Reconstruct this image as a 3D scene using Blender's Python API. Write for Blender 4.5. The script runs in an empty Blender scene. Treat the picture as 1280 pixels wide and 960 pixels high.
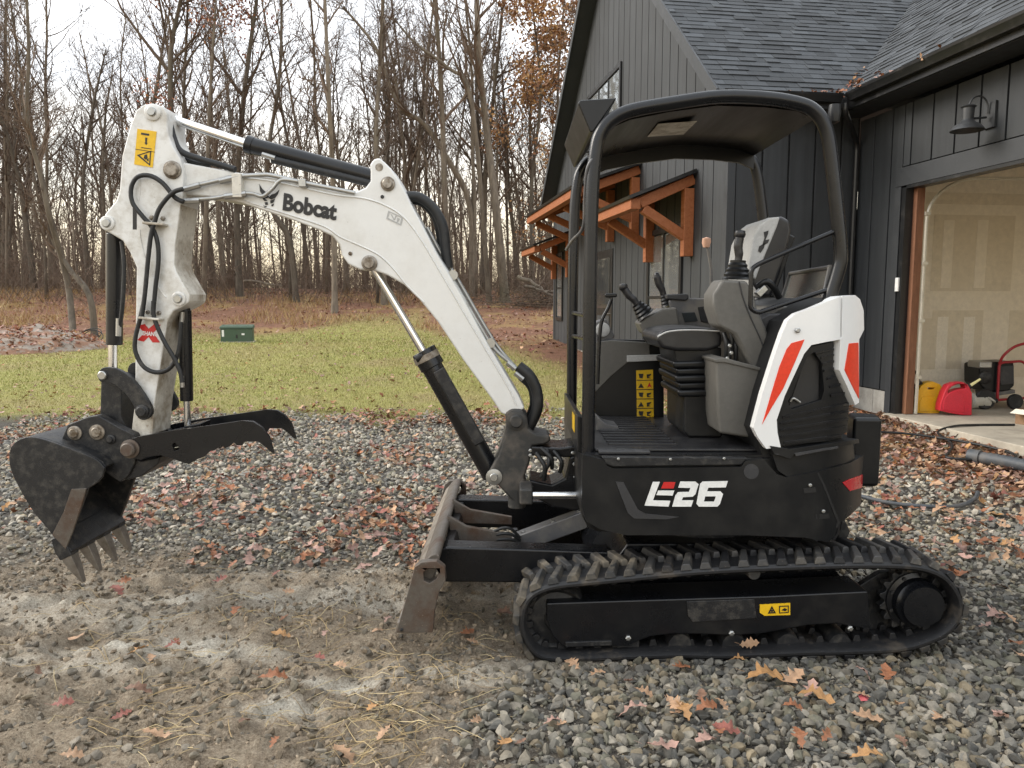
import bpy, bmesh, math, random
import numpy as np
from mathutils import Vector, Matrix, geometry

R = math.radians
SC = bpy.context.scene
COL = SC.collection

# ------------------------------------------------------------------ camera
F, PITCH, EYE = 962.0, R(6.2), 1.57          # focal length in photo pixels, tilt, eye height (m)
cd = bpy.data.cameras.new('camera')
cd.sensor_width = 36.0
cd.lens = F / 1280.0 * 36.0
cd.clip_start, cd.clip_end = 0.05, 600.0
cam = bpy.data.objects.new('camera', cd)
cam.location = (0, 0, EYE)
cam.rotation_euler = (R(90) - PITCH, 0, 0)
COL.objects.link(cam)
SC.camera = cam

# ------------------------------------------------------------------ world and sun
SUN_EL, SUN_AZ = R(32), R(-78)               # azimuth from +Y towards +X
world = bpy.data.worlds.new('World')
SC.world = world
world.use_nodes = True
wn, wl = world.node_tree.nodes, world.node_tree.links
wn.clear()
wo = wn.new('ShaderNodeOutputWorld')
sky = wn.new('ShaderNodeTexSky')
sky.sky_type = 'NISHITA'
sky.sun_disc = False
sky.sun_elevation = SUN_EL
sky.sun_rotation = SUN_AZ
sky.air_density, sky.dust_density, sky.ozone_density = 1.0, 2.0, 1.0
bg1 = wn.new('ShaderNodeBackground')
bg1.inputs['Strength'].default_value = 0.10
wl.new(sky.outputs['Color'], bg1.inputs['Color'])
tc = wn.new('ShaderNodeTexCoord')
sep = wn.new('ShaderNodeSeparateXYZ')
wl.new(tc.outputs['Generated'], sep.inputs[0])
ramp = wn.new('ShaderNodeValToRGB')          # overcast veil: warm at the horizon, cool white above
ramp.color_ramp.elements[0].position = 0.0
ramp.color_ramp.elements[0].color = (1.0, 0.80, 0.50, 1)
ramp.color_ramp.elements[1].position = 1.0
ramp.color_ramp.elements[1].color = (0.90, 0.95, 1.0, 1)
e = ramp.color_ramp.elements.new(0.10); e.color = (1.0, 0.90, 0.70, 1)
e = ramp.color_ramp.elements.new(0.24); e.color = (0.95, 0.96, 0.97, 1)
wl.new(sep.outputs['Z'], ramp.inputs['Fac'])
bg2 = wn.new('ShaderNodeBackground')
bg2.inputs['Strength'].default_value = 1.0
wl.new(ramp.outputs['Color'], bg2.inputs['Color'])
mp = wn.new('ShaderNodeMapping')
mp.inputs['Scale'].default_value = (1.6, 1.6, 5.0)
wl.new(tc.outputs['Generated'], mp.inputs['Vector'])
cn = wn.new('ShaderNodeTexNoise')
cn.inputs['Scale'].default_value = 2.2
cn.inputs['Detail'].default_value = 6
wl.new(mp.outputs['Vector'], cn.inputs['Vector'])
mr = wn.new('ShaderNodeMapRange')
mr.inputs['From Min'].default_value, mr.inputs['From Max'].default_value = 0.32, 0.62
mr.inputs['To Min'].default_value, mr.inputs['To Max'].default_value = 0.62, 0.96
wl.new(cn.outputs['Fac'], mr.inputs['Value'])
mx = wn.new('ShaderNodeMixShader')
wl.new(mr.outputs['Result'], mx.inputs['Fac'])
wl.new(bg1.outputs[0], mx.inputs[1])
wl.new(bg2.outputs[0], mx.inputs[2])
wl.new(mx.outputs[0], wo.inputs['Surface'])

sd = bpy.data.lights.new('sun', 'SUN')
sd.energy, sd.angle, sd.color = 1.4, R(28), (1.0, 0.94, 0.85)
sun = bpy.data.objects.new('sun', sd)
sdir = Vector((math.sin(SUN_AZ) * math.cos(SUN_EL), math.cos(SUN_AZ) * math.cos(SUN_EL), math.sin(SUN_EL)))
sun.rotation_euler = sdir.to_track_quat('Z', 'Y').to_euler()
sun.location = sdir * 50
COL.objects.link(sun)

vs = SC.view_settings
vs.view_transform, vs.look, vs.gamma, vs.exposure = 'Standard', 'None', 1.0, 1.1
vs.use_curve_mapping = False
SC.render.engine = 'CYCLES'
SC.cycles.max_bounces = 6
SC.cycles.diffuse_bounces = 5
SC.cycles.glossy_bounces = 3
SC.cycles.transmission_bounces = 4
SC.cycles.caustics_reflective = SC.cycles.caustics_refractive = False

# ------------------------------------------------------------------ helpers
CP, SP = math.cos(PITCH), math.sin(PITCH)

def P(x, y, Y):
    """point of the vertical plane at distance Y (m) that the photo shows at pixel x, y -> (X, Z)"""
    a, b = (x - 640) / F, (480 - y) / F
    t = Y / (CP + b * SP)
    return (a * t, EYE + (-SP + b * CP) * t)

def P3(x, y, Y):
    X, Z = P(x, y, Y)
    return Vector((X, Y, Z))

def pl(pts, Y):
    return [P(x, y, Y) for x, y in pts]

def GP(x, y, z=0.0):
    """ground point under pixel x, y for a ground height z"""
    a, b = (x - 640) / F, (480 - y) / F
    t = (z - EYE) / (-SP + b * CP)
    return (a * t, (CP + b * SP) * t)

INV = {}

def link(o, parent=None):
    COL.objects.link(o)
    if parent is not None:
        o.parent = parent
        if parent.name in INV:
            o.matrix_parent_inverse = INV[parent.name]
    return o

def tag(o, label=None, cat=None, group=None, kind=None):
    for k, v in (('label', label), ('category', cat), ('group', group), ('kind', kind)):
        if v:
            o[k] = v
    return o

def empty(name, loc, rz=0.0, label=None, cat=None, group=None, world_children=True):
    o = bpy.data.objects.new(name, None)
    o.location = loc
    o.rotation_euler = (0, 0, rz)
    o.empty_display_size = 0.2
    COL.objects.link(o)
    if world_children:
        INV[o.name] = Matrix.Translation(-Vector(loc))
    return tag(o, label, cat, group)

def frame_for(d):
    d = d.normalized()
    up = Vector((0, 0, 1)) if abs(d.z) < 0.95 else Vector((0, 1, 0))
    s = d.cross(up).normalized()
    return s, s.cross(d).normalized()

class MB:
    def __init__(self):
        self.v, self.f = [], []
    def add(self, vs_, fs):
        n = len(self.v)
        self.v += [tuple(q) for q in vs_]
        self.f += [tuple(i + n for i in t) for t in fs]
        return self
    def box(self, lo, hi):
        x0, y0, z0 = lo; x1, y1, z1 = hi
        return self.add([(x0,y0,z0),(x1,y0,z0),(x1,y1,z0),(x0,y1,z0),(x0,y0,z1),(x1,y0,z1),(x1,y1,z1),(x0,y1,z1)],
                        [(3,2,1,0),(4,5,6,7),(0,1,5,4),(1,2,6,5),(2,3,7,6),(3,0,4,7)])
    def bar(self, p0, p1, w, h, up=None):
        """square bar from p0 to p1, w across and h high"""
        p0, p1 = Vector(p0), Vector(p1)
        d = (p1 - p0).normalized()
        if up is None:
            s, u = frame_for(d)
        else:
            s = d.cross(Vector(up)).normalized(); u = s.cross(d).normalized()
        vs_ = []
        for p in (p0, p1):
            for a, b in ((-1,-1),(1,-1),(1,1),(-1,1)):
                vs_.append(p + s * (a * w / 2) + u * (b * h / 2))
        return self.add(vs_, [(3,2,1,0),(4,5,6,7),(0,1,5,4),(1,2,6,5),(2,3,7,6),(3,0,4,7)])
    def prism(self, poly, y0, y1, holes=()):
        """poly in (X, Z), swept from y0 to y1"""
        if not holes:
            n = len(poly)
            vs_ = [(x, y0, z) for x, z in poly] + [(x, y1, z) for x, z in poly]
            fs = [tuple(range(n)), tuple(range(2*n-1, n-1, -1))]
            fs += [(i, (i+1) % n, n + (i+1) % n, n + i) for i in range(n)]
            return self.add(vs_, fs)
        loops = [poly] + list(holes)
        tris = geometry.tessellate_polygon([[Vector((x, z, 0)) for x, z in l] for l in loops])
        flat = [q for l in loops for q in l]
        n = len(flat)
        vs_ = [(x, y0, z) for x, z in flat] + [(x, y1, z) for x, z in flat]
        fs = [tuple(t) for t in tris] + [tuple(i + n for i in reversed(t)) for t in tris]
        s = 0
        for l in loops:
            m = len(l)
            fs += [(s+i, s+(i+1) % m, n+s+(i+1) % m, n+s+i) for i in range(m)]
            s += m
        return self.add(vs_, fs)
    def plan(self, poly, z0, z1):
        n = len(poly)
        vs_ = [(x, y, z0) for x, y in poly] + [(x, y, z1) for x, y in poly]
        fs = [tuple(range(n)), tuple(range(2*n-1, n-1, -1))]
        fs += [(i, (i+1) % n, n + (i+1) % n, n + i) for i in range(n)]
        return self.add(vs_, fs)
    def cyl(self, p0, p1, r0, r1=None, seg=16):
        r1 = r0 if r1 is None else r1
        p0, p1 = Vector(p0), Vector(p1)
        s, u = frame_for(p1 - p0)
        vs_ = []
        for p, r in ((p0, r0), (p1, r1)):
            for k in range(seg):
                t = 2 * math.pi * k / seg
                vs_.append(p + s * (r * math.cos(t)) + u * (r * math.sin(t)))
        fs = [tuple(range(seg-1, -1, -1)), tuple(range(seg, 2*seg))]
        fs += [(k, (k+1) % seg, seg + (k+1) % seg, seg + k) for k in range(seg)]
        return self.add(vs_, fs)
    def tube(self, pts, r, seg=8, rads=None, closed=False):
        pts = [Vector(p) for p in pts]
        n = len(pts)
        vs_, fs = [], []
        prev = None
        for i, p in enumerate(pts):
            if closed:
                d = pts[(i+1) % n] - pts[i-1]
            else:
                d = pts[min(i+1, n-1)] - pts[max(i-1, 0)]
            d.normalize()
            if prev is None:
                s, u = frame_for(d)
            else:
                s = prev - d * prev.dot(d)
                s = s.normalized() if s.length > 1e-6 else frame_for(d)[0]
                u = s.cross(d).normalized()
            prev = s
            rr = rads[i] if rads else r
            for k in range(seg):
                t = 2 * math.pi * k / seg
                vs_.append(p + s * (rr * math.cos(t)) + u * (rr * math.sin(t)))
        m = n if closed else n - 1
        for i in range(m):
            a, b = i * seg, ((i+1) % n) * seg
            fs += [(a+k, a+(k+1) % seg, b+(k+1) % seg, b+k) for k in range(seg)]
        if not closed:
            fs += [tuple(range(seg-1, -1, -1)), tuple(range((n-1)*seg, n*seg))]
        return self.add(vs_, fs)
    def lathe(self, prof, c, axis='Z', seg=24):
        """prof: (radius, height) pairs"""
        vs_, fs = [], []
        n = len(prof)
        for k in range(seg):
            t = 2 * math.pi * k / seg
            for r, h in prof:
                a, b = r * math.cos(t), r * math.sin(t)
                q = {'Z': (a, b, h), 'Y': (a, h, b), 'X': (h, a, b)}[axis]
                vs_.append((c[0]+q[0], c[1]+q[1], c[2]+q[2]))
        for k in range(seg):
            a, b = k*n, ((k+1) % seg)*n
            fs += [(a+i, b+i, b+i+1, a+i+1) for i in range(n-1)]
        fs += [tuple(k*n for k in range(seg)), tuple(k*n+n-1 for k in range(seg-1, -1, -1))]
        return self.add(vs_, fs)
    def loft(self, rings):
        n = len(rings[0])
        vs_ = [q for r in rings for q in r]
        fs = [tuple(range(n-1, -1, -1)), tuple(range((len(rings)-1)*n, len(rings)*n))]
        for i in range(len(rings)-1):
            a, b = i*n, (i+1)*n
            fs += [(a+k, a+(k+1) % n, b+(k+1) % n, b+k) for k in range(n)]
        return self.add(vs_, fs)
    def build(self, name, mat, parent=None, bevel=0.0, smooth=35, seg=2, fix=True):
        me = bpy.data.meshes.new(name)
        me.from_pydata(self.v, [], self.f)
        if fix:
            bm = bmesh.new(); bm.from_mesh(me)
            bmesh.ops.recalc_face_normals(bm, faces=bm.faces)
            bm.to_mesh(me); bm.free()
        if smooth:
            me.shade_smooth()
            me.set_sharp_from_angle(angle=R(smooth))
        me.materials.append(mat)
        o = link(bpy.data.objects.new(name, me), parent)
        if bevel:
            m = o.modifiers.new('edge', 'BEVEL')
            m.width, m.segments, m.limit_method, m.angle_limit = bevel, seg, 'ANGLE', R(38)
            m.use_clamp_overlap = True
            m.harden_normals = True
        return o

def fillet(pts, r, n=5):
    """round the corners of a 3-D polyline"""
    pts = [Vector(p) for p in pts]
    out = [pts[0]]
    for i in range(1, len(pts)-1):
        a, b, c = pts[i-1], pts[i], pts[i+1]
        d = min(r, (a-b).length * 0.48, (c-b).length * 0.48)
        p, q = b + (a-b).normalized()*d, b + (c-b).normalized()*d
        for k in range(n+1):
            t = k / n
            out.append(p*(1-t)**2 + b*2*t*(1-t) + q*t*t)
    out.append(pts[-1])
    return out

def catmull(pts, n=6, closed=False):
    pts = [Vector(p) for p in pts]
    m = len(pts)
    out = []
    for i in range(m if closed else m-1):
        if closed:
            a, b, c, d = pts[i-1], pts[i], pts[(i+1) % m], pts[(i+2) % m]
        else:
            a, b, c, d = pts[max(i-1, 0)], pts[i], pts[i+1], pts[min(i+2, m-1)]
        for k in range(n):
            t = k / n
            out.append(0.5*((2*b) + (c-a)*t + (2*a-5*b+4*c-d)*t*t + (3*b-a-3*c+d)*t*t*t))
    if not closed:
        out.append(pts[-1])
    return out

def smooth2(pts, n=4, closed=True):
    return [(q.x, q.y) for q in catmull([Vector((x, z, 0)) for x, z in pts], n, closed)]

def big_mesh(name, V, Fc, mat, attrs=None, parent=None, smooth=False, kind=None):
    """V: (n,3) array, Fc: (m,3|4) array of indices, attrs: name -> (n,) floats or (n,3) colours"""
    me = bpy.data.meshes.new(name)
    V = np.ascontiguousarray(V, dtype=np.float32); Fc = np.ascontiguousarray(Fc, dtype=np.int32)
    k = Fc.shape[1]
    me.vertices.add(len(V)); me.vertices.foreach_set('co', V.ravel())
    me.loops.add(Fc.size); me.loops.foreach_set('vertex_index', Fc.ravel())
    me.polygons.add(len(Fc))
    me.polygons.foreach_set('loop_start', np.arange(0, Fc.size, k, dtype=np.int32))
    me.polygons.foreach_set('loop_total', np.full(len(Fc), k, dtype=np.int32))
    me.polygons.foreach_set('use_smooth', np.full(len(Fc), bool(smooth)))
    me.update(calc_edges=True)
    for an, av in (attrs or {}).items():
        av = np.asarray(av, dtype=np.float32)
        if av.ndim == 1:
            me.attributes.new(an, 'FLOAT', 'POINT').data.foreach_set('value', av)
        else:
            c4 = np.ones((len(av), 4), np.float32); c4[:, :3] = av
            me.attributes.new(an, 'FLOAT_COLOR', 'POINT').data.foreach_set('color', c4.ravel())
    me.materials.append(mat)
    o = link(bpy.data.objects.new(name, me), parent)
    if kind:
        o['kind'] = kind
    return o

def text_obj(body, quad, Y, mat, parent, name, bold=0.0, depth=0.0015):
    """flat lettering fitted between pixel points (bottom-left, bottom-right, top-left) on the plane at Y"""
    cu = bpy.data.curves.new('t', 'FONT')
    cu.body = body; cu.size = 1.0; cu.offset = bold; cu.extrude = 0.0
    cu.resolution_u = 4
    t = bpy.data.objects.new('t', cu); COL.objects.link(t)
    dg = bpy.context.evaluated_depsgraph_get()
    me = bpy.data.meshes.new_from_object(t.evaluated_get(dg))
    co = np.empty(len(me.vertices)*3, np.float32); me.vertices.foreach_get('co', co); co = co.reshape(-1, 3)
    polys = [tuple(p.vertices) for p in me.polygons]
    bpy.data.objects.remove(t); bpy.data.curves.remove(cu); bpy.data.meshes.remove(me)
    lo, hi = co.min(0), co.max(0)
    u = (co[:, 0]-lo[0])/(hi[0]-lo[0]); v = (co[:, 1]-lo[1])/(hi[1]-lo[1])
    bl, br, tl = (P3(q[0], q[1], Y) if len(q) == 2 else Vector(q) for q in quad)
    vs_ = [tuple(bl + (br-bl)*float(a) + (tl-bl)*float(b)) for a, b in zip(u, v)]
    mb = MB(); mb.add(vs_, polys)
    return mb.build(name, mat, parent, smooth=0, fix=False)

# ------------------------------------------------------------------ materials
def nt(name):
    m = bpy.data.materials.new(name); m.use_nodes = True
    return m, m.node_tree.nodes, m.node_tree.links, m.node_tree.nodes['Principled BSDF']

def noise_node(n, l, scale, detail=5, rough=0.6, coord='Object', stretch=None):
    t = n.new('ShaderNodeTexCoord')
    out = t.outputs[coord]
    if stretch:
        mpn = n.new('ShaderNodeMapping'); mpn.inputs['Scale'].default_value = stretch
        l.new(out, mpn.inputs['Vector']); out = mpn.outputs['Vector']
    q = n.new('ShaderNodeTexNoise')
    q.inputs['Scale'].default_value = scale
    q.inputs['Detail'].default_value = detail
    q.inputs['Roughness'].default_value = rough
    l.new(out, q.inputs['Vector'])
    return q

def mixc(n, l, fac, a, b):
    x = n.new('ShaderNodeMix'); x.data_type = 'RGBA'
    for sock, v in ((x.inputs[0], fac), (x.inputs[6], a), (x.inputs[7], b)):
        if isinstance(v, (int, float)):
            sock.default_value = v
        elif isinstance(v, tuple):
            sock.default_value = (*v[:3], 1)
        else:
            l.new(v, sock)
    return x.outputs[2]

def rampf(n, l, src, a, b, to=(0, 1)):
    q = n.new('ShaderNodeMapRange')
    q.inputs['From Min'].default_value, q.inputs['From Max'].default_value = a, b
    q.inputs['To Min'].default_value, q.inputs['To Max'].default_value = to
    l.new(src, q.inputs['Value'])
    return q.outputs['Result']

def bump(n, l, b, src, strength=0.2, dist=0.01):
    q = n.new('ShaderNodeBump')
    q.inputs['Strength'].default_value = strength
    q.inputs['Distance'].default_value = dist
    l.new(src, q.inputs['Height'])
    l.new(q.outputs['Normal'], b.inputs['Normal'])

def paint(name, base, rough=0.4, metal=0.0, spec=0.5, dirt=None, dirt_amt=(0.55, 0.75), scale=6.0, bmp=0.05, coat=0.0, spots=None, stretch=None, var=0.12):
    """plain painted / moulded surface with grime in uneven patches"""
    m, n, l, b = nt(name)
    b.inputs['Metallic'].default_value = metal
    b.inputs['Coat Weight'].default_value = coat
    b.inputs['Specular IOR Level'].default_value = spec
    q = noise_node(n, l, scale, 8, 0.65, stretch=stretch)
    q2 = noise_node(n, l, scale*9, 6, 0.7)
    c = mixc(n, l, rampf(n, l, q2.outputs['Fac'], 0.3, 0.7), tuple(x*(1-var) for x in base), tuple(min(1, x*(1+var*0.85)) for x in base))
    if dirt:
        c = mixc(n, l, rampf(n, l, q.outputs['Fac'], *dirt_amt), c, dirt)
    if spots:
        q3 = noise_node(n, l, scale*16, 3, 0.5)
        c = mixc(n, l, rampf(n, l, q3.outputs['Fac'], 0.66, 0.72), c, spots)
    l.new(c, b.inputs['Base Color'])
    l.new(rampf(n, l, q.outputs['Fac'], 0.3, 0.75, (rough*0.8, min(1, rough*1.45))), b.inputs['Roughness'])
    if bmp:
        bump(n, l, b, q2.outputs['Fac'], bmp, 0.004)
    return m

M = {}
M['white'] = paint('white_paint', (0.72, 0.72, 0.70), 0.34, dirt=(0.50, 0.47, 0.41), dirt_amt=(0.58, 0.95), scale=2.2, bmp=0.012, coat=0.2, var=0.025)
def grime_end(m):
    n, l = m.node_tree.nodes, m.node_tree.links
    b = n['Principled BSDF']
    src = b.inputs['Base Color'].links[0].from_socket
    t = n.new('ShaderNodeTexCoord'); s = n.new('ShaderNodeSeparateXYZ'); l.new(t.outputs['Object'], s.inputs[0])
    q = noise_node(n, l, 9.0, 8, 0.7); q2 = noise_node(n, l, 60.0, 4, 0.6)
    mu = n.new('ShaderNodeMath'); mu.operation = 'MULTIPLY'
    l.new(rampf(n, l, s.outputs['X'], -1.0, -1.75, (0.15, 0.8)), mu.inputs[0]); l.new(rampf(n, l, q.outputs['Fac'], 0.46, 0.72), mu.inputs[1])
    c = mixc(n, l, mu.outputs[0], src, (0.36, 0.32, 0.25))
    c = mixc(n, l, rampf(n, l, q2.outputs['Fac'], 0.70, 0.74, (0, 0.6)), c, (0.20, 0.17, 0.14))
    l.new(c, b.inputs['Base Color'])
grime_end(M['white'])
M['white_clean'] = paint('white_panel', (0.78, 0.78, 0.77), 0.3, dirt=(0.6, 0.58, 0.54), dirt_amt=(0.6, 1.0), scale=3.0, bmp=0.012, coat=0.25, var=0.02)
M['stick_dirty'] = paint('dirty_white_paint', (0.62, 0.59, 0.52), 0.5, dirt=(0.22, 0.17, 0.11), dirt_amt=(0.45, 0.65), scale=5.0, bmp=0.1, spots=(0.2, 0.14, 0.09))
M['red'] = paint('red_paint', (0.72, 0.04, 0.01), 0.35, dirt=(0.5, 0.05, 0.02), dirt_amt=(0.6, 0.9), coat=0.2)
M['reflector'] = paint('red_reflector', (0.5, 0.01, 0.02), 0.2, coat=0.5)
M['black_plastic'] = paint('black_body_plastic', (0.006, 0.0065, 0.0075), 0.33, spec=0.36, dirt=(0.022, 0.021, 0.019), dirt_amt=(0.5, 0.85), scale=2.5, bmp=0.05)
M['black_paint'] = paint('black_steel_paint', (0.0055, 0.006, 0.0075), 0.26, spec=0.42, dirt=(0.024, 0.0225, 0.02), dirt_amt=(0.54, 0.88), scale=4.0, bmp=0.08)
M['black_worn'] = paint('worn_black_steel', (0.012, 0.0125, 0.014), 0.42, spec=0.4, dirt=(0.075, 0.068, 0.058), dirt_amt=(0.48, 0.80), scale=24.0, bmp=0.35, spots=(0.12, 0.11, 0.10))
M['casting'] = paint('grey_black_casting', (0.03, 0.03, 0.029), 0.55, dirt=(0.13, 0.11, 0.09), dirt_amt=(0.45, 0.75), scale=9.0, bmp=0.3)
M['rubber'] = paint('track_rubber', (0.011, 0.011, 0.012), 0.5, spec=0.4, dirt=(0.10, 0.08, 0.058), dirt_amt=(0.55, 0.80), scale=6.0, bmp=0.35, spots=(0.07, 0.06, 0.05))
M['rubber_dust'] = paint('dusty_track_rubber', (0.035, 0.034, 0.033), 0.45, spec=0.5, dirt=(0.11, 0.095, 0.075), dirt_amt=(0.5, 0.75), scale=11.0, bmp=0.35)
M['rubber_mud'] = paint('muddy_track_rubber', (0.02, 0.02, 0.02), 0.6, dirt=(0.15, 0.125, 0.09), dirt_amt=(0.44, 0.70), scale=9.0, bmp=0.4)
M['hose'] = paint('hose_rubber', (0.01, 0.0105, 0.011), 0.5, dirt=(0.06, 0.055, 0.05), scale=12, bmp=0.1)
M['chrome'] = paint('chrome_rod', (0.78, 0.79, 0.80), 0.16, metal=1.0, scale=10, bmp=0.0)
M['zinc'] = paint('zinc_fitting', (0.40, 0.40, 0.385), 0.35, metal=0.9, dirt=(0.3, 0.28, 0.24), scale=20, bmp=0.1)
M['pin'] = paint('pin_steel', (0.32, 0.29, 0.25), 0.45, metal=0.7, dirt=(0.12, 0.09, 0.06), dirt_amt=(0.42, 0.65), scale=25, bmp=0.2)
M['rusty'] = paint('worn_rusty_steel', (0.115, 0.10, 0.085), 0.5, metal=0.4, dirt=(0.085, 0.048, 0.03), dirt_amt=(0.45, 0.66), scale=8, bmp=0.35, spots=(0.20, 0.17, 0.14))
M['bare'] = paint('scraped_steel', (0.36, 0.33, 0.29), 0.42, metal=0.7, dirt=(0.16, 0.12, 0.09), dirt_amt=(0.42, 0.70), scale=9, bmp=0.25)
M['bare_dark'] = paint('worn_tooth_steel', (0.22, 0.20, 0.175), 0.42, metal=0.6, dirt=(0.10, 0.08, 0.06), dirt_amt=(0.42, 0.70), scale=12, bmp=0.3)
M['grey_plastic'] = paint('warm_grey_plastic', (0.105, 0.10, 0.09), 0.45, dirt=(0.135, 0.125, 0.11), dirt_amt=(0.5, 0.9), scale=4, bmp=0.06)
M['dark_grey'] = paint('dark_grey_plastic', (0.03, 0.03, 0.032), 0.5, dirt=(0.09, 0.085, 0.08), scale=5, bmp=0.06)
M['vinyl'] = paint('black_vinyl', (0.014, 0.014, 0.016), 0.32, dirt=(0.04, 0.038, 0.035), dirt_amt=(0.5, 0.9), scale=8, bmp=0.12)
M['fabric'] = paint('light_grey_fabric', (0.46, 0.46, 0.45), 0.85, dirt=(0.36, 0.36, 0.35), scale=12, bmp=0.1)
M['yellow'] = paint('yellow_decal', (0.75, 0.46, 0.01), 0.4, dirt=(0.6, 0.42, 0.08), dirt_amt=(0.55, 0.9))
M['decal_black'] = paint('black_print', (0.012, 0.012, 0.013), 0.4)
M['decal_white'] = paint('white_print', (0.78, 0.78, 0.76), 0.4, dirt=(0.5, 0.5, 0.48), dirt_amt=(0.55, 0.9))
M['decal_red'] = paint('red_print', (0.55, 0.02, 0.018), 0.4)
M['grey_guard'] = paint('grey_guard_steel', (0.10, 0.10, 0.104), 0.42, metal=0.2, dirt=(0.22, 0.20, 0.17), dirt_amt=(0.45, 0.75), scale=6, bmp=0.1)
M['tan_knob'] = paint('tan_knob', (0.62, 0.36, 0.25), 0.5)
def glass(name, col=(0.02, 0.022, 0.025), rough=0.04, metal=0.0):
    m, n, l, b = nt(name)
    b.inputs['Base Color'].default_value = (*col, 1); b.inputs['Roughness'].default_value = rough
    b.inputs['Specular IOR Level'].default_value = 0.9
    b.inputs['Metallic'].default_value = metal
    return m
M['glass'] = glass('dark_window_glass', (0.03, 0.035, 0.038))
M['coated_glass'] = glass('coated_window_glass', (0.42, 0.45, 0.46), 0.03, 0.75)
M['perspex'] = glass('dusty_perspex', (0.10, 0.105, 0.10), 0.16)

# ================================================================== GROUND
NR = np.random.default_rng(11)
_LAT = NR.random((256, 256))

def vnoise(x, y):
    x = np.asarray(x, float); y = np.asarray(y, float)
    xi, yi = np.floor(x).astype(int), np.floor(y).astype(int)
    fx, fy = x - xi, y - yi
    fx, fy = fx*fx*(3-2*fx), fy*fy*(3-2*fy)
    a, b = _LAT[xi % 256, yi % 256], _LAT[(xi+1) % 256, yi % 256]
    c, d = _LAT[xi % 256, (yi+1) % 256], _LAT[(xi+1) % 256, (yi+1) % 256]
    return (a*(1-fx)+b*fx)*(1-fy) + (c*(1-fx)+d*fx)*fy

def fbm(x, y, f=1.0, o=4, ox=0.0):
    s, a, t = 0.0, 0.5, 0.0
    for k in range(o):
        s = s + a*vnoise(np.asarray(x)*f + 17.3*k + ox, np.asarray(y)*f + 9.1*k + ox*1.7)
        t += a; a *= 0.5; f *= 2.03
    return s/t

def sstep(a, b, x):
    t = np.clip((x-a)/(b-a), 0, 1)
    return t*t*(3-2*t)

KY = [-60, 7.0, 10.0, 15.0, 24.0, 30.0, 36.0, 45.0, 60.0, 100.0, 180.0]
KZ = [0, 0.0, 0.10, 0.20, 0.45, 1.0, 1.80, 2.2, 2.5, 2.9, 3.4]

def m_dirt(x, y):
    w = fbm(x, y, 2.2, 4, 3.0) - 0.5
    e = -0.05 + 0.45*sstep(2.9, 3.5, y)
    return sstep(0.42, -0.42, x - e + w*1.1) * sstep(0.42, -0.42, y - 4.42 + w*1.5 + 0.05*x)

def m_lawn(x, y):
    w = fbm(x, y, 1.3, 5, 8.0) - 0.5
    return sstep(-0.45, 0.65, y - 9.6 + w*2.6 + np.minimum(0, x+2)*0.02) * sstep(0.9, -0.2, x - 2.2 + w)

def m_litter(x, y):
    w = fbm(x, y, 0.35, 4, 21.0) - 0.5
    yb = 30.0 + 0.5*np.minimum(x, 0) - 0.25*np.maximum(x, 0)
    far = sstep(-2.5, 2.0, y - yb + w*7)
    side = sstep(0.0, 1.6, x - 2.5 - 0.35*(8.5-y) + w*1.4) * sstep(5.0, 6.4, y + w) * sstep(40, 30, y)
    return np.maximum(far, side)

def m_clay(x, y):
    s = sstep(0.54, 0.74, fbm(x*0.55, y*2.2, 1.6, 5, 40.0))*0.6
    for px, py, rx, ry, a in ((200, 812, .5, .09, 1.0), (365, 880, .16, .09, 1.0), (425, 850, .22, .05, .9), (60, 835, .4, .07, .7),
                              (270, 742, .9, .09, .8), (440, 715, .7, .07, .7), (60, 748, .7, .10, .7), (330, 760, .25, .05, .9), (235, 795, .2, .05, 1.0)):
        gx, gy = GP(px, py)
        d = ((x-gx)/rx)**2 + ((y-gy)/ry)**2
        s = np.maximum(s, 1.25*a*np.exp(-d)*sstep(0.22, 0.55, fbm(x, y, 8.0, 4, 5.0)))
    return np.clip(s, 0, 1)

def gz(x, y):
    x = np.asarray(x, float); y = np.asarray(y, float)
    z = np.interp(y, KY, KZ)
    z = z + (fbm(x, y, 0.12, 3, 50.0)-0.5)*np.clip((y-12)/14, 0, 1)*0.5
    d = m_dirt(x, y)
    near = sstep(14, 7, y)
    mud = (fbm(x, y, 4.5, 4, 1.0)-0.5)*0.11 + (fbm(x, y, 15.0, 3, 2.0)-0.5)*0.075
    rut = 0
    for y0, sl in ((4.08, 0.02), (3.42, -0.03), (2.95, 0.05)):
        rut = rut - 0.035*np.exp(-((y - y0 - sl*x - 0.08*np.sin(x*2.1))/0.13)**2)
    z = z + d*(mud + rut*np.clip(-x*1.5, 0, 1)) + (1-d)*near*(fbm(x, y, 3.0, 3, 6.0)-0.5)*0.04
    # level bed under the crawler track
    bed = np.exp(-(((x-0.95)/1.15)**6 + ((y-3.45)/0.42)**6))
    return z*(1-bed) + (-0.02)*bed

def axis(lo, fine0, fine1, hi, step, g):
    mid = list(np.arange(fine0, fine1, step))
    a, s = [], step
    q = fine1
    while q < hi:
        a.append(q); s *= g; q += s
    a.append(hi)
    b, s, q = [], step, fine0
    while q > lo:
        s *= g; q -= s; b.append(q)
    return np.array(sorted(b) + mid + a)

gx_ = axis(-150, -3.4, 3.4, 150, 0.028, 1.10)
gy_ = axis(-40, 2.2, 5.0, 190, 0.022, 1.045)
GX, GY = np.meshgrid(gx_, gy_)
GZ = gz(GX, GY)
nx, ny = len(gx_), len(gy_)
ii = (np.arange(ny-1)[:, None]*nx + np.arange(nx-1)[None, :]).ravel()
quads = np.stack([ii, ii+1, ii+1+nx, ii+nx], 1)

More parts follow.
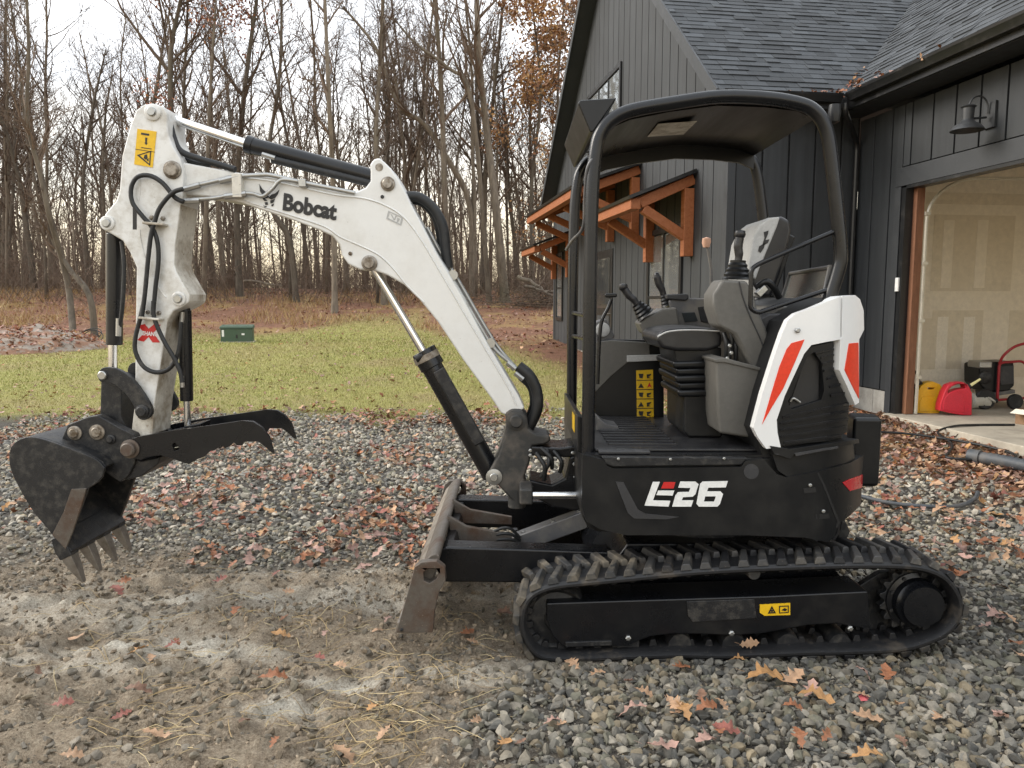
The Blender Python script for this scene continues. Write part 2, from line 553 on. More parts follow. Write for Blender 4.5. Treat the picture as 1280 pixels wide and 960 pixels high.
def ground_material():
    m, n, l, b = nt('ground_soil_gravel_lawn')
    def at(k):
        a = n.new('ShaderNodeAttribute'); a.attribute_name = k
        return a.outputs['Fac']
    n1 = noise_node(n, l, 0.6, 8, 0.65); n2 = noise_node(n, l, 7.0, 8, 0.7); n3 = noise_node(n, l, 38.0, 6, 0.7)
    grav = mixc(n, l, rampf(n, l, n3.outputs['Fac'], 0.3, 0.7), (0.05, 0.043, 0.036), (0.15, 0.135, 0.115))
    dirt = mixc(n, l, rampf(n, l, n2.outputs['Fac'], 0.3, 0.7), (0.18, 0.138, 0.098), (0.40, 0.325, 0.235))
    dirt = mixc(n, l, rampf(n, l, n3.outputs['Fac'], 0.45, 0.75, (0, 0.7)), dirt, (0.50, 0.43, 0.33))
    clay = mixc(n, l, rampf(n, l, n3.outputs['Fac'], 0.3, 0.7), (0.50, 0.455, 0.375), (0.72, 0.68, 0.59))
    gr = mixc(n, l, rampf(n, l, n2.outputs['Fac'], 0.3, 0.7), (0.24, 0.245, 0.065), (0.39, 0.365, 0.12))
    gr = mixc(n, l, rampf(n, l, n1.outputs['Fac'], 0.46, 0.66), gr, (0.33, 0.265, 0.125))
    gr = mixc(n, l, rampf(n, l, n3.outputs['Fac'], 0.58, 0.72), gr, (0.30, 0.21, 0.10))
    lit = mixc(n, l, rampf(n, l, n2.outputs['Fac'], 0.3, 0.7), (0.13, 0.07, 0.042), (0.31, 0.155, 0.10))
    lit = mixc(n, l, rampf(n, l, n1.outputs['Fac'], 0.5, 0.62), lit, (0.30, 0.20, 0.085))
    c = mixc(n, l, at('dirt'), grav, dirt)
    c = mixc(n, l, at('clay'), c, clay)
    c = mixc(n, l, at('lawn'), c, gr)
    c = mixc(n, l, at('litter'), c, lit)
    n5 = noise_node(n, l, 110.0, 4, 0.7)
    x5 = n.new('ShaderNodeMix'); x5.data_type = 'RGBA'; x5.blend_type = 'MULTIPLY'; x5.inputs[0].default_value = 1.0
    l.new(c, x5.inputs[6]); l.new(mixc(n, l, rampf(n, l, n5.outputs['Fac'], 0.32, 0.66), (0.55, 0.53, 0.5), (1.2, 1.2, 1.2)), x5.inputs[7])
    l.new(x5.outputs[2], b.inputs['Base Color'])
    b.inputs['Roughness'].default_value = 0.92
    b.inputs['Specular IOR Level'].default_value = 0.25
    n4 = noise_node(n, l, 130.0, 5, 0.75)
    ad = n.new('ShaderNodeMath'); ad.operation = 'ADD'; l.new(n3.outputs['Fac'], ad.inputs[0]); l.new(n4.outputs['Fac'], ad.inputs[1])
    bump(n, l, b, ad.outputs[0], 0.9, 0.02)
    return m
M['ground'] = ground_material()
dm = m_dirt(GX, GY)
ground = big_mesh('ground', np.stack([GX.ravel(), GY.ravel(), GZ.ravel()], 1), quads, M['ground'],
                  dict(dirt=dm.ravel(), clay=(m_clay(GX, GY)*dm).ravel(), lawn=m_lawn(GX, GY).ravel(), litter=m_litter(GX, GY).ravel()), smooth=True)
tag(ground, kind='structure')

def attr_mat(name, rough=0.8, bmp=0.3, nscale=60.0, spec=0.4, trans=0.0, dark=0.72):
    m, n, l, b = nt(name)
    a = n.new('ShaderNodeAttribute'); a.attribute_name = 'tint'
    q = noise_node(n, l, nscale, 5, 0.65)
    x = n.new('ShaderNodeMix'); x.data_type = 'RGBA'; x.blend_type = 'MULTIPLY'; x.inputs[0].default_value = 1.0
    l.new(a.outputs['Color'], x.inputs[6])
    g = mixc(n, l, rampf(n, l, q.outputs['Fac'], 0.3, 0.7), (dark, dark, dark), (1.15, 1.15, 1.15))
    l.new(g, x.inputs[7])
    l.new(x.outputs[2], b.inputs['Base Color'])
    b.inputs['Roughness'].default_value = rough
    b.inputs['Specular IOR Level'].default_value = spec
    if trans:
        b.inputs['Transmission Weight'].default_value = 0.0
    if bmp:
        bump(n, l, b, q.outputs['Fac'], bmp, 0.004)
    return m

def rot_mats(n, tilt=None):
    a, b, c = NR.random(n)*6.283, (NR.random(n)*6.283 if tilt is None else NR.normal(0, tilt, n)), (NR.random(n)*6.283 if tilt is None else NR.normal(0, tilt, n))
    ca, sa, cb, sb, cc, s_c = np.cos(a), np.sin(a), np.cos(b), np.sin(b), np.cos(c), np.sin(c)
    Rz = np.zeros((n, 3, 3)); Rz[:, 0, 0] = ca; Rz[:, 0, 1] = -sa; Rz[:, 1, 0] = sa; Rz[:, 1, 1] = ca; Rz[:, 2, 2] = 1
    Ry = np.zeros((n, 3, 3)); Ry[:, 0, 0] = cb; Ry[:, 0, 2] = sb; Ry[:, 2, 0] = -sb; Ry[:, 2, 2] = cb; Ry[:, 1, 1] = 1
    Rx = np.zeros((n, 3, 3)); Rx[:, 1, 1] = cc; Rx[:, 1, 2] = -s_c; Rx[:, 2, 1] = s_c; Rx[:, 2, 2] = cc; Rx[:, 0, 0] = 1
    return Rz @ Ry @ Rx

def scatter(name, protos, pos, scale, tint, mat, tilt=None, squash=None, kind='stuff'):
    """one joined mesh of many small pieces"""
    Vs, Fs, Ts, off = [], [], [], 0
    which = NR.integers(0, len(protos), len(pos))
    for k, (pv, pf) in enumerate(protos):
        s = which == k
        n = int(s.sum())
        if not n: continue
        q = pv[None]*scale[s][:, None, None] if scale.ndim == 1 else pv[None]*scale[s][:, None, :]
        q = np.einsum('nij,nvj->nvi', rot_mats(n, tilt), q)
        if squash is not None:
            q[:, :, 2] *= squash
        q += pos[s][:, None, :]
        Vs.append(q.reshape(-1, 3))
        Fs.append((pf[None] + (np.arange(n)*len(pv))[:, None, None] + off).reshape(-1, pf.shape[1]))
        Ts.append(np.repeat(tint[s], len(pv), 0))
        off += n*len(pv)
    if mat is None:
        return np.concatenate(Vs), np.concatenate(Fs), np.concatenate(Ts)
    return big_mesh(name, np.concatenate(Vs), np.concatenate(Fs), mat, dict(tint=np.concatenate(Ts)), kind=kind)

def ico(sub):
    bm = bmesh.new(); bmesh.ops.create_icosphere(bm, subdivisions=sub, radius=1.0)
    v = np.array([q.co[:] for q in bm.verts]); f = np.array([[q.index for q in t.verts] for t in bm.faces]); bm.free()
    return v, f

def stone_protos(sub, k):
    out = []
    for _ in range(k):
        v, f = ico(sub)
        v = v.copy()
        for _c in range(9):                       # chop flat faces: crushed stone
            d = NR.normal(size=3); d /= np.linalg.norm(d)
            h = 0.42 + 0.3*NR.random()
            t = v @ d
            v -= np.outer(np.maximum(0, t-h), d)
        v *= np.array([1.0, 0.62+0.35*NR.random(), 0.5+0.3*NR.random()])
        v += NR.normal(0, 0.03, v.shape)
        out.append((v, f))
    return out

def in_view(x, y, pad=0.8):
    return np.abs(x) < 0.70*y + pad

def jitter_grid(x0, x1, y0, y1, s):
    xs, ys = np.meshgrid(np.arange(x0, x1, s), np.arange(y0, y1, s))
    x = xs.ravel() + NR.uniform(-.6, .6, xs.size)*s; y = ys.ravel() + NR.uniform(-.6, .6, xs.size)*s
    k = in_view(x, y)
    return x[k], y[k]

STONE_COL = np.array([(0.165, 0.162, 0.155), (0.225, 0.22, 0.205), (0.12, 0.122, 0.122), (0.27, 0.255, 0.225), (0.25, 0.215, 0.16), (0.18, 0.178, 0.148), (0.33, 0.31, 0.28)])
def stone_tint(n):
    t = STONE_COL[NR.integers(0, len(STONE_COL), n)]*NR.uniform(0.55, 1.15, (n, 1))*np.array([0.98, 0.93, 0.83])
    return t

def house_side(x, y):        # right of the house wall line: no gravel inside
    return x > 4.8 - 0.146*(y-9.68) - 0.1

def gravel(name, x0, x1, y0, y1, step, smin, smax, sub, layers=1, lift=0.25):
    X, Y = [], []
    for _ in range(layers):
        a, b = jitter_grid(x0, x1, y0, y1, step); X.append(a); Y.append(b)
    x, y = np.concatenate(X), np.concatenate(Y)
    d = m_dirt(x, y)
    clump = sstep(0.52, 0.66, fbm(x, y, 3.1, 3, 77.0))
    keep = NR.random(len(x)) < (1-d)*1.0 + d*(0.24 + 0.60*clump)*(1-0.75*m_clay(x, y))
    keep &= NR.random(len(x)) > m_lawn(x, y)*1.3
    keep &= ~house_side(x, y)
    keep &= NR.random(len(x)) > 0.75*m_litter(x, y)*(x > 2)
    x, y, d = x[keep], y[keep], d[keep]
    s = (smin + (smax-smin)*NR.random(len(x))**1.6)*np.where(d > 0.5, 0.75, 1.0)*0.5
    z = gz(x, y) + s*lift*NR.uniform(-0.6, 1.6, len(x)) - d*0.004
    t = stone_tint(len(x))
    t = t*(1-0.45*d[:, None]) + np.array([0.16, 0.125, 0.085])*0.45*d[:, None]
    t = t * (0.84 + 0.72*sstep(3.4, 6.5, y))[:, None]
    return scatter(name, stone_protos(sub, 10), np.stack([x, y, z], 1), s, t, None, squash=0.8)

M['stone'] = attr_mat('crushed_stone', 0.78, 0.35, 55.0)
gv, gf, gt, go = [], [], [], 0
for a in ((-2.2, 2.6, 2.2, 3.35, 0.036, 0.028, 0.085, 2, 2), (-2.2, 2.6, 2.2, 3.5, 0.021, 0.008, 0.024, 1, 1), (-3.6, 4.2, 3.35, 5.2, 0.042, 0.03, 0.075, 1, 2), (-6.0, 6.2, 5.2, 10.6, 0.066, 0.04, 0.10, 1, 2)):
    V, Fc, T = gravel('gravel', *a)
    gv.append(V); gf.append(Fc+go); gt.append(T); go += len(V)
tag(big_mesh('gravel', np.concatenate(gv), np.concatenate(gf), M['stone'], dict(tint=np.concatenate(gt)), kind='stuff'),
    'crushed grey stone gravel spread over the driveway', 'gravel')

# ---- clods of soil in the churned strip
x, y = jitter_grid(-3.4, 0.9, 2.2, 4.8, 0.022)
k = NR.random(len(x)) < m_dirt(x, y)*(0.25+0.5*sstep(0.45, 0.6, fbm(x, y, 2.7, 3, 31.0)))*(1-0.9*m_clay(x, y))
x, y = x[k], y[k]
s = 0.004 + 0.020*NR.random(len(x))**3.0
t = np.array([0.22, 0.175, 0.125])*NR.uniform(0.6, 1.6, (len(x), 1))
tag(scatter('soil_clods', stone_protos(1, 8), np.stack([x, y, gz(x, y)+s*0.15], 1), s, t, attr_mat('clod_soil', 0.95, 0.6, 80.0, 0.15)),
    'brown clods of churned soil before the blade', 'soil')

# ---- straw
def strands(n, spots, lmin, lmax, w, tints, zfun, up=0.02):
    V, Fc, T = [], [], []
    for i in range(n):
        px, py, sx, sy = spots[NR.integers(0, len(spots))]
        gx, gy = GP(px + NR.normal(0, sx), py + NR.normal(0, sy))
        a = NR.normal(0.2, 0.9); L = NR.uniform(lmin, lmax); bend = NR.normal(0, 0.28)
        c = tints[NR.integers(0, len(tints))]*NR.uniform(0.75, 1.2)
        q = len(V)
        h = NR.uniform(0.002, up*0.6); arch = NR.uniform(0, 0.022)
        for j in range(5):
            t_ = j/4 - 0.5
            aa = a + bend*t_
            x_, y_ = gx + math.cos(aa)*L*t_, gy + math.sin(aa)*L*t_
            z_ = float(zfun(x_, y_)) + h + arch*(0.25-t_*t_)*2
            nx_, ny_ = -math.sin(aa)*w, math.cos(aa)*w
            V += [(x_-nx_, y_-ny_, z_), (x_+nx_, y_+ny_, z_), (x_, y_, z_+w*1.4)]
            T += [c]*3
        for j in range(4):
            b_ = q + j*3
            for u, v in ((0, 1), (1, 2), (2, 0)):
                Fc.append((b_+u, b_+v, b_+3+v, b_+3+u))
    return np.array(V), np.array(Fc), np.array(T)
straw_t = np.array([(0.46, 0.34, 0.17), (0.38, 0.27, 0.13), (0.54, 0.43, 0.24), (0.24, 0.17, 0.09)])
V, Fc, T = strands(420, [(490, 885, 40, 30), (490, 890, 40, 30), (470, 925, 70, 20), (390, 780, 50, 12), (330, 800, 120, 60), (200, 900, 80, 30), (560, 830, 50, 40), (120, 800, 90, 40), (430, 840, 90, 50)],
                   0.05, 0.22, 0.0012, straw_t, gz)
M['straw'] = attr_mat('dry_straw', 0.7, 0.0, 40.0)
tag(big_mesh('straw', V, Fc, M['straw'], dict(tint=T), kind='stuff'), 'loose yellow straw scattered on the bare soil', 'straw')

# ---- fallen leaves
def leaf_shape(seed, detail=True):
    r = random.Random(seed)
    if detail:                                   # lobed oak leaf
        half = [(0.0, 0.015), (0.08, 0.03), (0.15, 0.13), (0.20, 0.15), (0.24, 0.09), (0.31, 0.10), (0.37, 0.25), (0.42, 0.27), (0.46, 0.17), (0.51, 0.14), (0.58, 0.27), (0.64, 0.29), (0.68, 0.18), (0.74, 0.13), (0.81, 0.18), (0.86, 0.17), (0.92, 0.09), (1.0, 0.0)]
        half = [(x, w*r.uniform(0.75, 1.2)) for x, w in half]
    else:
        half = [(0.0, 0.02), (0.25, 0.20), (0.42, 0.12), (0.62, 0.30), (0.8, 0.15), (1.0, 0.0)]
    c1, c2, c3, tw = r.uniform(-0.6, 0.6), r.uniform(0.1, 1.3), r.uniform(-0.4, 0.4), r.uniform(-0.8, 0.8)
    V, T = [], []
    n = len(half)
    for x, w in half:
        for s in (-1, 0, 1):
            yy = s*w
            z = c1*(x-0.5)**2*0.9 + 0.05*math.sin(21*x + 5*s + seed)*abs(yy)*3 + c2*yy*yy*(1.6 if s > 0 else 1.1) + c3*x*yy + tw*(x-0.5)*yy + 0.03*math.sin(9*x+seed)
            V.append((x-0.5, yy + 0.10*math.sin(2.6*x+seed)*0.5, z))
    for i in range(n-1):
        a, b = i*3, (i+1)*3
        T += [(a, b, b+1, a+1), (a+1, b+1, b+2, a+2)]
    if detail:                                   # stalk
        k = len(V)
        V += [(-0.5, -0.008, 0), (-0.5, 0.008, 0.004), (-0.72, 0.05, 0.05), (-0.72, 0.062, 0.05)]
        T += [(k, k+1, k+3, k+2)]
    V = np.array(V); V[:, 2] -= V[:, 2].min()
    return V, np.array(T)

LEAF_KIND = {'rust': ((0.29, 0.115, 0.052), 'rust orange oak leaf'), 'tan': ((0.40, 0.245, 0.145), 'dry tan brown oak leaf'),
             'red': ((0.24, 0.08, 0.058), 'dark red oak leaf'), 'pink': ((0.37, 0.225, 0.18), 'pale pinkish brown oak leaf'),
             'gold': ((0.42, 0.225, 0.09), 'golden orange oak leaf'), 'brown': ((0.20, 0.11, 0.07), 'dark brown curled oak leaf')}
LM, LMESH = {}, {}
for k, (c, _) in LEAF_KIND.items():
    m, n, l, b = nt('leaf_' + k)
    q = noise_node(n, l, 3.0, 6, 0.7); q2 = noise_node(n, l, 14.0, 4, 0.7)
    cc = mixc(n, l, rampf(n, l, q.outputs['Fac'], 0.35, 0.65), tuple(v*0.62 for v in c), tuple(min(1, v*1.2) for v in c))
    cc = mixc(n, l, rampf(n, l, q2.outputs['Fac'], 0.6, 0.75, (0, 0.5)), cc, (0.12, 0.07, 0.04))
    l.new(cc, b.inputs['Base Color']); b.inputs['Roughness'].default_value = 0.6
    bump(n, l, b, q2.outputs['Fac'], 0.4, 0.02)
    LM[k] = m
    for sh in range(4):
        V, T = leaf_shape(sh*13 + len(k)*7, True)
        me = bpy.data.meshes.new('fallen_leaf')
        me.from_pydata([tuple(q_) for q_ in V], [], [tuple(int(i) for i in t) for t in T])
        me.shade_smooth(); me.materials.append(m)
        LMESH[k, sh] = me

def put_leaf(x, y, kind, size, rz=None, where='on the gravel', lift=0.012):
    o = bpy.data.objects.new('fallen_leaf', LMESH[kind, int(NR.integers(0, 4))])
    o.location = (x, y, float(gz(x, y)) + lift)
    o.rotation_euler = (NR.normal(0, 0.22), NR.normal(0, 0.22), NR.random()*6.283 if rz is None else rz)
    o.scale = (size,)*3
    COL.objects.link(o)
    return tag(o, '%s lying %s' % (LEAF_KIND[kind][1], where), 'leaf', '%s %s' % (LEAF_KIND[kind][1].replace('leaf', 'leaves'), where))

NAMED = [(78, 876, 'red', .10, 0.3), (172, 826, 'gold', .13, 1.1), (188, 832, 'tan', .08, 2.0), (343, 934, 'rust', .07, 1.4), (630, 942, 'gold', .12, 1.2), (690, 912, 'pink', .09, 0.4),
         (955, 857, 'gold', .20, 0.15), (990, 857, 'tan', .15, 0.6), (1018, 884, 'gold', .17, -0.4), (1012, 872, 'pink', .13, 0.9), (790, 899, 'pink', .14, 0.2), (850, 838, 'rust', .13, 0.6),
         (745, 852, 'tan', .10, 0.3), (785, 862, 'pink', .09, 1.0), (1107, 849, 'rust', .13, 1.2), (825, 943, 'pink', .15, 0.1), (998, 936, 'rust', .11, 1.4), (1031, 930, 'rust', .08, 0.8),
         (1082, 956, 'gold', .14, 0.2), (882, 898, 'rust', .12, 0.4), (900, 893, 'tan', .09, 2.2), (875, 880, 'brown', .09, 1.2), (990, 897, 'rust', .10, 0.0), (1078, 850, 'pink', .10, 2.6),
         (583, 795, 'rust', .11, 0.9), (590, 805, 'tan', .07, 0.2), (1240, 775, 'pink', .15, 0.6), (1260, 780, 'tan', .14, 1.8), (1228, 790, 'pink', .10, 0.1), (275, 727, 'red', .10, 0.4),
         (345, 722, 'red', .09, 1.3), (360, 745, 'tan', .08, 0.2), (450, 725, 'pink', .08, 0.5), (215, 805, 'red', .09, 0.9), (485, 778, 'pink', .07, 1.1), (90, 955, 'tan', .09, 0.4),
         (700, 915, 'tan', .06, 0.2), (1170, 905, 'tan', .08, 0.9), (1250, 905, 'brown', .09, 0.2), (650, 938, 'brown', .06, 0.7), (1125, 935, 'brown', .07, 1.7)]
N_LEAF = 0
for px, py, kd, sz, rz in NAMED:
    gx, gy = GP(px, py)
    put_leaf(gx, gy, kd, sz*0.88, rz, 'on the bare soil' if m_dirt(gx, gy) > 0.5 else 'on the gravel', 0.034)
    N_LEAF += 1
kinds = list(LEAF_KIND)
while N_LEAF < 285:
    gx, gy = NR.uniform(-4.2, 3.6), NR.uniform(2.5, 5.9)
    if not in_view(gx, gy, 0.2): continue
    d = float(m_dirt(gx, gy)); cl = float(sstep(0.45, 0.62, fbm(gx, gy, 1.5, 3, 91.0)))
    if 0.3 < gx < 2.2 and 3.2 < gy < 4.8: continue
    if NR.random() > (0.08 if d > 0.5 else 0.08 + 0.9*cl*(1.0 if gy > 4.3 else 0.25)): continue
    kd = kinds[int(NR.choice(6, p=[.30, .24, .13, .15, .08, .10]))]
    put_leaf(gx, gy, kd, NR.uniform(.06, .13), None, 'on the bare soil' if d > 0.5 else 'on the gravel', 0.034)
    N_LEAF += 1

LC = np.array([v[0] for v in LEAF_KIND.values()])
def leaf_field(n, fx, fy, dens, smin, smax, probs, lift=0.02):
    x, y = fx(n), fy(n)
    k = NR.random(n) < dens(x, y)
    k &= in_view(x, y, 1.2) & ~house_side(x, y)
    x, y = x[k], y[k]
    t = LC[NR.choice(6, len(x), p=probs)]*NR.uniform(0.5, 1.25, (len(x), 1))
    return np.stack([x, y, gz(x, y)+lift*NR.uniform(0.2, 1.6, len(x))], 1), NR.uniform(smin, smax, len(x)), t
U = NR.uniform
parts = [
    leaf_field(15500, lambda n: U(-7, 3.4, n), lambda n: U(4.2, 10.2, n), lambda x, y: (0.10 + 0.75*sstep(0.46, 0.64, fbm(x, y, 1.1, 4, 91.0)))*(1-m_dirt(x, y)), .05, .105, [.26, .26, .07, .26, .03, .12], 0.045),
    leaf_field(9500, lambda n: U(1.2, 7.0, n), lambda n: U(4.6, 10.9, n), lambda x, y: np.clip(m_litter(x, y)*1.0 + 0.10*sstep(0.5, 0.65, fbm(x, y, 1.3, 4, 33.0)), 0, 1), .07, .13, [.16, .34, .05, .22, .07, .16], 0.035),
    leaf_field(5200, lambda n: U(-16, 3, n), lambda n: U(9.5, 27, n), lambda x, y: 0.10 + 0.5*sstep(0.5, 0.7, fbm(x, y, 0.5, 3, 13.0)), .06, .11, [.22, .36, .05, .22, .05, .10], 0.03),
    leaf_field(10500, lambda n: U(-30, 14, n), lambda n: U(18, 42, n), lambda x, y: m_litter(x, y)*0.9, .09, .17, [.30, .25, .14, .16, .02, .13], 0.05)]
pos = np.concatenate([p[0] for p in parts]); sz = np.concatenate([p[1] for p in parts]); tn = np.concatenate([p[2] for p in parts])
tag(scatter('leaf_litter', [leaf_shape(900+i, False) for i in range(8)], pos, sz, tn, attr_mat('dry_leaves', 0.65, 0.0, 30.0), tilt=0.38),
    'fallen autumn leaves strewn over gravel, lawn and woodland edge', 'leaves')

# ---- lawn blades
n = 200000
x = U(-19, 3.2, n); y = 9.0 + 22*NR.random(n)**1.7
k = (NR.random(n) < m_lawn(x, y)*(1-m_litter(x, y))) & in_view(x, y, 0.8)
x, y = x[k], y[k]; n = len(x)
h = U(0.018, 0.045, n)*(1+0.03*(y-9)); a = NR.random(n)*6.283; w = U(0.003, 0.006, n)*(1+0.09*(y-9)); la = NR.random(n)*6.283; lean = h*U(0.2, 1.0, n)
z = gz(x, y)
V = np.stack([np.stack([x+np.cos(a)*w, y+np.sin(a)*w, z-0.004], 1), np.stack([x-np.cos(a)*w, y-np.sin(a)*w, z-0.004], 1), np.stack([x+np.cos(la)*lean, y+np.sin(la)*lean, z+h], 1)], 1).reshape(-1, 3)
gcol = np.array([(0.27, 0.28, 0.07), (0.36, 0.35, 0.11), (0.48, 0.41, 0.19), (0.21, 0.23, 0.06), (0.52, 0.43, 0.24)])
pt = np.array([.34, .30, .14, .14, .08])
pw = sstep(0.42, 0.62, fbm(x, y, 0.45, 4, 71.0))[:, None]*0.55
T = np.repeat((gcol[NR.choice(5, n, p=pt)]*(1-pw) + np.array([0.44, 0.36, 0.17])*pw)*U(0.75, 1.2, (n, 1)), 3, 0)
tag(big_mesh('lawn_grass', V, np.arange(3*n).reshape(-1, 3), attr_mat('grass_blades', 0.7, 0.0, 10.0), dict(tint=T), kind='stuff'),
    'short yellow green lawn grass beyond the gravel', 'grass')

# ================================================================== HOUSE
HA = R(8.3)
HO = Vector((4.808, 9.683, 0.0))
house = empty('house', HO, HA, 'dark grey board sided house with shingle roofs, timber awnings and open garage', 'house', world_children=False)
HM = Matrix.Translation(HO) @ Matrix.Rotation(HA, 4, 'Z')
HMI = HM.inverted()

def HV(x, y, v):
    """house-frame (x, z) seen at a pixel on the plane y = v of the house frame"""
    a, b = (x-640)/F, (480-y)/F
    o = HMI @ Vector((0, 0, EYE)); d = HMI.to_3x3() @ Vector((a, CP+b*SP, -SP+b*CP))
    t = (v-o.y)/d.y
    return (o.x+d.x*t, o.z+d.z*t)
def HW(x, y, w):
    a, b = (x-640)/F, (480-y)/F
    o = HMI @ Vector((0, 0, EYE)); d = HMI.to_3x3() @ Vector((a, CP+b*SP, -SP+b*CP))
    t = (w-o.x)/d.x
    return (o.y+d.y*t, o.z+d.z*t)

def siding_mat(name, base, streak=0.25):
    m, n, l, b = nt(name)
    q = noise_node(n, l, 1.0, 8, 0.7, stretch=(14, 14, 0.9)); q2 = noise_node(n, l, 1.3, 5, 0.6)
    oi = n.new('ShaderNodeObjectInfo')
    c = mixc(n, l, rampf(n, l, q.outputs['Fac'], 0.3, 0.7), tuple(v*(1-streak) for v in base), tuple(v*(1+streak) for v in base))
    c = mixc(n, l, rampf(n, l, q2.outputs['Fac'], 0.5, 0.8, (0, 0.35)), c, tuple(v*1.6+0.01 for v in base))
    h = n.new('ShaderNodeHueSaturation'); l.new(c, h.inputs['Color'])
    l.new(rampf(n, l, oi.outputs['Random'], 0, 1, (0.85, 1.18)), h.inputs['Value'])
    l.new(h.outputs['Color'], b.inputs['Base Color'])
    b.inputs['Roughness'].default_value = 0.62
    bump(n, l, b, q.outputs['Fac'], 0.35, 0.006)
    return m
M['siding'] = siding_mat('charcoal_siding', (0.028, 0.031, 0.0345))
M['trim'] = paint('charcoal_trim', (0.033, 0.036, 0.040), 0.5, dirt=(0.05, 0.053, 0.057), dirt_amt=(0.5, 0.9), scale=3, bmp=0.05)
M['backing'] = paint('black_wall_wrap', (0.008, 0.008, 0.009), 0.9)
M['gutter'] = paint('black_gutter', (0.011, 0.0115, 0.0125), 0.35, dirt=(0.06, 0.055, 0.05), dirt_amt=(0.55, 0.9))
M['cedar'] = paint('stained_cedar', (0.32, 0.105, 0.035), 0.55, dirt=(0.25, 0.075, 0.022), dirt_amt=(0.4, 0.7), scale=2.5, bmp=0.15, stretch=(9, 1.2, 9))
M['concrete'] = paint('concrete', (0.42, 0.375, 0.30), 0.85, dirt=(0.24, 0.21, 0.17), dirt_amt=(0.45, 0.75), scale=1.8, bmp=0.25)
M['block'] = paint('foundation_block', (0.40, 0.385, 0.35), 0.9, dirt=(0.28, 0.26, 0.23), dirt_amt=(0.45, 0.7), scale=5, bmp=0.3)
M['drywall'] = paint('drywall', (0.82, 0.74, 0.60), 0.9, dirt=(0.77, 0.69, 0.55), dirt_amt=(0.4, 0.8), scale=1.4, bmp=0.04)
M['drywall_dark'] = paint('bare_drywall_paper', (0.72, 0.635, 0.49), 0.9, dirt=(0.68, 0.595, 0.455), dirt_amt=(0.4, 0.8), scale=1.5, bmp=0.04)
M['mud'] = paint('joint_compound', (0.84, 0.77, 0.64), 0.9, dirt=(0.76, 0.69, 0.56), scale=3, bmp=0.05)
M['jamb_wood'] = paint('brown_jamb_wood', (0.23, 0.10, 0.05), 0.7, dirt=(0.15, 0.065, 0.035), dirt_amt=(0.4, 0.7), scale=3, bmp=0.15, stretch=(9, 9, 1))
M['cream_metal'] = paint('galvanised_track', (0.62, 0.58, 0.48), 0.4, metal=0.3, dirt=(0.45, 0.42, 0.35))

VC, WG, VF = 0.97, -1.84, 12.55            # front wall, gable wall, far wall
EV, EZ, SLOPE = 0.60, 4.20, 0.84            # main eave line and pitch
AP = 6.75
def main_z(y):
    return EZ + SLOPE*(y-EV) if y < AP else EZ + SLOPE*(2*AP-EV-y)

# --- wall cores (one closed shell of the house body), boards in front of them
core = MB()
gp = [(VC+0.03, 0.0), (VF-0.03, 0.0), (VF-0.03, main_z(VF)-0.22), (AP, main_z(AP)-0.22), (VC+0.03, main_z(VC)-0.22)]
n = len(gp)
core.add([(WG+0.03, y, z) for y, z in gp] + [(WG+0.2, y, z) for y, z in gp], [tuple(range(n)), tuple(range(2*n-1, n-1, -1))] + [(i, (i+1) % n, n+(i+1) % n, n+i) for i in range(n)])
gable_wall = core.build('gable_wall', M['backing'], house, smooth=0)
front_wall = MB().box((WG+0.21, VC+0.03, 0), (0.02, VC+0.2, 4.02)).build('front_wall', M['backing'], house, smooth=0)
gw = MB()
gw.box((0.03, -0.02, 0.0), (0.16, VC+0.02, 3.96))
gw.box((0.03, -5.30, 2.98), (0.16, -0.025, 3.96))
gw.box((0.03, -7.35, 0.0), (0.16, -5.305, 3.96))
garage_wall = gw.build('garage_wall', M['backing'], house, smooth=0)

def board(parent, vs_, fs):
    return MB().add(vs_, fs).build('siding_board', M['siding'], parent, bevel=0.004, smooth=0, seg=1)
BF = [(0,1,2,3),(7,6,5,4),(0,4,5,1),(1,5,6,2),(2,6,7,3),(3,7,4,0)]
def board_yz(parent, x0, x1, y0, y1, z0, zt0, zt1):
    return board(parent, [(x0,y0,z0),(x0,y1,z0),(x0,y1,zt1),(x0,y0,zt0),(x1,y0,z0),(x1,y1,z0),(x1,y1,zt1),(x1,y0,zt0)], BF)
GAP = 0.026
# garage wall boards: 372 mm apart
js = [-0.12 - 0.372*k for k in range(-3, 20)]
for a, b in zip(js[1:], js[:-1]):
    b2 = min(b, VC-0.02)
    if b2 - a < 0.03: continue
    if a > -0.14:                                   # left of the door
        board_yz(garage_wall, 0.0, 0.028, max(a, 0.015)+GAP/2, b2-GAP/2, 0.42, 3.95, 3.95)
    elif b < -5.3:
        board_yz(garage_wall, 0.0, 0.028, a+GAP/2, b2-GAP/2, 0.42, 3.95, 3.95)
    elif b < 0:
        board_yz(garage_wall, 0.0, 0.028, a+GAP/2, b2-GAP/2, 3.205, 3.95, 3.95)
board_yz(garage_wall, 0.0, 0.028, -0.12+GAP/2, 0.012, 3.205, 3.95, 3.95)
# front wall boards
xs = [WG+0.10+0.372*k for k in range(0, 6)]
for a, b in zip(xs[:-1], xs[1:]):
    b = min(b, -0.005)
    if b-a > 0.05:
        board(front_wall, [(a+GAP/2,VC,0.40),(b-GAP/2,VC,0.40),(b-GAP/2,VC,4.02),(a+GAP/2,VC,4.02),(a+GAP/2,VC+.028,0.40),(b-GAP/2,VC+.028,0.40),(b-GAP/2,VC+.028,4.02),(a+GAP/2,VC+.028,4.02)], BF)
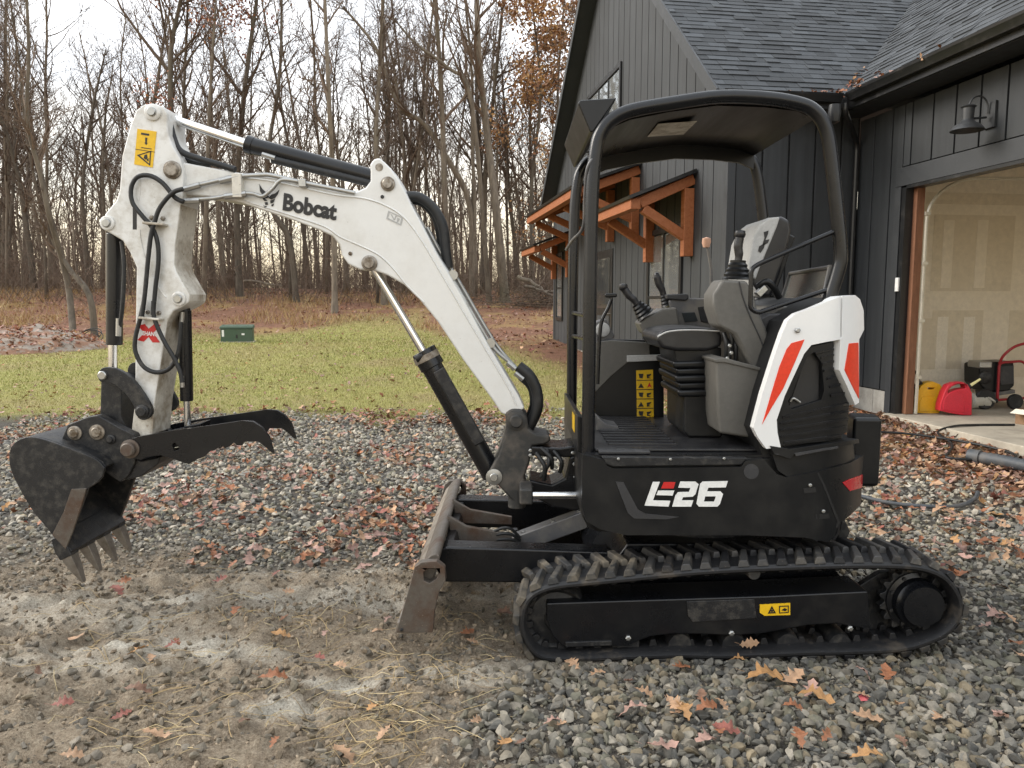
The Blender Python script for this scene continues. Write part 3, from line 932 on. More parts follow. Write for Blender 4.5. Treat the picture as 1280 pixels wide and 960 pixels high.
# gable boards
ys = [VC+0.12+0.372*k for k in range(0, 32)]
for a, b in zip(ys[:-1], ys[1:]):
    b = min(b, VF-0.12)
    if b-a < 0.06: continue
    board_yz(gable_wall, WG, WG+0.028, a+GAP/2, b-GAP/2, 0.38, main_z(a)-0.28, main_z(b)-0.28)
MB().box((WG-0.012, VC-0.012, 0.30), (WG+0.10, VC+0.115, main_z(VC)-0.25)).build('corner_board', M['trim'], house, bevel=0.004)
MB().box((WG-0.012, VF-0.115, 0.30), (WG+0.10, VF+0.012, main_z(VF)-0.25)).build('corner_board', M['trim'], house, bevel=0.004)
# foundation courses
for y0, y1 in ((0.02, 0.40), (0.41, 0.80), (0.81, VC+0.02)):
    MB().box((0.012, y0, -0.1), (0.10, y1, 0.405)).build('foundation_block', M['block'], house, bevel=0.006)
for k in range(5):
    MB().box((WG+0.02+0.37*k, VC+0.012, -0.1), (WG+0.02+0.37*k+0.36, VC+0.1, 0.385)).build('foundation_block', M['block'], house, bevel=0.006)
MB().box((WG+0.012, VC+0.02, -0.1), (WG+0.15, VF-0.02, 0.37)).build('foundation_wall', M['block'], house)

# --- roofs
def shingle_mat():
    m, n, l, b = nt('slate_grey_shingles')
    a = n.new('ShaderNodeAttribute'); a.attribute_name = 'tint'
    q = noise_node(n, l, 90, 4, 0.7)
    x = n.new('ShaderNodeMix'); x.data_type = 'RGBA'; x.blend_type = 'MULTIPLY'; x.inputs[0].default_value = 1.0
    l.new(a.outputs['Color'], x.inputs[6])
    l.new(mixc(n, l, rampf(n, l, q.outputs['Fac'], 0.35, 0.65), (0.7, 0.7, 0.7), (1.3, 1.3, 1.3)), x.inputs[7])
    l.new(x.outputs[2], b.inputs['Base Color']); b.inputs['Roughness'].default_value = 0.85
    bump(n, l, b, q.outputs['Fac'], 0.4, 0.004)
    return m
M['shingle'] = shingle_mat()
RX0, RX1 = WG-0.32, 7.0
roof = MB()
for s in (0, 1):
    ya, yb = (EV, AP) if s == 0 else (2*AP-EV, AP)
    roof.add([(RX0, ya, EZ), (RX1, ya, EZ), (RX1, yb, main_z(AP)), (RX0, yb, main_z(AP)), (RX0, ya, EZ-0.16), (RX1, ya, EZ-0.16), (RX1, yb, main_z(AP)-0.18), (RX0, yb, main_z(AP)-0.18)], BF)
main_roof = roof.build('main_roof', M['trim'], house, smooth=0)
GE, GS, GR = -0.40, 0.84, 3.35              # garage eave x, pitch, ridge x
def gar_z(x):
    return EZ + GS*(x-GE)
g = MB()
g.add([(GE, -7.7, EZ), (GE, 6.0, EZ), (GR, 6.0, gar_z(GR)), (GR, -7.7, gar_z(GR)), (GE, -7.7, EZ-0.14), (GE, 6.0, EZ-0.14), (GR, 6.0, gar_z(GR)-0.16), (GR, -7.7, gar_z(GR)-0.16)], BF)
g.add([(2*GR-GE, -7.7, EZ), (2*GR-GE, 6.0, EZ), (GR, 6.0, gar_z(GR)), (GR, -7.7, gar_z(GR)), (2*GR-GE, -7.7, EZ-0.14), (2*GR-GE, 6.0, EZ-0.14), (GR, 6.0, gar_z(GR)-0.16), (GR, -7.7, gar_z(GR)-0.16)], BF)
# only keep the garage roof where it stands proud of the main roof: it ends along the valley
g.v = [(x, min(y, EV + (z-EZ)/SLOPE + 0.25) if y > 0 else y, z) for x, y, z in g.v]
garage_roof = g.build('garage_roof', M['trim'], house, smooth=0)

def shingles(parent, along0, along1, length, point, expo=0.145):
    """tabs laid in courses; point(a, s, h) -> xyz for along a, slope distance s, height h"""
    V, Fc, T = [], [], []
    r = np.random.default_rng(5)
    s = 0.0
    while s < length:
        a = along0 - r.random()*0.3
        while a < along1:
            w = r.uniform(0.12, 0.34)
            tk = r.choice([0.009, 0.014, 0.02]); c = np.array([0.046, 0.051, 0.057])*r.choice([0.72, 0.88, 1.0, 1.14, 1.32])*r.uniform(0.9, 1.1)
            a0, a1 = max(a, along0), min(a+w-0.004, along1)
            if a1 > a0 + 0.01:
                k = len(V)
                V += [point(a0, s, 0.002), point(a1, s, 0.002), point(a1, s, tk), point(a0, s, tk), point(a0, s+expo*1.3, 0.002), point(a1, s+expo*1.3, 0.002)]
                T += [c]*6
                Fc += [(k, k+1, k+2, k+3), (k+3, k+2, k+5, k+4), (k, k+3, k+4, k+4), (k+1, k+5, k+2, k+2)]
            a += w
        s += expo
    V, T = np.array(V), np.array(T)
    tris = []
    for f in Fc:
        f = [int(i) for i in f]
        tris.append((f[0], f[1], f[2]))
        if f[3] != f[2]:
            tris.append((f[0], f[2], f[3]))
    return big_mesh('shingles', V, np.array(tris), M['shingle'], dict(tint=T), parent, kind='stuff')
cs, sn = 1/math.hypot(1, SLOPE), SLOPE/math.hypot(1, SLOPE)
shingles(main_roof, RX0, 6.5, (AP-EV)/cs, lambda a, s, h: (a, EV-0.03+s*cs-h*sn, EZ+0.003-0.025+s*sn+h*cs))
def gpoint(a, s, h):
    return (GE-0.03+s*cs-h*sn, a, EZ+0.003-0.025+s*sn+h*cs)
shingles(garage_roof, -7.75, EV+0.0, (GR-GE)/cs, gpoint)
def gpoint2(a, s, h):   # the stretch up to the valley
    p = gpoint(a, s, h); return (p[0], min(p[1], EV+0.12+(p[2]-EZ)/SLOPE), p[2])
shingles(garage_roof, EV+0.01, EV+5.2, (GR-GE)/cs, gpoint2)
# rake fascia, eave fascia, gutters, soffits
for ya, yb in ((EV, AP), (2*AP-EV, AP)):
    b = MB(); za, zb = EZ, main_z(AP)
    b.add([(RX0-0.03, ya, za-0.20), (RX0-0.03, yb, zb-0.20), (RX0-0.03, yb, zb+0.01), (RX0-0.03, ya, za+0.01), (RX0-0.002, ya, za-0.20), (RX0-0.002, yb, zb-0.20), (RX0-0.002, yb, zb+0.01), (RX0-0.002, ya, za+0.01)], BF)
    b.build('rake_board', M['trim'], house, smooth=0)
MB().box((RX0, EV-0.03, EZ-0.20), (GE-0.02, EV-0.003, EZ-0.03)).build('eave_fascia', M['gutter'], house)
MB().box((RX0+0.02, EV, EZ-0.205), (-0.003, VC-0.003, EZ-0.18)).build('soffit', M['trim'], house)
MB().box((GE+0.003, -7.7, EZ-0.205), (-0.003, EV-0.01, EZ-0.18)).build('soffit', M['trim'], house)
MB().box((GE-0.03, -7.7, EZ-0.20), (GE-0.002, EV-0.035, EZ-0.03)).build('eave_fascia', M['gutter'], house)
def gutter(path_a, path_b, out):
    a, b, o = Vector(path_a), Vector(path_b), Vector(out)
    prof = [(0.0, 0.0), (0.075, 0.0), (0.085, 0.03), (0.115, 0.075), (0.12, 0.10), (0.108, 0.10), (0.10, 0.08), (0.072, 0.035), (0.066, 0.012), (0.01, 0.012), (0.01, 0.10), (0.0, 0.10)]
    m = MB(); m.loft([[tuple(p + o*q + Vector((0, 0, h))) for q, h in prof] for p in (a, b)])
    return m.build('gutter', M['gutter'], house, smooth=20)
gutter((GE-0.032, -7.7, EZ-0.13), (GE-0.032, EV-0.16, EZ-0.13), (-1, 0, 0))
gutter((RX0+0.02, EV-0.032, EZ-0.13), (GE-0.16, EV-0.032, EZ-0.13), (0, -1, 0))
MB().tube(fillet([(GE-0.10, EV-0.10, EZ-0.14), (GE-0.10, EV-0.10, EZ-0.25), (-0.07, VC-0.07, EZ-0.55), (-0.07, VC-0.07, 0.25), (-0.16, VC-0.16, 0.16)], 0.1), 0.036, 10).build('downspout', M['gutter'], house)
r_ = np.random.default_rng(3)      # leaves caught in the gutter and valley
pos, sc = [], []
for i in range(90):
    t = r_.random()
    if i < 34: p = (GE-0.10+r_.normal(0, .05), EV-0.1-abs(r_.normal(0, 1.0)), EZ+r_.uniform(-.06, .03))
    elif i < 66: p = (GE-0.1-abs(r_.normal(0, .5)), EV-0.08+r_.normal(0, .04), EZ+r_.uniform(-.06, .03))
    else:
        q = abs(r_.normal(0, .35)); p = (GE+q+r_.normal(0, .05), EV+q+r_.normal(0, .05), EZ+SLOPE*q+0.05)
    pos.append(HM @ Vector(p)); sc.append(r_.uniform(.05, .11))
tag(scatter('gutter_leaves', [leaf_shape(950+i, False) for i in range(5)], np.array(pos), np.array(sc), LC[r_.choice(6, 90, p=[.4, .2, .1, .1, .05, .15])]*0.9, bpy.data.materials['dry_leaves'], tilt=0.5),
    'dead leaves caught in the gutter and roof valley', 'leaves')

# --- windows of the gable wall
def window(y0, y1, z0, z1, mull=(), rail=None, glassmat='coated_glass'):
    x0 = WG-0.02
    f = MB()
    f.box((x0-0.02, y0-0.09, z0-0.09), (x0+0.04, y0, z1+0.09)); f.box((x0-0.02, y1, z0-0.09), (x0+0.04, y1+0.09, z1+0.09))
    f.box((x0-0.024, y0-0.085, z1), (x0+0.04, y1+0.085, z1+0.088)); f.box((x0-0.03, y0-0.085, z0-0.088), (x0+0.04, y1+0.085, z0))
    w = f.build('window', M['gutter'], house, bevel=0.004)
    edges = [y0] + list(mull) + [y1]
    for a, b in zip(edges[:-1], edges[1:]):
        for c, d in (((z0, z1),) if rail is None else ((z0, rail), (rail, z1))):
            MB().box((x0+0.004, a+0.022, c+0.022), (x0+0.014, b-0.022, d-0.022)).build('pane', M[glassmat], w, smooth=0)
    for y in mull: MB().box((x0-0.012, y-0.024, z0+0.002), (x0+0.03, y+0.024, z1-0.002)).build('muntin', M['gutter'], w)
    if rail: MB().box((x0-0.009, y0+0.002, rail-0.02), (x0+0.03, y1-0.002, rail+0.02)).build('muntin', M['gutter'], w)
    return w
window(2.62, 4.10, 0.95, 2.66, (3.36,), 1.62)
window(11.35, 12.05, 1.12, 2.75, (), 1.9)
window(6.10, 8.60, 5.0, 6.05, (6.92, 7.70))
# entry door, recessed under the long awning
dr = MB().box((WG-0.022, 6.45, 0.36), (WG-0.004, 7.75, 2.62)).build('entry_door', M['gutter'], house, bevel=0.004)
for z0, z1 in ((0.5, 1.25), (1.4, 2.45)):
    MB().box((WG-0.034, 6.62, z0), (WG-0.024, 7.58, z1)).build('door_panel', M['trim'] if z0 < 1 else M['glass'], dr, bevel=0.004)
MB().tube([(WG-0.024, 6.55, 1.3), (WG-0.07, 6.55, 1.3), (WG-0.07, 6.66, 1.3)], 0.012, 8).build('door_handle', M['zinc'], dr)

# --- timber awnings
def awning(y0, y1, proj, zf, zw, nb, drop, ts=0.15):
    xf = WG-proj
    up = Vector((zf-zw, 0, proj)).normalized()
    n_ = Vector((-(zw-zf), 0, proj)).normalized()
    a, b = Vector((xf-0.10, 0, zf+ts/2-0.10*(zw-zf)/proj)), Vector((WG-0.002, 0, zw+ts/2))
    m = MB()
    vs_ = []
    for h in (0.012, 0.06):
        for p in (a, b):
            for y in (y0-0.10, y1+0.10):
                q = p + n_*h; vs_.append((q.x, y, q.z))
    m.add(vs_, [(0,1,3,2),(4,6,7,5),(0,4,5,1),(1,5,7,3),(3,7,6,2),(2,6,4,0)])
    top = m.build('awning', M['gutter'], house, smooth=0)
    MB().box((xf-ts/2, y0-0.02, zf-ts*0.62), (xf+ts/2, y1+0.02, zf+ts*0.42)).build('front_beam', M['cedar'], top, bevel=0.008)
    for i in range(nb):
        y = y0 + ts/2 + (y1-y0-ts)*i/(nb-1)
        MB().bar((xf+ts/2+0.003, y, zf), (WG-0.004, y, zw-0.0), ts*0.9, ts).build('rafter', M['cedar'], top, bevel=0.008)
        MB().box((WG-ts-0.004, y-ts/2, zw-drop), (WG-0.004, y+ts/2, zw-ts*0.9)).build('post', M['cedar'], top, bevel=0.008)
        MB().bar((xf+ts*0.9, y, zf-ts*0.5), (WG-ts*0.7, y, zw-drop+0.28), ts*0.8, ts*0.9).build('brace', M['cedar'], top, bevel=0.008)
    sl = MB()
    sl.add([(a.x+0.02, y0-0.05, a.z+0.0), (b.x-0.01, y0-0.05, b.z), (b.x-0.01, y1+0.05, b.z), (a.x+0.02, y1+0.05, a.z)], [(0, 1, 2, 3)])
    sl.build('boarding', M['cedar'], top, smooth=0)
    return top
awning(2.12, 4.05, 0.90, 2.98, 3.34, 2, 1.12)
awning(4.75, 9.80, 1.15, 3.50, 3.90, 4, 1.15)
awning(10.2, 12.2, 0.90, 2.86, 3.20, 2, 1.05)

# --- garage door surround and inside
dark = MB()
dark.box((-0.022, -5.5, 2.965), (-0.002, 0.10, 3.19)); dark.build('door_header', M['trim'], house, bevel=0.004)
MB().box((-0.022, 0.0, 0.13), (-0.002, 0.11, 2.96)).build('door_casing', M['trim'], house, bevel=0.004)
MB().box((-0.018, -0.10, 0.13), (0.085, -0.025, 2.94)).build('door_jamb', M['gutter'], house)
MB().box((0.087, -0.17, 0.155), (0.19, -0.03, 2.96)).build('door_jamb', M['jamb_wood'], house, bevel=0.004)
MB().box((-0.018, -5.3, 2.925), (0.14, -0.102, 2.962)).build('door_jamb', M['gutter'], house)
tr = MB(); tr.tube(fillet([(0.225, -0.17, 0.16), (0.225, -0.17, 2.75), (0.62, -0.17, 3.05), (3.2, -0.17, 3.1)], 0.35, 6), 0.022, 6)
trk = tr.build('door_track', M['cream_metal'], house)
for z in (0.6, 1.3, 2.0, 2.6):
    MB().box((0.192, -0.20, z), (0.26, -0.135, z+0.04)).build('track_bracket', M['cream_metal'], trk)
MB().box((-0.045, -0.075, 1.68), (-0.020, -0.015, 1.85)).build('outlet_cover', M['decal_white'], house, bevel=0.006)
slab = MB().plan([(-0.13, -7.35), (6.6, -7.35), (6.6, 0.98), (0.16, 0.98), (0.16, 0.0), (-0.13, 0.0)], -0.15, 0.15).build('garage_slab', M['concrete'], house, bevel=0.012)
WV = 0.78
XB, YE = 6.4, -7.2
sw = MB().box((0.17, WV, 0.152), (XB, WV+0.12, 3.45)).build('garage_side_wall', M['drywall'], house)
XB, YE = 6.4, -7.2                        # garage back wall and near end
M['ceiling_white'] = paint('primed_ceiling', (0.78, 0.74, 0.66), 0.9, bmp=0.02)  # pale on the unseen ceiling and back wall to bounce light inside
bw = MB()
bw.box((XB, YE, 0.152), (XB+0.2, WV, 0.9)); bw.box((XB, YE, 2.75), (XB+0.2, WV, 3.45))
for ya, yb in ((YE, -6.6), (-4.4, -3.8), (-1.6, WV)):  # piers leave unseen window openings, added to bring daylight into the garage
    bw.box((XB, ya, 0.901), (XB+0.2, yb, 2.749))
bw.build('garage_back_wall', M['ceiling_white'], house)
MB().box((0.17, YE, 3.46), (XB+0.2, WV+0.12, 3.52)).build('garage_ceiling', M['ceiling_white'], house)
ew = MB(); ew.box((0.17, YE-0.15, 0.152), (1.2, YE-0.001, 3.45)); ew.box((5.4, YE-0.15, 0.152), (XB, YE-0.001, 3.45)); ew.box((1.201, YE-0.15, 2.85), (5.399, YE-0.001, 3.45))  # wide opening added in this unseen end to brighten the garage
ew.build('garage_end_wall', M['siding'], house)
MB().box((XB+0.1, WV+0.13, 0.0), (XB+0.3, VF, 4.1)).build('far_side_wall', M['siding'], house)
MB().box((WG+0.2, VF-0.03, 0.0), (XB+0.3, VF+0.1, main_z(VF)-0.2)).build('rear_wall', M['siding'], house)
MB().add([(0.0, YE-0.15, 3.97), (XB+0.2, YE-0.15, 3.97), (GR, YE-0.15, gar_z(GR)-0.3), (0.0, YE-0.05, 3.97), (XB+0.2, YE-0.05, 3.97), (GR, YE-0.05, gar_z(GR)-0.3)], [(0,1,2),(5,4,3),(0,3,4,1),(1,4,5,2),(2,5,3,0)]).build('end_gable', M['siding'], house, smooth=0)
def patch(px, mat, t):
    (x0, z1), (x1, z0) = HV(px[0], px[1], WV), HV(px[2], px[3], WV)
    MB().box((x0, WV-t, max(z0, 0.16)), (x1, WV-0.0005, min(z1, 3.4))).build('drywall_patch', M[mat], sw, bevel=0.001, seg=1)
patch((1168, 268, 1263, 364), 'drywall_dark', 0.003)
patch((1158, 240, 1330, 258), 'drywall_dark', 0.003)
patch((1146, 398, 1165, 470), 'drywall_dark', 0.003)
patch((1166, 388, 1224, 470), 'drywall_dark', 0.004)
patch((1262, 388, 1330, 470), 'drywall_dark', 0.003)
for x in (1172, 1205): patch((x, 396, x+9, 470), 'mud', 0.006)
for x in (1180, 1222): patch((x, 275, x+8, 360), 'drywall', 0.006)
patch((1150, 462, 1216, 474), 'mud', 0.007)

# --- barn lamp over the garage door (unlit)
lx, ly = 0.0, -1.40
lamp = empty('wall_lamp', HM @ Vector((0, ly, 3.36)), HA, 'black gooseneck barn lamp on the charcoal wall above the garage door', 'lamp', world_children=False)
M['lamp'] = paint('grey_black_lamp_metal', (0.05, 0.052, 0.055), 0.4, metal=0.3, dirt=(0.09, 0.09, 0.09))
MB().box((-0.03, -0.08, 0.0), (-0.001, 0.08, 0.27)).build('mounting_plate', M['trim'], lamp, bevel=0.005)
MB().lathe([(0.0, 0.0), (0.06, 0.0), (0.055, 0.025), (0.0, 0.03)], (-0.032, 0, 0.13), 'X', 20).build('wall_cup', M['lamp'], lamp)
MB().tube(catmull([(-0.05, 0, 0.15), (-0.06, 0, 0.26), (-0.13, 0, 0.32), (-0.22, 0, 0.30), (-0.27, 0, 0.22)], 6), 0.009, 8).build('gooseneck', M['lamp'], lamp)
MB().cyl((-0.06, 0, 0.11), (-0.24, 0, 0.09), 0.012, seg=8).build('arm', M['lamp'], lamp)
MB().lathe([(0.0, 0.21), (0.055, 0.205), (0.075, 0.19), (0.06, 0.175), (0.055, 0.06), (0.075, 0.03), (0.13, 0.0), (0.165, -0.05), (0.16, -0.055), (0.12, -0.01), (0.05, 0.02), (0.0, 0.02)], (-0.27, 0, 0.02), 'Z', 28).build('lamp_shade', M['lamp'], lamp)

# ================================================================== WOODS
def bark_mat(name, a, b2):
    m, n, l, b = nt(name)
    q = noise_node(n, l, 1.0, 8, 0.7, stretch=(7, 7, 1.4)); q2 = noise_node(n, l, 0.35, 4, 0.6)
    oi = n.new('ShaderNodeObjectInfo')
    c = mixc(n, l, rampf(n, l, q.outputs['Fac'], 0.3, 0.7), a, b2)
    c = mixc(n, l, rampf(n, l, q2.outputs['Fac'], 0.55, 0.75, (0, 0.5)), c, (0.12, 0.115, 0.07))
    h = n.new('ShaderNodeHueSaturation'); l.new(c, h.inputs['Color'])
    l.new(rampf(n, l, oi.outputs['Random'], 0, 1, (0.7, 1.3)), h.inputs['Value'])
    l.new(h.outputs['Color'], b.inputs['Base Color']); b.inputs['Roughness'].default_value = 0.9
    bump(n, l, b, q.outputs['Fac'], 0.6, 0.03)
    return m
M['bark'] = bark_mat('grey_brown_bark', (0.066, 0.052, 0.039), (0.18, 0.147, 0.109))
M['twig'] = bark_mat('twig_bark', (0.075, 0.052, 0.037), (0.155, 0.108, 0.077))

def wander(rg, p, d, L, n, wig, lift):
    pts, q, dd = [Vector(p)], Vector(p), Vector(d).normalized()
    for i in range(n):
        dd = (dd + Vector((rg.gauss(0, wig), rg.gauss(0, wig), rg.gauss(0, wig*0.6) + lift))).normalized()
        q = q + dd*(L/n); pts.append(q.copy())
    return pts

def side_dir(rg, axis_, ang, az=None):
    s, u = frame_for(axis_)
    a = rg.uniform(0, 6.283) if az is None else az
    return (axis_.normalized()*math.cos(ang) + (s*math.cos(a)+u*math.sin(a))*math.sin(ang)).normalized()

def at_path(pts, t):
    f = t*(len(pts)-1); i = min(int(f), len(pts)-2)
    return pts[i].lerp(pts[i+1], f-i), pts[i+1]-pts[i]

def grow(rg, path, r0, r1, nl, t0, L1, fine=1.0, leaves=0, lower_twigs=0):
    """trunk mesh and crown mesh for a bare tree along a given trunk path"""
    trunk, crown, tips = MB(), MB(), []
    n = len(path)
    rads = [r0*(1-i/(n-1))**0.8*(1-r1/r0) + r1 for i in range(n)]
    rads[0] = r0*1.35
    trunk.tube(path, r0, 8, rads)
    H = sum((path[i+1]-path[i]).length for i in range(n-1))
    def twigs(pts, r, L, k, lvl):
        for _ in range(k):
            t = rg.uniform(0.25, 1.0); p, d = at_path(pts, t)
            tw = wander(rg, p, side_dir(rg, d, rg.uniform(0.4, 0.95)), L*rg.uniform(0.5, 1.1), 3 if lvl == 2 else 2, 0.16, 0.05)
            crown.tube(tw, r, 3, [r, r*0.7, r*0.45, r*0.3][:len(tw)] if len(tw) > 3 else [r, r*0.65, r*0.35])
            tips.append(tw[-1])
            if lvl < 3:
                twigs(tw, max(r*0.6, 0.006), L*0.55, max(1, int(4*fine)), lvl+1)
    for i in range(nl):
        t = t0 + (1-t0)*((i+rg.random())/nl)
        p, d = at_path(path, min(t, 0.985))
        rr = max(0.02, (r0*(1-t)**0.8 + r1)*rg.uniform(0.35, 0.62))
        L = L1*(1.15-0.75*(t-t0)/(1-t0))*rg.uniform(0.6, 1.2)
        lim = wander(rg, p, side_dir(rg, d, rg.uniform(0.45, 0.95)), L, 6, 0.13, 0.09)
        crown.tube(lim, rr, 4, [rr*(1-j/6.6) for j in range(7)])
        tips.append(lim[-1])
        twigs(lim, max(rr*0.38, 0.011), L*0.5, max(2, int(rg.uniform(5, 8)*fine)), 2)
    for i in range(lower_twigs):
        p, d = at_path(path, rg.uniform(0.08, t0))
        tw = wander(rg, p, side_dir(rg, d, rg.uniform(0.7, 1.3)), rg.uniform(0.6, 1.8), 3, 0.2, 0.02)
        crown.tube(tw, 0.012, 3, [0.014, 0.01, 0.007, 0.004]); twigs(tw, 0.007, 0.6, 3, 3)
    twigs(path[-3:], max(r1*0.6, 0.01), L1*0.45, int(7*fine)+2, 2)
    return trunk, crown, tips

def leaf_cloud(rg, tips, per, spread, size, cols):
    V, T, C = [], [], []
    for p in tips:
        for _ in range(per):
            c = p + Vector((rg.gauss(0, spread), rg.gauss(0, spread), rg.gauss(0, spread*0.8)))
            a = Vector((rg.gauss(0, 1), rg.gauss(0, 1), rg.gauss(0, 1))).normalized()*size*rg.uniform(0.6, 1.3)
            b = a.cross(Vector((rg.gauss(0, 1), rg.gauss(0, 1), rg.gauss(0, 1)))).normalized()*size*0.55
            k = len(V); V += [c-a, c+b, c+a, c-b]; T.append((k, k+1, k+2, k+3))
            q = rg.choice(cols); f = rg.uniform(0.7, 1.2); C += [(q[0]*f, q[1]*f, q[2]*f)]*4
    return np.array([v[:] for v in V]), np.array(T), np.array(C)
M['tree_leaf'] = attr_mat('tree_leaves', 0.65, 0.0, 5.0)

protos = []
for i in range(11):
    rg = random.Random(100+i)
    H = rg.uniform(11.5, 17); r0 = rg.choice([0.06, 0.075, 0.09, 0.12, 0.16])
    lean = Vector((rg.gauss(0, 0.06), rg.gauss(0, 0.05), 1))
    path = wander(rg, (0, 0, -0.15), lean, H, 11, 0.045, 0.02)
    if i in (3, 6, 8):                                  # thin understorey stem
        H = rg.uniform(6, 9); r0 = 0.05
        path = wander(rg, (0, 0, -0.1), lean, H, 9, 0.09, 0.02)
        tr, cr, _ = grow(rg, path, r0, 0.015, 16, 0.2, H*0.24, 0.8, lower_twigs=6)
    else:
        tr, cr, _ = grow(rg, path, r0, 0.03, rg.randint(15, 21), rg.uniform(0.28, 0.42), H*0.25, 1.0, lower_twigs=8)
    def me_of(mb, nm, mat):
        me = bpy.data.meshes.new(nm); me.from_pydata(mb.v, [], mb.f); me.shade_smooth(); me.materials.append(mat); return me
    protos.append((me_of(tr, 'trunk', M['bark']), me_of(cr, 'crown', M['twig']), r0))

def place_tree(k, x, y, rz, s, label, group, name='woodland_tree'):
    t = empty(name, (x, y, float(gz(x, y))), rz, label, 'tree', group, world_children=False)
    t.scale = (s, s, s)
    for me, nm in ((protos[k][0], 'trunk'), (protos[k][1], 'crown')):
        o = bpy.data.objects.new(nm, me); COL.objects.link(o); o.parent = t
    return t
rg = random.Random(5)
cnt = 0
while cnt < 150:
    d = 33 + 30*rg.random()**1.15
    x = rg.uniform(-0.78*d - 2, 0.14*d + 1)
    if d < 36 and rg.random() < 0.5: continue
    k = rg.randrange(len(protos))
    if protos[k][2] < 0.06:
        lab, grp = 'thin bare sapling standing among the woodland trees', 'saplings in the bare woods'
    elif protos[k][2] < 0.10:
        lab, grp = 'slender bare grey tree in the leafless woods', 'slender trees in the bare woods'
    else:
        lab, grp = 'stout bare grey brown tree in the leafless woods', 'stout trees in the bare woods'
    place_tree(k, x, d, rg.uniform(0, 6.28), rg.uniform(0.85, 1.25), lab, grp, 'sapling' if protos[k][2] < 0.06 else 'woodland_tree')
    cnt += 1

# trees one can pick out, each along its own trunk line (pixels of the photo at its distance)
def special(pix, d, r0, label, nl=16, t0=0.35, L1=3.2, seed=1, leaves=0, cols=None, fine=1.0, name='woodland_tree', low=6, size=0.10):
    rg = random.Random(seed); r0 *= 0.82
    pts = [P3(x, y, d + 0.35*rg.gauss(0, 1)*(i > 0)) for i, (x, y) in enumerate(pix)]
    bx, by = pts[0].x, pts[0].y
    bz = float(gz(bx, by))
    pts[0].z = bz - 0.1
    t = empty(name, (bx, by, bz), 0, label, 'tree')
    tr, cr, tips = grow(rg, catmull(pts, 4), r0, r0*0.28, nl, t0, L1, fine, lower_twigs=low)
    tr.build('trunk', M['bark'], t, fix=False, smooth=60); cr.build('crown', M['twig'], t, fix=False, smooth=60)
    if leaves:
        rg.shuffle(tips)
        V, T, C = leaf_cloud(rg, tips[:leaves], 28, 0.36, size, cols)
        big_mesh('foliage', V, T, M['tree_leaf'], dict(tint=C), t)
    return t
RUST = [(0.42, 0.16, 0.08), (0.34, 0.13, 0.09), (0.44, 0.21, 0.09), (0.30, 0.13, 0.09)]
OCHRE = [(0.42, 0.24, 0.09), (0.36, 0.19, 0.08), (0.30, 0.15, 0.08)]
special([(418, 381), (417, 250), (411, 120), (406, 0), (400, -130)], 30.5, 0.15, 'straight slender tree standing out in front of the woods on the leafy edge', seed=3, t0=0.4, L1=2.6, nl=14)
special([(632, 352), (621, 270), (608, 160), (598, 62), (596, -40), (600, -130)], 34.0, 0.24, 'stout tree with a forking crown near the house corner', seed=5, L1=4.6, nl=13, t0=0.42)
special([(611, 165), (590, 130), (560, 85), (520, 55), (490, 20)], 34.0, 0.13, 'long side limb tree reaching left from the stout forked tree', seed=6, L1=2.4, nl=10, t0=0.3, low=0)
special([(590, 352), (588, 260), (560, 200), (530, 155), (497, 130), (470, 60), (430, 10)], 36.5, 0.19, 'tree leaning far to the left with a crooked trunk', seed=7, L1=3.4, nl=13, t0=0.4)
special([(92, 421), (84, 350), (62, 270), (50, 215), (34, 150), (36, 60), (30, -60)], 24.5, 0.13, 'crooked tree with an S shaped trunk beside the gravel pile', seed=8, L1=2.4, nl=14, t0=0.45)
special([(118, 416), (112, 370), (86, 335), (66, 300), (58, 262)], 24.8, 0.14, 'bent trunk sprouting low beside the crooked tree', seed=9, L1=1.8, nl=10, t0=0.5)
special([(212, 372), (212, 250), (213, 130), (214, 60), (226, 0), (240, -70)], 35.0, 0.20, 'dark oak with rust coloured leaves left in a spreading crown', seed=10, L1=5.4, nl=17, t0=0.42, leaves=420, cols=RUST, size=0.085)
special([(668, 350), (664, 240), (676, 120), (668, 30), (660, -60)], 38.0, 0.12, 'slim oak keeping tufts of ochre leaves beside the gable', seed=12, L1=3.0, nl=16, t0=0.2, leaves=230, cols=OCHRE, size=0.10)
special([(705, 350), (702, 240), (697, 120), (704, 20), (706, -60)], 43.0, 0.12, 'tall oak with orange leaves behind the gable rake', seed=13, L1=3.4, nl=15, t0=0.2, leaves=230, cols=OCHRE, size=0.11)
special([(196, 402), (188, 350), (196, 300), (206, 240), (190, 170)], 30.0, 0.10, 'thin twisted tree behind the stick of the digger', seed=14, L1=2.2, nl=12, t0=0.3)
special([(370, 366), (362, 300), (340, 262), (334, 200), (350, 90), (352, -40)], 33.5, 0.17, 'pale trunked tree kinked near its foot behind the boom', seed=15, L1=3.4, nl=14, t0=0.4)
special([(480, 372), (478, 300), (470, 180), (476, 60), (480, -60)], 33.0, 0.17, 'upright grey tree behind the boom elbow', seed=16, L1=3.2, nl=14, t0=0.4)
special([(560, 360), (556, 250), (552, 120), (545, 10), (540, -80)], 35.0, 0.19, 'upright dark tree behind the boom hoses', seed=17, L1=3.3, nl=14, t0=0.38)
special([(300, 368), (296, 250), (304, 130), (318, 20), (330, -60)], 36.0, 0.20, 'broad dark tree behind the arm cylinder', seed=18, L1=4.0, nl=15, t0=0.38)
special([(254, 368), (258, 260), (262, 130), (270, 0)], 34.0, 0.15, 'grey tree rising beside the stick', seed=19, L1=3.3, nl=15, t0=0.36)

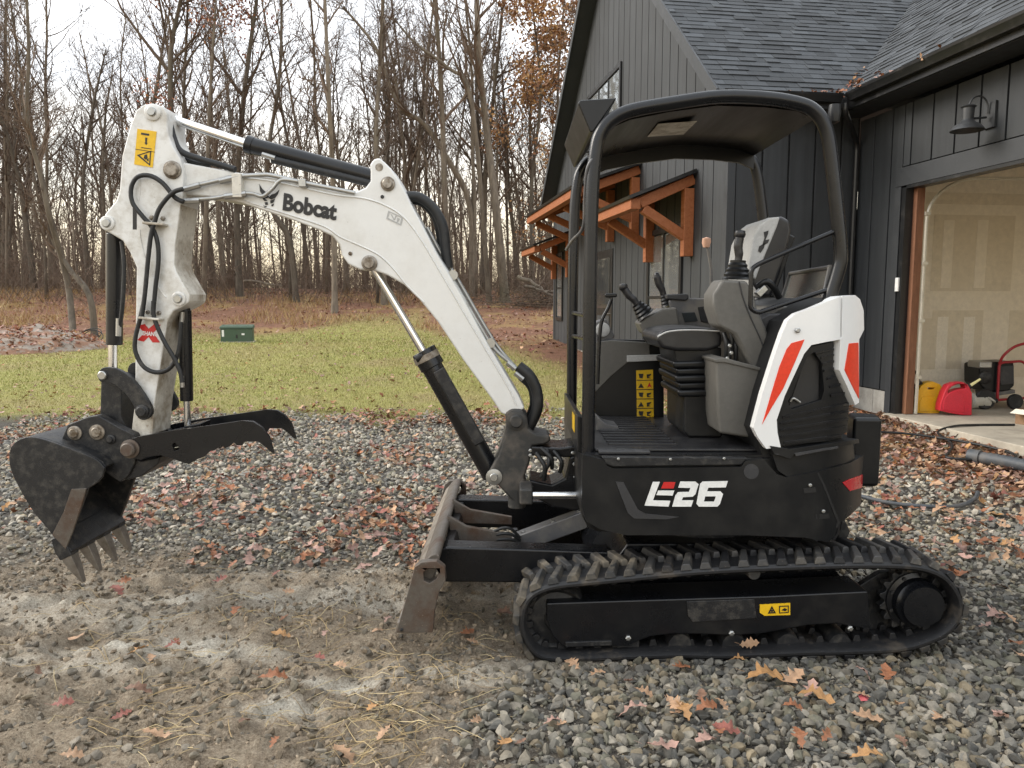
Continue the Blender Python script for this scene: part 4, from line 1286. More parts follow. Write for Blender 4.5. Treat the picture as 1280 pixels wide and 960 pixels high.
# far woods, brush and dry grass at the foot of the trees
mb = MB(); rg = random.Random(77)
for i in range(300):
    d = rg.uniform(60, 100); x = rg.uniform(-0.8*d, 0.25*d); z = float(gz(x, d))
    H = rg.uniform(10, 16); r = rg.uniform(0.05, 0.13)
    p = wander(rg, (x, d, z), (rg.gauss(0, .05), 0, 1), H, 5, 0.05, 0.03)
    mb.tube(p, r, 4, [r, r*.85, r*.7, r*.5, r*.3, r*.1])
    for _ in range(10):
        q, dd = at_path(p, rg.uniform(0.12, 0.98)); L = rg.uniform(1.5, 4.0)
        lim = wander(rg, q, side_dir(rg, dd, rg.uniform(0.4, 0.9)), L, 3, 0.15, 0.1)
        mb.tube(lim, r*.3, 3, [r*.3, r*.22, r*.14, .015])
        for _ in range(4):
            q2, d2 = at_path(lim, rg.uniform(0.3, 1)); tw = wander(rg, q2, side_dir(rg, d2, 0.7), L*.5, 2, 0.2, 0.05)
            mb.tube(tw, .02, 3, [.024, .016, .01])
o = mb.build('distant_woods', M['twig'], fix=False, smooth=0)
tag(o, 'hazy mass of thin bare trunks deep in the woods', 'woods', kind='stuff')

mb = MB()
for i in range(7200):
    d = 32.5 + 40*rg.random()**1.0; x = rg.uniform(-0.75*d-1, 0.10*d); z = float(gz(x, d))
    H = rg.uniform(0.5, 2.2)*(1.0 if rg.random() < 0.6 else 2.1)*(1 if d < 45 else 1.35); r = rg.uniform(0.006, 0.016)
    p = wander(rg, (x, d, z-.03), (rg.gauss(0, .5), rg.gauss(0, .5), 1), H, 3, 0.3, -0.02)
    mb.tube(p, r, 3, [r, r*.8, r*.6, r*.3])
    for _ in range(2):
        q, dd = at_path(p, rg.uniform(.3, 1)); mb.tube(wander(rg, q, side_dir(rg, dd, .8), H*.4, 2, .3, 0), r*.6, 3, [r*.6, r*.5, r*.3])
o = mb.build('undergrowth', M['twig'], fix=False, smooth=0)
tag(o, 'tangled bare brush along the foot of the woods', 'brush', kind='stuff')

n = 26000
y = 25 + 14*NR.random(n); x = U(-1, 1, n)*0.6*y - 0.28*y
k = (m_litter(x, y) > 0.4) & (NR.random(n) < sstep(0.47, 0.62, fbm(x, y, 0.33, 3, 61.0)))
x, y = x[k], y[k]; n = len(x)
h = U(0.12, 0.42, n); a = NR.random(n)*6.283; w = U(0.008, 0.016, n); la = NR.random(n)*6.283; lean = h*U(0.2, 0.9, n); z = gz(x, y)
V = np.stack([np.stack([x+np.cos(a)*w, y+np.sin(a)*w, z-0.01], 1), np.stack([x-np.cos(a)*w, y-np.sin(a)*w, z-0.01], 1), np.stack([x+np.cos(la)*lean, y+np.sin(la)*lean, z+h], 1)], 1).reshape(-1, 3)
T = np.repeat(np.array([(0.40, 0.26, 0.11), (0.34, 0.20, 0.08), (0.44, 0.32, 0.15)])[NR.integers(0, 3, n)]*U(0.7, 1.15, (n, 1)), 3, 0)
tag(big_mesh('dry_grass', V, np.arange(3*n).reshape(-1, 3), bpy.data.materials['grass_blades'], dict(tint=T), kind='stuff'), 'tawny dead grass at the edge of the woods', 'grass')

# stone pile, loops of pipe, fallen logs, utility box
rg = random.Random(9)
cx, cy = -13.0, 19.9
V = []; nn = 34
for i in range(nn+1):
    for j in range(nn+1):
        a, b = i/nn*2-1, j/nn*2-1
        x_, y_ = cx + a*2.6, cy + b*2.0
        h = 0.62*max(0, 1-(a*a+b*b))**0.8*(0.75+0.5*float(fbm(x_, y_, 0.9, 3, 4.0))) + (float(fbm(x_, y_, 4, 3, 9.0))-0.5)*0.16
        V.append((x_, y_, float(gz(x_, y_))-0.06+h*(1 if a*a+b*b < 1.05 else 0)))
Fc = [(i*(nn+1)+j, (i+1)*(nn+1)+j, (i+1)*(nn+1)+j+1, i*(nn+1)+j+1) for i in range(nn) for j in range(nn)]
pm = paint('leafy_stone_pile', (0.27, 0.23, 0.19), 0.9, dirt=(0.22, 0.12, 0.075), dirt_amt=(0.46, 0.56), scale=2.6, bmp=0.8)
pile = empty('stone_pile', (cx, cy, float(gz(cx, cy))), 0, 'low pile of gravel under fallen leaves at the lawn edge', 'gravel pile')
MB().add(V, Fc).build('mound', pm, pile, fix=True, smooth=60)
v_ = np.array(V); s_ = NR.integers(0, len(v_), 1500)
pv = v_[s_] + NR.normal(0, .05, (1500, 3)); pv[:, 2] = v_[s_][:, 2] + 0.03
o = scatter('pile_leaves', [leaf_shape(960+i, False) for i in range(5)], pv, U(.08, .16, 1500), LC[NR.choice(6, 1500, p=[.25, .3, .1, .2, .02, .13])], bpy.data.materials['dry_leaves'], tilt=0.5)
o.parent = pile; o.matrix_parent_inverse = INV[pile.name]
gx, gy = GP(105, 415, 0.5)
gx, gy = -12.6, 23.0
lp = empty('pipe_coil', (gx, gy, float(gz(gx, gy))), 0, 'loose black plastic pipe coil on the leaves by the crooked trees', 'pipe coil')
z0 = float(gz(gx, gy))
for k, (dx, rr, tl) in enumerate(((0, .34, .2), (.1, .28, -.2), (-.08, .31, .35))):
    pts = [(gx+dx+rr*math.cos(t), gy+rr*math.sin(t)*0.5, z0+rr*0.62+rr*0.6*math.sin(t+tl)) for t in [i*6.283/22 for i in range(22)]]
    MB().tube(pts, 0.013, 6, closed=True).build('loop', M['hose'], lp)
for (xa, ya, xb, yb, d, r, lab) in ((648, 345, 690, 366, 33.0, .10, 'grey fallen log propped on the brush heap by the house'), (655, 357, 700, 372, 32.4, .07, 'thin fallen log lying on the brush heap by the house'), (306, 352, 352, 357, 34.5, .06, 'dead branch lying across the brush behind the utility box')):
    a, b = P3(xa, ya, d), P3(xb, yb, d-0.4)
    lg = empty('fallen_log', (a.x, a.y, float(gz(a.x, a.y))), 0, lab, 'log')
    rg2 = random.Random(int(xa)); pts = [a.lerp(b, t/6) + Vector((rg2.gauss(0, .05), 0, rg2.gauss(0, .04))) for t in range(7)]
    MB().tube(pts, r, 8, [r*(1-.06*i) for i in range(7)]).build('trunk', M['bark'], lg)
    m = MB()
    for _ in range(5):
        q, dd = at_path(pts, rg2.uniform(.3, .95)); m.tube(wander(rg2, q, side_dir(rg2, dd, .9), rg2.uniform(.4, 1.1), 3, .2, 0), .02, 4, [.022, .018, .012, .006])
    m.build('branches', M['twig'], lg)
# brush heap
mb = MB(); c0 = P3(690, 372, 32.5)
for i in range(260):
    x_, y_ = c0.x + rg.gauss(-.3, 1.3), c0.y + rg.gauss(0, .9); z_ = float(gz(x_, y_))
    p = wander(rg, (x_, y_, z_ + abs(rg.gauss(0, .3))), (rg.gauss(0, 1), rg.gauss(0, .6), rg.gauss(0, .25)), rg.uniform(.6, 2), 3, .2, 0)
    mb.tube(p, .015, 3, [.018, .014, .011, .006])
tag(mb.build('brush_heap', M['twig'], fix=False, smooth=0), 'heap of cut brush beside the far house corner', 'brush', kind='stuff')

bx0, by0 = -8.05, 22.6
bz = float(gz(bx0, by0))
ub = empty('utility_box', (bx0, by0, bz), R(14), 'low dark green utility box standing on the lawn edge', 'utility box', world_children=False)
M['box_green'] = paint('utility_green', (0.045, 0.085, 0.05), 0.5, dirt=(0.08, 0.10, 0.07), dirt_amt=(0.5, 0.8), scale=4, bmp=0.05)
MB().box((-.44, -.30, -.1), (.44, .30, .40)).build('cabinet', M['box_green'], ub, bevel=0.015)
MB().loft([[(-.47, -.33, .402), (.47, -.33, .402), (.47, .33, .402), (-.47, .33, .402)], [(-.45, -.31, .46), (.45, -.31, .46), (.45, .31, .50), (-.45, .31, .50)]]).build('lid', M['box_green'], ub, bevel=0.01)
MB().box((-.50, -.36, -.12), (.50, .36, 0.02)).build('pad', M['concrete'], ub, bevel=0.01)
MB().box((-.40, -.306, .17), (-.34, -.301, .36)).build('label_plate', M['decal_white'], ub)
MB().box((.14, -.306, .21), (.22, -.301, .26)).build('label_plate', M['decal_white'], ub)
MB().box((-.02, -.312, .12), (.03, -.301, .22)).build('latch', M['gutter'], ub)

# ================================================================== MINI EXCAVATOR
YT, YB, YC = 3.24, 3.34, 4.02                # near track face, near body side, machine centre line
TX, TR = 1.0, 0.772                            # swing centre and tail radius
EX = empty('mini_excavator', (TX, YC, 0.0), 0, 'white and black mini excavator with open canopy, bucket, thumb and rubber tracks', 'excavator')

def SY(X):
    if X < TX + math.sqrt(TR*TR-(YC-YB)**2):
        return YB
    return YC - math.sqrt(max(0.0009, TR*TR-(X-TX)**2))

def PS(x, y, off=0.0):
    """pixel on the rounded side of the upper body, off metres outside it"""
    Y = YB
    for _ in range(30):
        X = min(P(x, y, Y)[0], TX+TR-0.072)
        Y = 0.6*Y + 0.4*SY(X)
    X = min(P(x, y, Y)[0], TX+TR-0.072)
    X2, Z = P(x, y, Y)
    nx_, ny_ = (0, -1) if X < TX+math.sqrt(TR*TR-(YC-YB)**2) else ((X-TX)/TR, (Y-YC)/TR)
    return Vector((X+nx_*off, Y+ny_*off, Z))

def panel(name, pts, off, thick, mat, parent, holes=(), surf=PS, step=9, bevel=0.0, smooth=35):
    bm = bmesh.new()
    loops = [pts] + list(holes)
    flat = [bm.verts.new((x, y, 0)) for l in loops for x, y in l]
    for t in geometry.tessellate_polygon([[Vector((x, y, 0)) for x, y in l] for l in loops]):
        try: bm.faces.new([flat[i] for i in t])
        except ValueError: pass
    x0, x1 = min(p[0] for p in pts), max(p[0] for p in pts)
    k = x0 + step
    while k < x1:
        g = bm.verts[:] + bm.edges[:] + bm.faces[:]
        bmesh.ops.bisect_plane(bm, geom=g, plane_co=(k, 0, 0), plane_no=(1, 0, 0)); k += step
    bm.verts.index_update()
    vs_ = [(v.co.x, v.co.y) for v in bm.verts]; n = len(vs_)
    fs = [tuple(v.index for v in f.verts) for f in bm.faces]
    bd = [(e.verts[0].index, e.verts[1].index) for e in bm.edges if len(e.link_faces) == 1]
    bm.free()
    m = MB()
    m.add([surf(x, y, off) for x, y in vs_] + [surf(x, y, off-thick) for x, y in vs_],
          fs + [tuple(i+n for i in reversed(f)) for f in fs] + [(a, b, b+n, a+n) for a, b in bd])
    return m.build(name, mat, parent, bevel=bevel, smooth=smooth)

def plate(name, px, y0, y1, mat, parent=None, bevel=0.004, holes=(), curve=0):
    pts = pl(px, y0)
    if curve: pts = smooth2(pts, curve)
    return MB().prism(pts, y0, y1, [pl(h, y0) for h in holes]).build(name, M[mat], parent or EX, bevel=bevel)
def circ(x, y, r, n=20):
    return [(x+r*math.cos(2*math.pi*i/n), y+r*math.sin(2*math.pi*i/n)) for i in range(n)]
def pinhead(name, x, y, Y, r, t=0.02, mat='pin', parent=None, ring=None):
    p = P3(x, y, Y)
    m = MB()
    if ring: m.lathe([(0, 0), (ring, 0), (ring, -0.008), (r*1.05, -0.012), (0, -0.012)], p, 'Y', 24)
    m.lathe([(0, 0.001), (r, 0.001), (r, -t*0.8), (r*0.82, -t), (0, -t)], p, 'Y', 18)
    return m.build(name, M[mat], parent or EX)
def bolt(x, y, Y, r, parent, mat='zinc'):
    p = P3(x, y, Y) if not isinstance(x, Vector) else x
    return MB().lathe([(0, 0.0), (r, 0), (r, -r*0.7), (r*0.6, -r), (0, -r)], p, 'Y', 6).build('bolt', M[mat], parent)
def hose(name, px, Y, r, parent=None, mat='hose', n=6, seg=8):
    pts = [P3(q[0], q[1], q[2] if len(q) > 2 else Y) for q in px]
    return MB().tube(catmull(pts, n), r, seg).build(name, M[mat], parent or EX, smooth=60)

# ---------------- tracks
TP = [(649, 771), (653, 755), (662, 743), (676, 735), (700, 729), (760, 723), (862, 713), (943, 708), (1056, 704), (1120, 704), (1158, 708), (1185, 720), (1201, 740), (1206, 758),
      (1202, 778), (1190, 793), (1170, 805), (1129, 817), (1060, 821), (1007, 822), (911, 826), (850, 825), (790, 827), (740, 829), (690, 829), (668, 822), (655, 805), (649, 788)]
tp = [Vector((x, z, 0)) for x, z in pl(TP, YT)]
loop = catmull(tp, 6, True)
# even spacing
def resample(pts, n):
    L = [0.0]
    for i in range(len(pts)): L.append(L[-1] + (pts[(i+1) % len(pts)]-pts[i]).length)
    out = []
    for k in range(n):
        s = L[-1]*k/n
        i = max(j for j in range(len(pts)) if L[j] <= s)
        out.append(pts[i].lerp(pts[(i+1) % len(pts)], (s-L[i])/(L[i+1]-L[i])))
    return out
NL = 52
loop = resample(loop, NL*4)
def loop_frame(i):
    a, b = loop[(i-1) % len(loop)], loop[(i+1) % len(loop)]
    t = (b-a).normalized(); n_ = Vector((-t.y, t.x, 0))            # outward normal (path runs clockwise in XZ)
    c = Vector((0.95, 0.27, 0))
    if (loop[i]-c).dot(n_) < 0: n_ = -n_
    return loop[i], t, n_
def track(y0, lugs_as_parts):
    m = MB(); n = len(loop); w = 0.30
    prof = [(0.012, 0.0), (0.0, -0.012), (0.0, -0.022), (0.02, -0.034), (w-0.02, -0.034), (w, -0.022), (w, -0.012), (w-0.012, 0.0)]
    k = len(prof); vs_, fs = [], []
    for i in range(n):
        p, t, q = loop_frame(i)
        for a, h in prof:
            vs_.append((p.x+q.x*h, y0+a, p.y+q.y*h))
    for i in range(n):
        j = (i+1) % n
        fs += [(i*k+a, i*k+(a+1) % k, j*k+(a+1) % k, j*k+a) for a in range(k)]
    m.add(vs_, fs)
    tr = m.build('track', M['rubber'], EX, smooth=40)
    far = MB()
    for e in range(NL*2):
        i = e*2
        side = e % 2
        p, t, q = loop_frame(i)
        ya, yb = (y0+0.004, y0+0.165) if side == 0 else (y0+0.135, y0+0.296)
        h, l0, l1 = 0.026, 0.024, 0.015
        vs_ = []
        skew = 0.022*(1 if side == 0 else -1)
        for (ll, hh) in ((l0, -0.004), (l1, h)):
            for yy in (ya, yb):
                sk = skew*((yy-ya)/(yb-ya)-0.5)*2
                for s in (-1, 1):
                    c = p + t*(s*ll*(1.15 if (yy == ya) == (side == 0) else 0.8) + sk) + q*hh
                    vs_.append((c.x, yy + (0.006 if hh > 0 and yy == ya else (-0.006 if hh > 0 else 0)), c.y))
        fs = [(0, 1, 3, 2), (4, 6, 7, 5), (0, 4, 5, 1), (2, 3, 7, 6), (0, 2, 6, 4), (1, 5, 7, 3)]
        if lugs_as_parts:
            MB().add(vs_, fs).build('tread_lug', M['rubber_mud'] if p.x < 0.55 else (M['rubber_dust'] if e % 3 else M['rubber']), tr, bevel=0.004, seg=1)
        else:
            far.add(vs_, fs)
    if far.v:
        tag(far.build('tread_lugs', M['rubber'], tr), kind='stuff')
    dl = MB()
    for e in range(NL):
        p, t, q = loop_frame(e*4)
        for yy in (y0+0.075, y0+0.165):
            vs_ = []
            for (ll, hh) in ((0.020, -0.030), (0.011, -0.062)):
                for dy in (0, 0.05):
                    for s in (-1, 1):
                        c = p + t*(s*ll) + q*hh; vs_.append((c.x, yy+dy, c.y))
            dl.add(vs_, fs_box := [(0, 1, 3, 2), (4, 6, 7, 5), (0, 4, 5, 1), (2, 3, 7, 6), (0, 2, 6, 4), (1, 5, 7, 3)])
    tag(dl.build('drive_lugs', M['rubber'], tr, bevel=0.004, seg=1), kind='stuff')
    return tr
track(YT, True)
track(2*YC-YT-0.30, False)

def undercarriage(side):
    s = 1 if side == 0 else -1
    def yy(d): return YC - s*(YC-YT-d)
    def rng2(a, b): return (min(yy(a), yy(b)), max(yy(a), yy(b)))
    fr = [(683, 754), (740, 752), (960, 745), (1085, 739), (1089, 783), (1080, 786), (1046, 780), (1010, 782), (988, 786), (955, 792), (920, 795), (872, 793), (840, 793), (814, 796), (795, 803), (785, 808), (705, 810), (690, 795), (683, 775)]
    poly = pl(fr, YT+0.045)
    y0, y1 = rng2(0.045, 0.25)
    f = MB().prism(poly, y0, y1).build('track_frame', M['black_paint'], EX, bevel=0.008)
    ce = P(1150, 755, YT+0.06); ci = P(697, 777, YT+0.06)
    # sprocket with teeth
    pr = []
    for i in range(17*4):
        r = 0.158 if i % 4 in (0, 1) else 0.136
        t = 2*math.pi*i/(17*4); pr.append((ce[0]+r*math.cos(t), ce[1]+r*math.sin(t)))
    y0, y1 = rng2(0.11, 0.15)
    sp = MB().prism(pr, y0, y1).build('sprocket', M['black_worn'], EX, bevel=0.003)
    d = -1 if side == 0 else 1
    yh = yy(0.11)
    MB().lathe([(0.0, 0), (0.130, 0), (0.130, d*0.012), (0.110, d*0.018), (0.106, d*0.05), (0.095, d*0.062), (0.09, d*0.085), (0.03, d*0.09), (0, d*0.088)], (ce[0], yh, ce[1]), 'Y', 32).build('hub', M['black_paint'], sp)
    for i in range(9):
        t = 2*math.pi*i/9
        MB().lathe([(0, 0), (0.009, 0), (0.009, d*0.01), (0, d*0.01)], (ce[0]+0.119*math.cos(t), yh+d*0.013, ce[1]+0.119*math.sin(t)), 'Y', 6).build('bolt', M['black_worn'], sp)
    gd = MB().prism(pl([(1070, 735), (1100, 716), (1150, 711), (1185, 728), (1198, 757), (1180, 790), (1140, 806), (1070, 800)], YT+0.19), *rng2(0.19, 0.23)).build('motor_guard', M['black_worn'], EX, bevel=0.006)
    y0 = yy(0.07)
    MB().lathe([(0, 0), (0.05, 0), (0.06, -d*0.02), (0.12, -d*0.03), (0.14, -d*0.01), (0.150, -d*0.03), (0.150, -d*0.13), (0, -d*0.13)], (ci[0], y0, ci[1]), 'Y', 32).build('idler', M['black_worn'], EX)
    pu = P(943, 719, YT+0.04)
    MB().lathe([(0, 0), (0.026, 0), (0.03, -d*0.01), (0.032, -d*0.16), (0, -d*0.16)], (pu[0], yy(0.04), pu[1]+0.006), 'Y', 20).build('carrier_roller', M['casting'], EX)
    for px in (785, 850, 917, 985, 1050):
        q = P(px, 806, YT+0.07)
        MB().lathe([(0, 0), (0.05, 0), (0.055, -d*0.02), (0.055, -d*0.16), (0, -d*0.16)], (q[0], yy(0.07), q[1]), 'Y', 20).build('roller', M['black_worn'], EX)
    if side == 0:
        for px, py in ((785, 797), (914, 791), (1062, 785)):
            bolt(px, py, YT+0.044, 0.013, f)
        MB().prism(pl([(858, 752), (943, 749), (946, 773), (866, 778), (860, 770)], YT+0.04), YT+0.0405, YT+0.05).build('stamped_plate', M['black_worn'], f, bevel=0.003)
        MB().prism(pl([(707, 803), (765, 801), (765, 807), (707, 809)], YT+0.035), YT+0.035, YT+0.06).build('scraper_bar', M['black_worn'], f, bevel=0.003)
        y = MB().prism(pl([(950, 756), (988, 754), (988, 769), (956, 770), (950, 766)], YT+0.04), YT+0.042, YT+0.0455).build('warning_decal', M['yellow'], f)
        tri = [(960, 767), (965, 757.5), (970, 766.5)]
        MB().prism(pl(tri, YT+0.04), YT+0.0395, YT+0.0425, [pl([(962.5, 765.5), (965, 760.5), (967.5, 765.2)], YT+0.04)]).build('decal_print', M['decal_black'], y, smooth=0)
        MB().prism(pl([(974, 757.5), (986, 757), (986, 766), (974, 766.8)], YT+0.04), YT+0.0395, YT+0.0425, [pl([(975, 758.5), (985, 758), (985, 765), (975, 765.8)], YT+0.04)]).build('decal_print', M['decal_black'], y, smooth=0)
        MB().prism(pl([(977, 763), (981, 760), (984, 762), (982, 764)], YT+0.04), YT+0.0395, YT+0.0425).build('decal_print', M['decal_black'], y, smooth=0)
        MB().prism(circ_pl := pl(circ(965, 763.6, 1.4, 8), YT+0.04), YT+0.0395, YT+0.0425).build('decal_print', M['decal_black'], y, smooth=0)
        p = P3(937, 805, YT+0.02)
        lf = MB(); V, T = leaf_shape(5, True)
        lf.add([(p.x+a*0.09, p.y+c*0.05, p.z+b*0.09) for a, b, c in V], [tuple(int(i) for i in t) for t in T]).build('stuck_leaf', LM['tan'], f, fix=False)
undercarriage(0); undercarriage(1)
# centre frame and turntable
zt = P(900, 668, YB)[1]
m = MB(); m.loft([[(0.40, 3.56, 0.20), (1.62, 3.56, 0.20), (1.62, 4.48, 0.20), (0.40, 4.48, 0.20)], [(0.55, 3.56, 0.42), (1.45, 3.56, 0.42), (1.45, 4.48, 0.42), (0.55, 4.48, 0.42)]])
m.build('centre_frame', M['black_paint'], EX, bevel=0.01)
MB().lathe([(0, 0.40), (0.36, 0.40), (0.38, 0.42), (0.38, zt-0.03), (0.33, zt-0.02), (0.33, zt+0.02), (0, zt+0.02)], (TX-0.02, YC, 0), 'Z', 40).build('turntable', M['black_worn'], EX)

# ---------------- dozer blade
yb0, yb1 = YT+0.0, 2*YC-YT
BL = pl([(497, 790), (508, 752), (519, 722), (536, 700), (548, 700), (545, 714), (536, 740), (528, 766), (519, 791)], YT)
blade = MB().prism(smooth2(BL, 3), yb0+0.05, yb1-0.05).build('blade', M['rusty'], EX, bevel=0.004)
EP = [(518, 709), (526, 703), (546, 702), (556, 710), (557, 726), (549, 740), (543, 765), (541, 791), (495, 791), (505, 757)]
for a, b in ((yb0, yb0+0.045), (yb1-0.045, yb1)):
    MB().prism(pl(EP, YT), a, b, [pl([(529, 716), (535, 711), (545, 711), (548, 717), (545, 724), (537, 729), (530, 726)], YT)]).build('blade_ear', M['rusty'], blade, bevel=0.004)
MB().prism(pl([(492, 794), (496, 780), (502, 780), (524, 794)], YT), yb0+0.02, yb1-0.02).build('cutting_edge', M['bare'], blade, bevel=0.003)
MB().prism(pl([(508, 745), (521, 716), (538, 699), (541, 702), (525, 720), (513, 748)], YT), yb0+0.06, yb1-0.06).build('wear_strip', M['bare'], blade, bevel=0.003)
bolt(502, 787, YT-0.001, 0.008, blade, 'black_worn')
for ya in (3.52, 4.40):
    MB().prism(pl([(548, 686), (560, 684), (760, 690), (790, 712), (790, 735), (680, 729), (556, 728), (546, 716)], 3.52), ya, ya+0.12).build('blade_arm', M['black_paint'], EX, bevel=0.010)
MB().prism(pl([(556, 676), (568, 676), (572, 692), (556, 692)], 3.66), 3.645, 4.395).build('blade_crossbrace', M['black_paint'], EX, bevel=0.006)
for y0 in (3.84, 4.16):
    MB().prism(pl([(560, 640), (584, 654), (640, 664), (640, 674), (566, 672)], 3.9), y0, y0+0.03).build('cylinder_lug', M['rusty'], EX, bevel=0.004)
cg = MB(); a, b = P3(640, 680, 3.95), P3(733, 646, 3.86)
cg.bar(a, b, 0.13, 0.085); cgo = cg.build('blade_cylinder_guard', M['grey_guard'], EX, bevel=0.006)
for t in (0.15, 0.55, 0.9):
    q = a.lerp(b, t); MB().lathe([(0, 0), (0.012, 0), (0.012, 0.012), (0, 0.014)], (q.x, q.y-0.03, q.z+0.045), 'Z', 6).build('bolt', M['zinc'], cgo)
MB().cyl(P3(600, 690, 3.95), P3(645, 678, 3.95), 0.022, seg=14).build('blade_cylinder_rod', M['chrome'], EX)
for k in range(3):
    hose('blade_hose', [(602, 676+5*k, 3.88), (618, 664+6*k, 3.85), (636, 660+7*k, 3.84), (650, 672+3*k, 3.86)], 3.9, 0.008)

# ---------------- swing casting and frame
SWG = [(631, 517), (640, 511), (653, 512), (659, 522), (661, 536), (670, 542), (687, 545), (689, 552), (680, 556), (666, 558), (662, 578), (656, 596), (659, 612), (656, 626), (645, 632), (636, 622), (622, 606), (612, 603), (609, 595), (613, 587), (622, 570), (629, 549), (633, 532)]
swing = plate('swing_casting', SWG, 3.91, 4.13, 'casting', bevel=0.014)
MB().cyl(P3(646, 598, 3.955), P3(646, 634, 3.955), 0.046, seg=20).build('pivot_barrel', M['casting'], swing, bevel=0.006)
pinhead('pin', 645, 526, 3.91, 0.034, 0.03, 'casting', swing, ring=0.05)
pinhead('pin', 617.5, 596, 3.91, 0.022, 0.022, 'zinc', swing, ring=0.042)
MB().cyl(P3(646, 596, 3.955), P3(646, 592, 3.955), 0.034, seg=16).build('pivot_cap', M['pin'], swing)
sf = MB()
for px in ([(664, 558), (700, 560), (728, 556), (728, 572), (700, 572), (664, 570)], [(662, 600), (690, 606), (706, 598), (712, 572), (728, 566), (728, 640), (690, 634), (664, 620)]):
    sf.prism(pl(px, 3.90), 3.90, 4.14)
sf.build('swing_frame', M['black_paint'], EX, bevel=0.01)
sc_ = MB().cyl(P3(664, 619, 3.76), P3(728, 619, 3.76), 0.019, seg=14).build('swing_cylinder_rod', M['chrome'], EX)
MB().box((P(657, 619, 3.76)[0]-0.03, 3.72, P(657, 619, 3.76)[1]-0.04), (P(666, 619, 3.76)[0], 3.91, P(657, 619, 3.76)[1]+0.04)).build('rod_eye', M['casting'], sc_, bevel=0.01)
for k, (a, b) in enumerate((((676, 560), (690, 585)), ((684, 562), (676, 596)), ((670, 566), (680, 600)), ((692, 564), (700, 590)))):
    hose('swing_hose', [(a[0], a[1], 3.88), ((a[0]+b[0])/2+6, (a[1]+b[1])/2, 3.84), (b[0], b[1], 3.87)], 3.88, 0.011)
for px, py in ((663, 563), (663, 569), (664, 608), (716, 566), (718, 580), (719, 596), (722, 610)):
    bolt(px, py, 3.88, 0.010, swing)

# ---------------- boom
YBM0, YBM1 = 3.93, 4.11
BOOM = [(240, 205), (300, 216), (343, 221), (385, 230), (415, 237), (432, 240), (446, 239), (457, 234), (463, 226), (463, 214), (462, 206), (467, 199), (474, 197), (481, 203), (489, 211), (498, 224), (508, 242), (514, 255), (527, 279), (547, 318), (577, 369), (610, 430), (648, 494), (656, 511), (634, 520), (626, 516),
        (617, 502), (579, 450), (547, 402), (524, 374), (505, 356), (484, 344), (467, 338), (450, 337), (435, 330), (427, 319), (424, 306), (415, 295), (400, 288), (360, 273), (327, 262), (300, 253), (262, 246), (236, 244), (222, 240), (210, 224), (206, 212), (214, 203), (226, 202)]
boom = plate('boom', BOOM, YBM0, YBM1, 'white', bevel=0.010)
# weld beads along the side plate
for px in ([(300, 222), (343, 227), (415, 243), (455, 248), (482, 257), (505, 272), (526, 299), (548, 336), (590, 408), (634, 482), (645, 506)], [(300, 249), (360, 268), (405, 283), (425, 296), (450, 307), (474, 319), (492, 336), (508, 356), (530, 378)]):
    MB().tube(catmull([P3(x, y, YBM0+0.001) for x, y in px], 5), 0.0055, 6).build('weld_seam', M['white'], boom, smooth=60)
pinhead('pin', 485, 230, YBM0, 0.026, 0.024, 'pin', boom, ring=0.036)
pinhead('pin', 462, 329, YBM0, 0.030, 0.03, 'pin', boom, ring=0.040)
pinhead('grease_point', 478, 246, YBM0, 0.009, 0.006, 'decal_black', boom)
pinhead('grease_point', 438, 317, YBM0, 0.010, 0.006, 'pin', boom)
hole = MB().prism(pl(circ(474, 209, 5, 12), YBM0), YBM0-0.002, YBM0+0.003).build('lifting_eye', M['pin'], boom)
text_obj('Bobcat', ((353, 263), (420, 276), (355, 241)), YBM0-0.0035, M['decal_black'], boom, 'lettering', bold=0.045)
zz = lambda l: [(300+x/3, 180+y/3) for x, y in l]
for k, q in enumerate(([(73, 150), (84, 168), (103, 186), (110, 200), (100, 204), (88, 196), (76, 178)], [(148, 172), (132, 186), (118, 190), (108, 203), (118, 209), (132, 203), (143, 188)], [(80, 197), (96, 205), (104, 214), (92, 214)],
                       [(114, 212), (132, 206), (126, 220), (115, 224)], [(93, 219), (104, 218), (106, 228), (96, 229)], [(88, 231), (101, 233), (99, 241), (91, 239)], [(118, 228), (128, 223), (125, 233), (119, 234)])):
    MB().prism(pl(zz(q), YBM0), YBM0-0.004, YBM0-0.002).build('emblem_shape', M['decal_black'], boom, smooth=0)
M['stamp'] = paint('grey_print', (0.42, 0.42, 0.41), 0.5)
MB().prism(pl(zz([(556, 250), (612, 275), (604, 306), (549, 280)]), YBM0), YBM0-0.003, YBM0-0.0015, [pl(zz([(561, 256), (606, 277), (600, 299), (555, 277)]), YBM0)]).build('stamp', M['stamp'], boom, smooth=0)
for q in ([(565, 262), (569, 264), (580, 284), (576, 284)], [(584, 268), (588, 270), (580, 286), (577, 284)], [(590, 276), (600, 281), (592, 294), (588, 292)]):
    MB().prism(pl(zz(q), YBM0), YBM0-0.003, YBM0-0.0015).build('stamp', M['stamp'], boom, smooth=0)
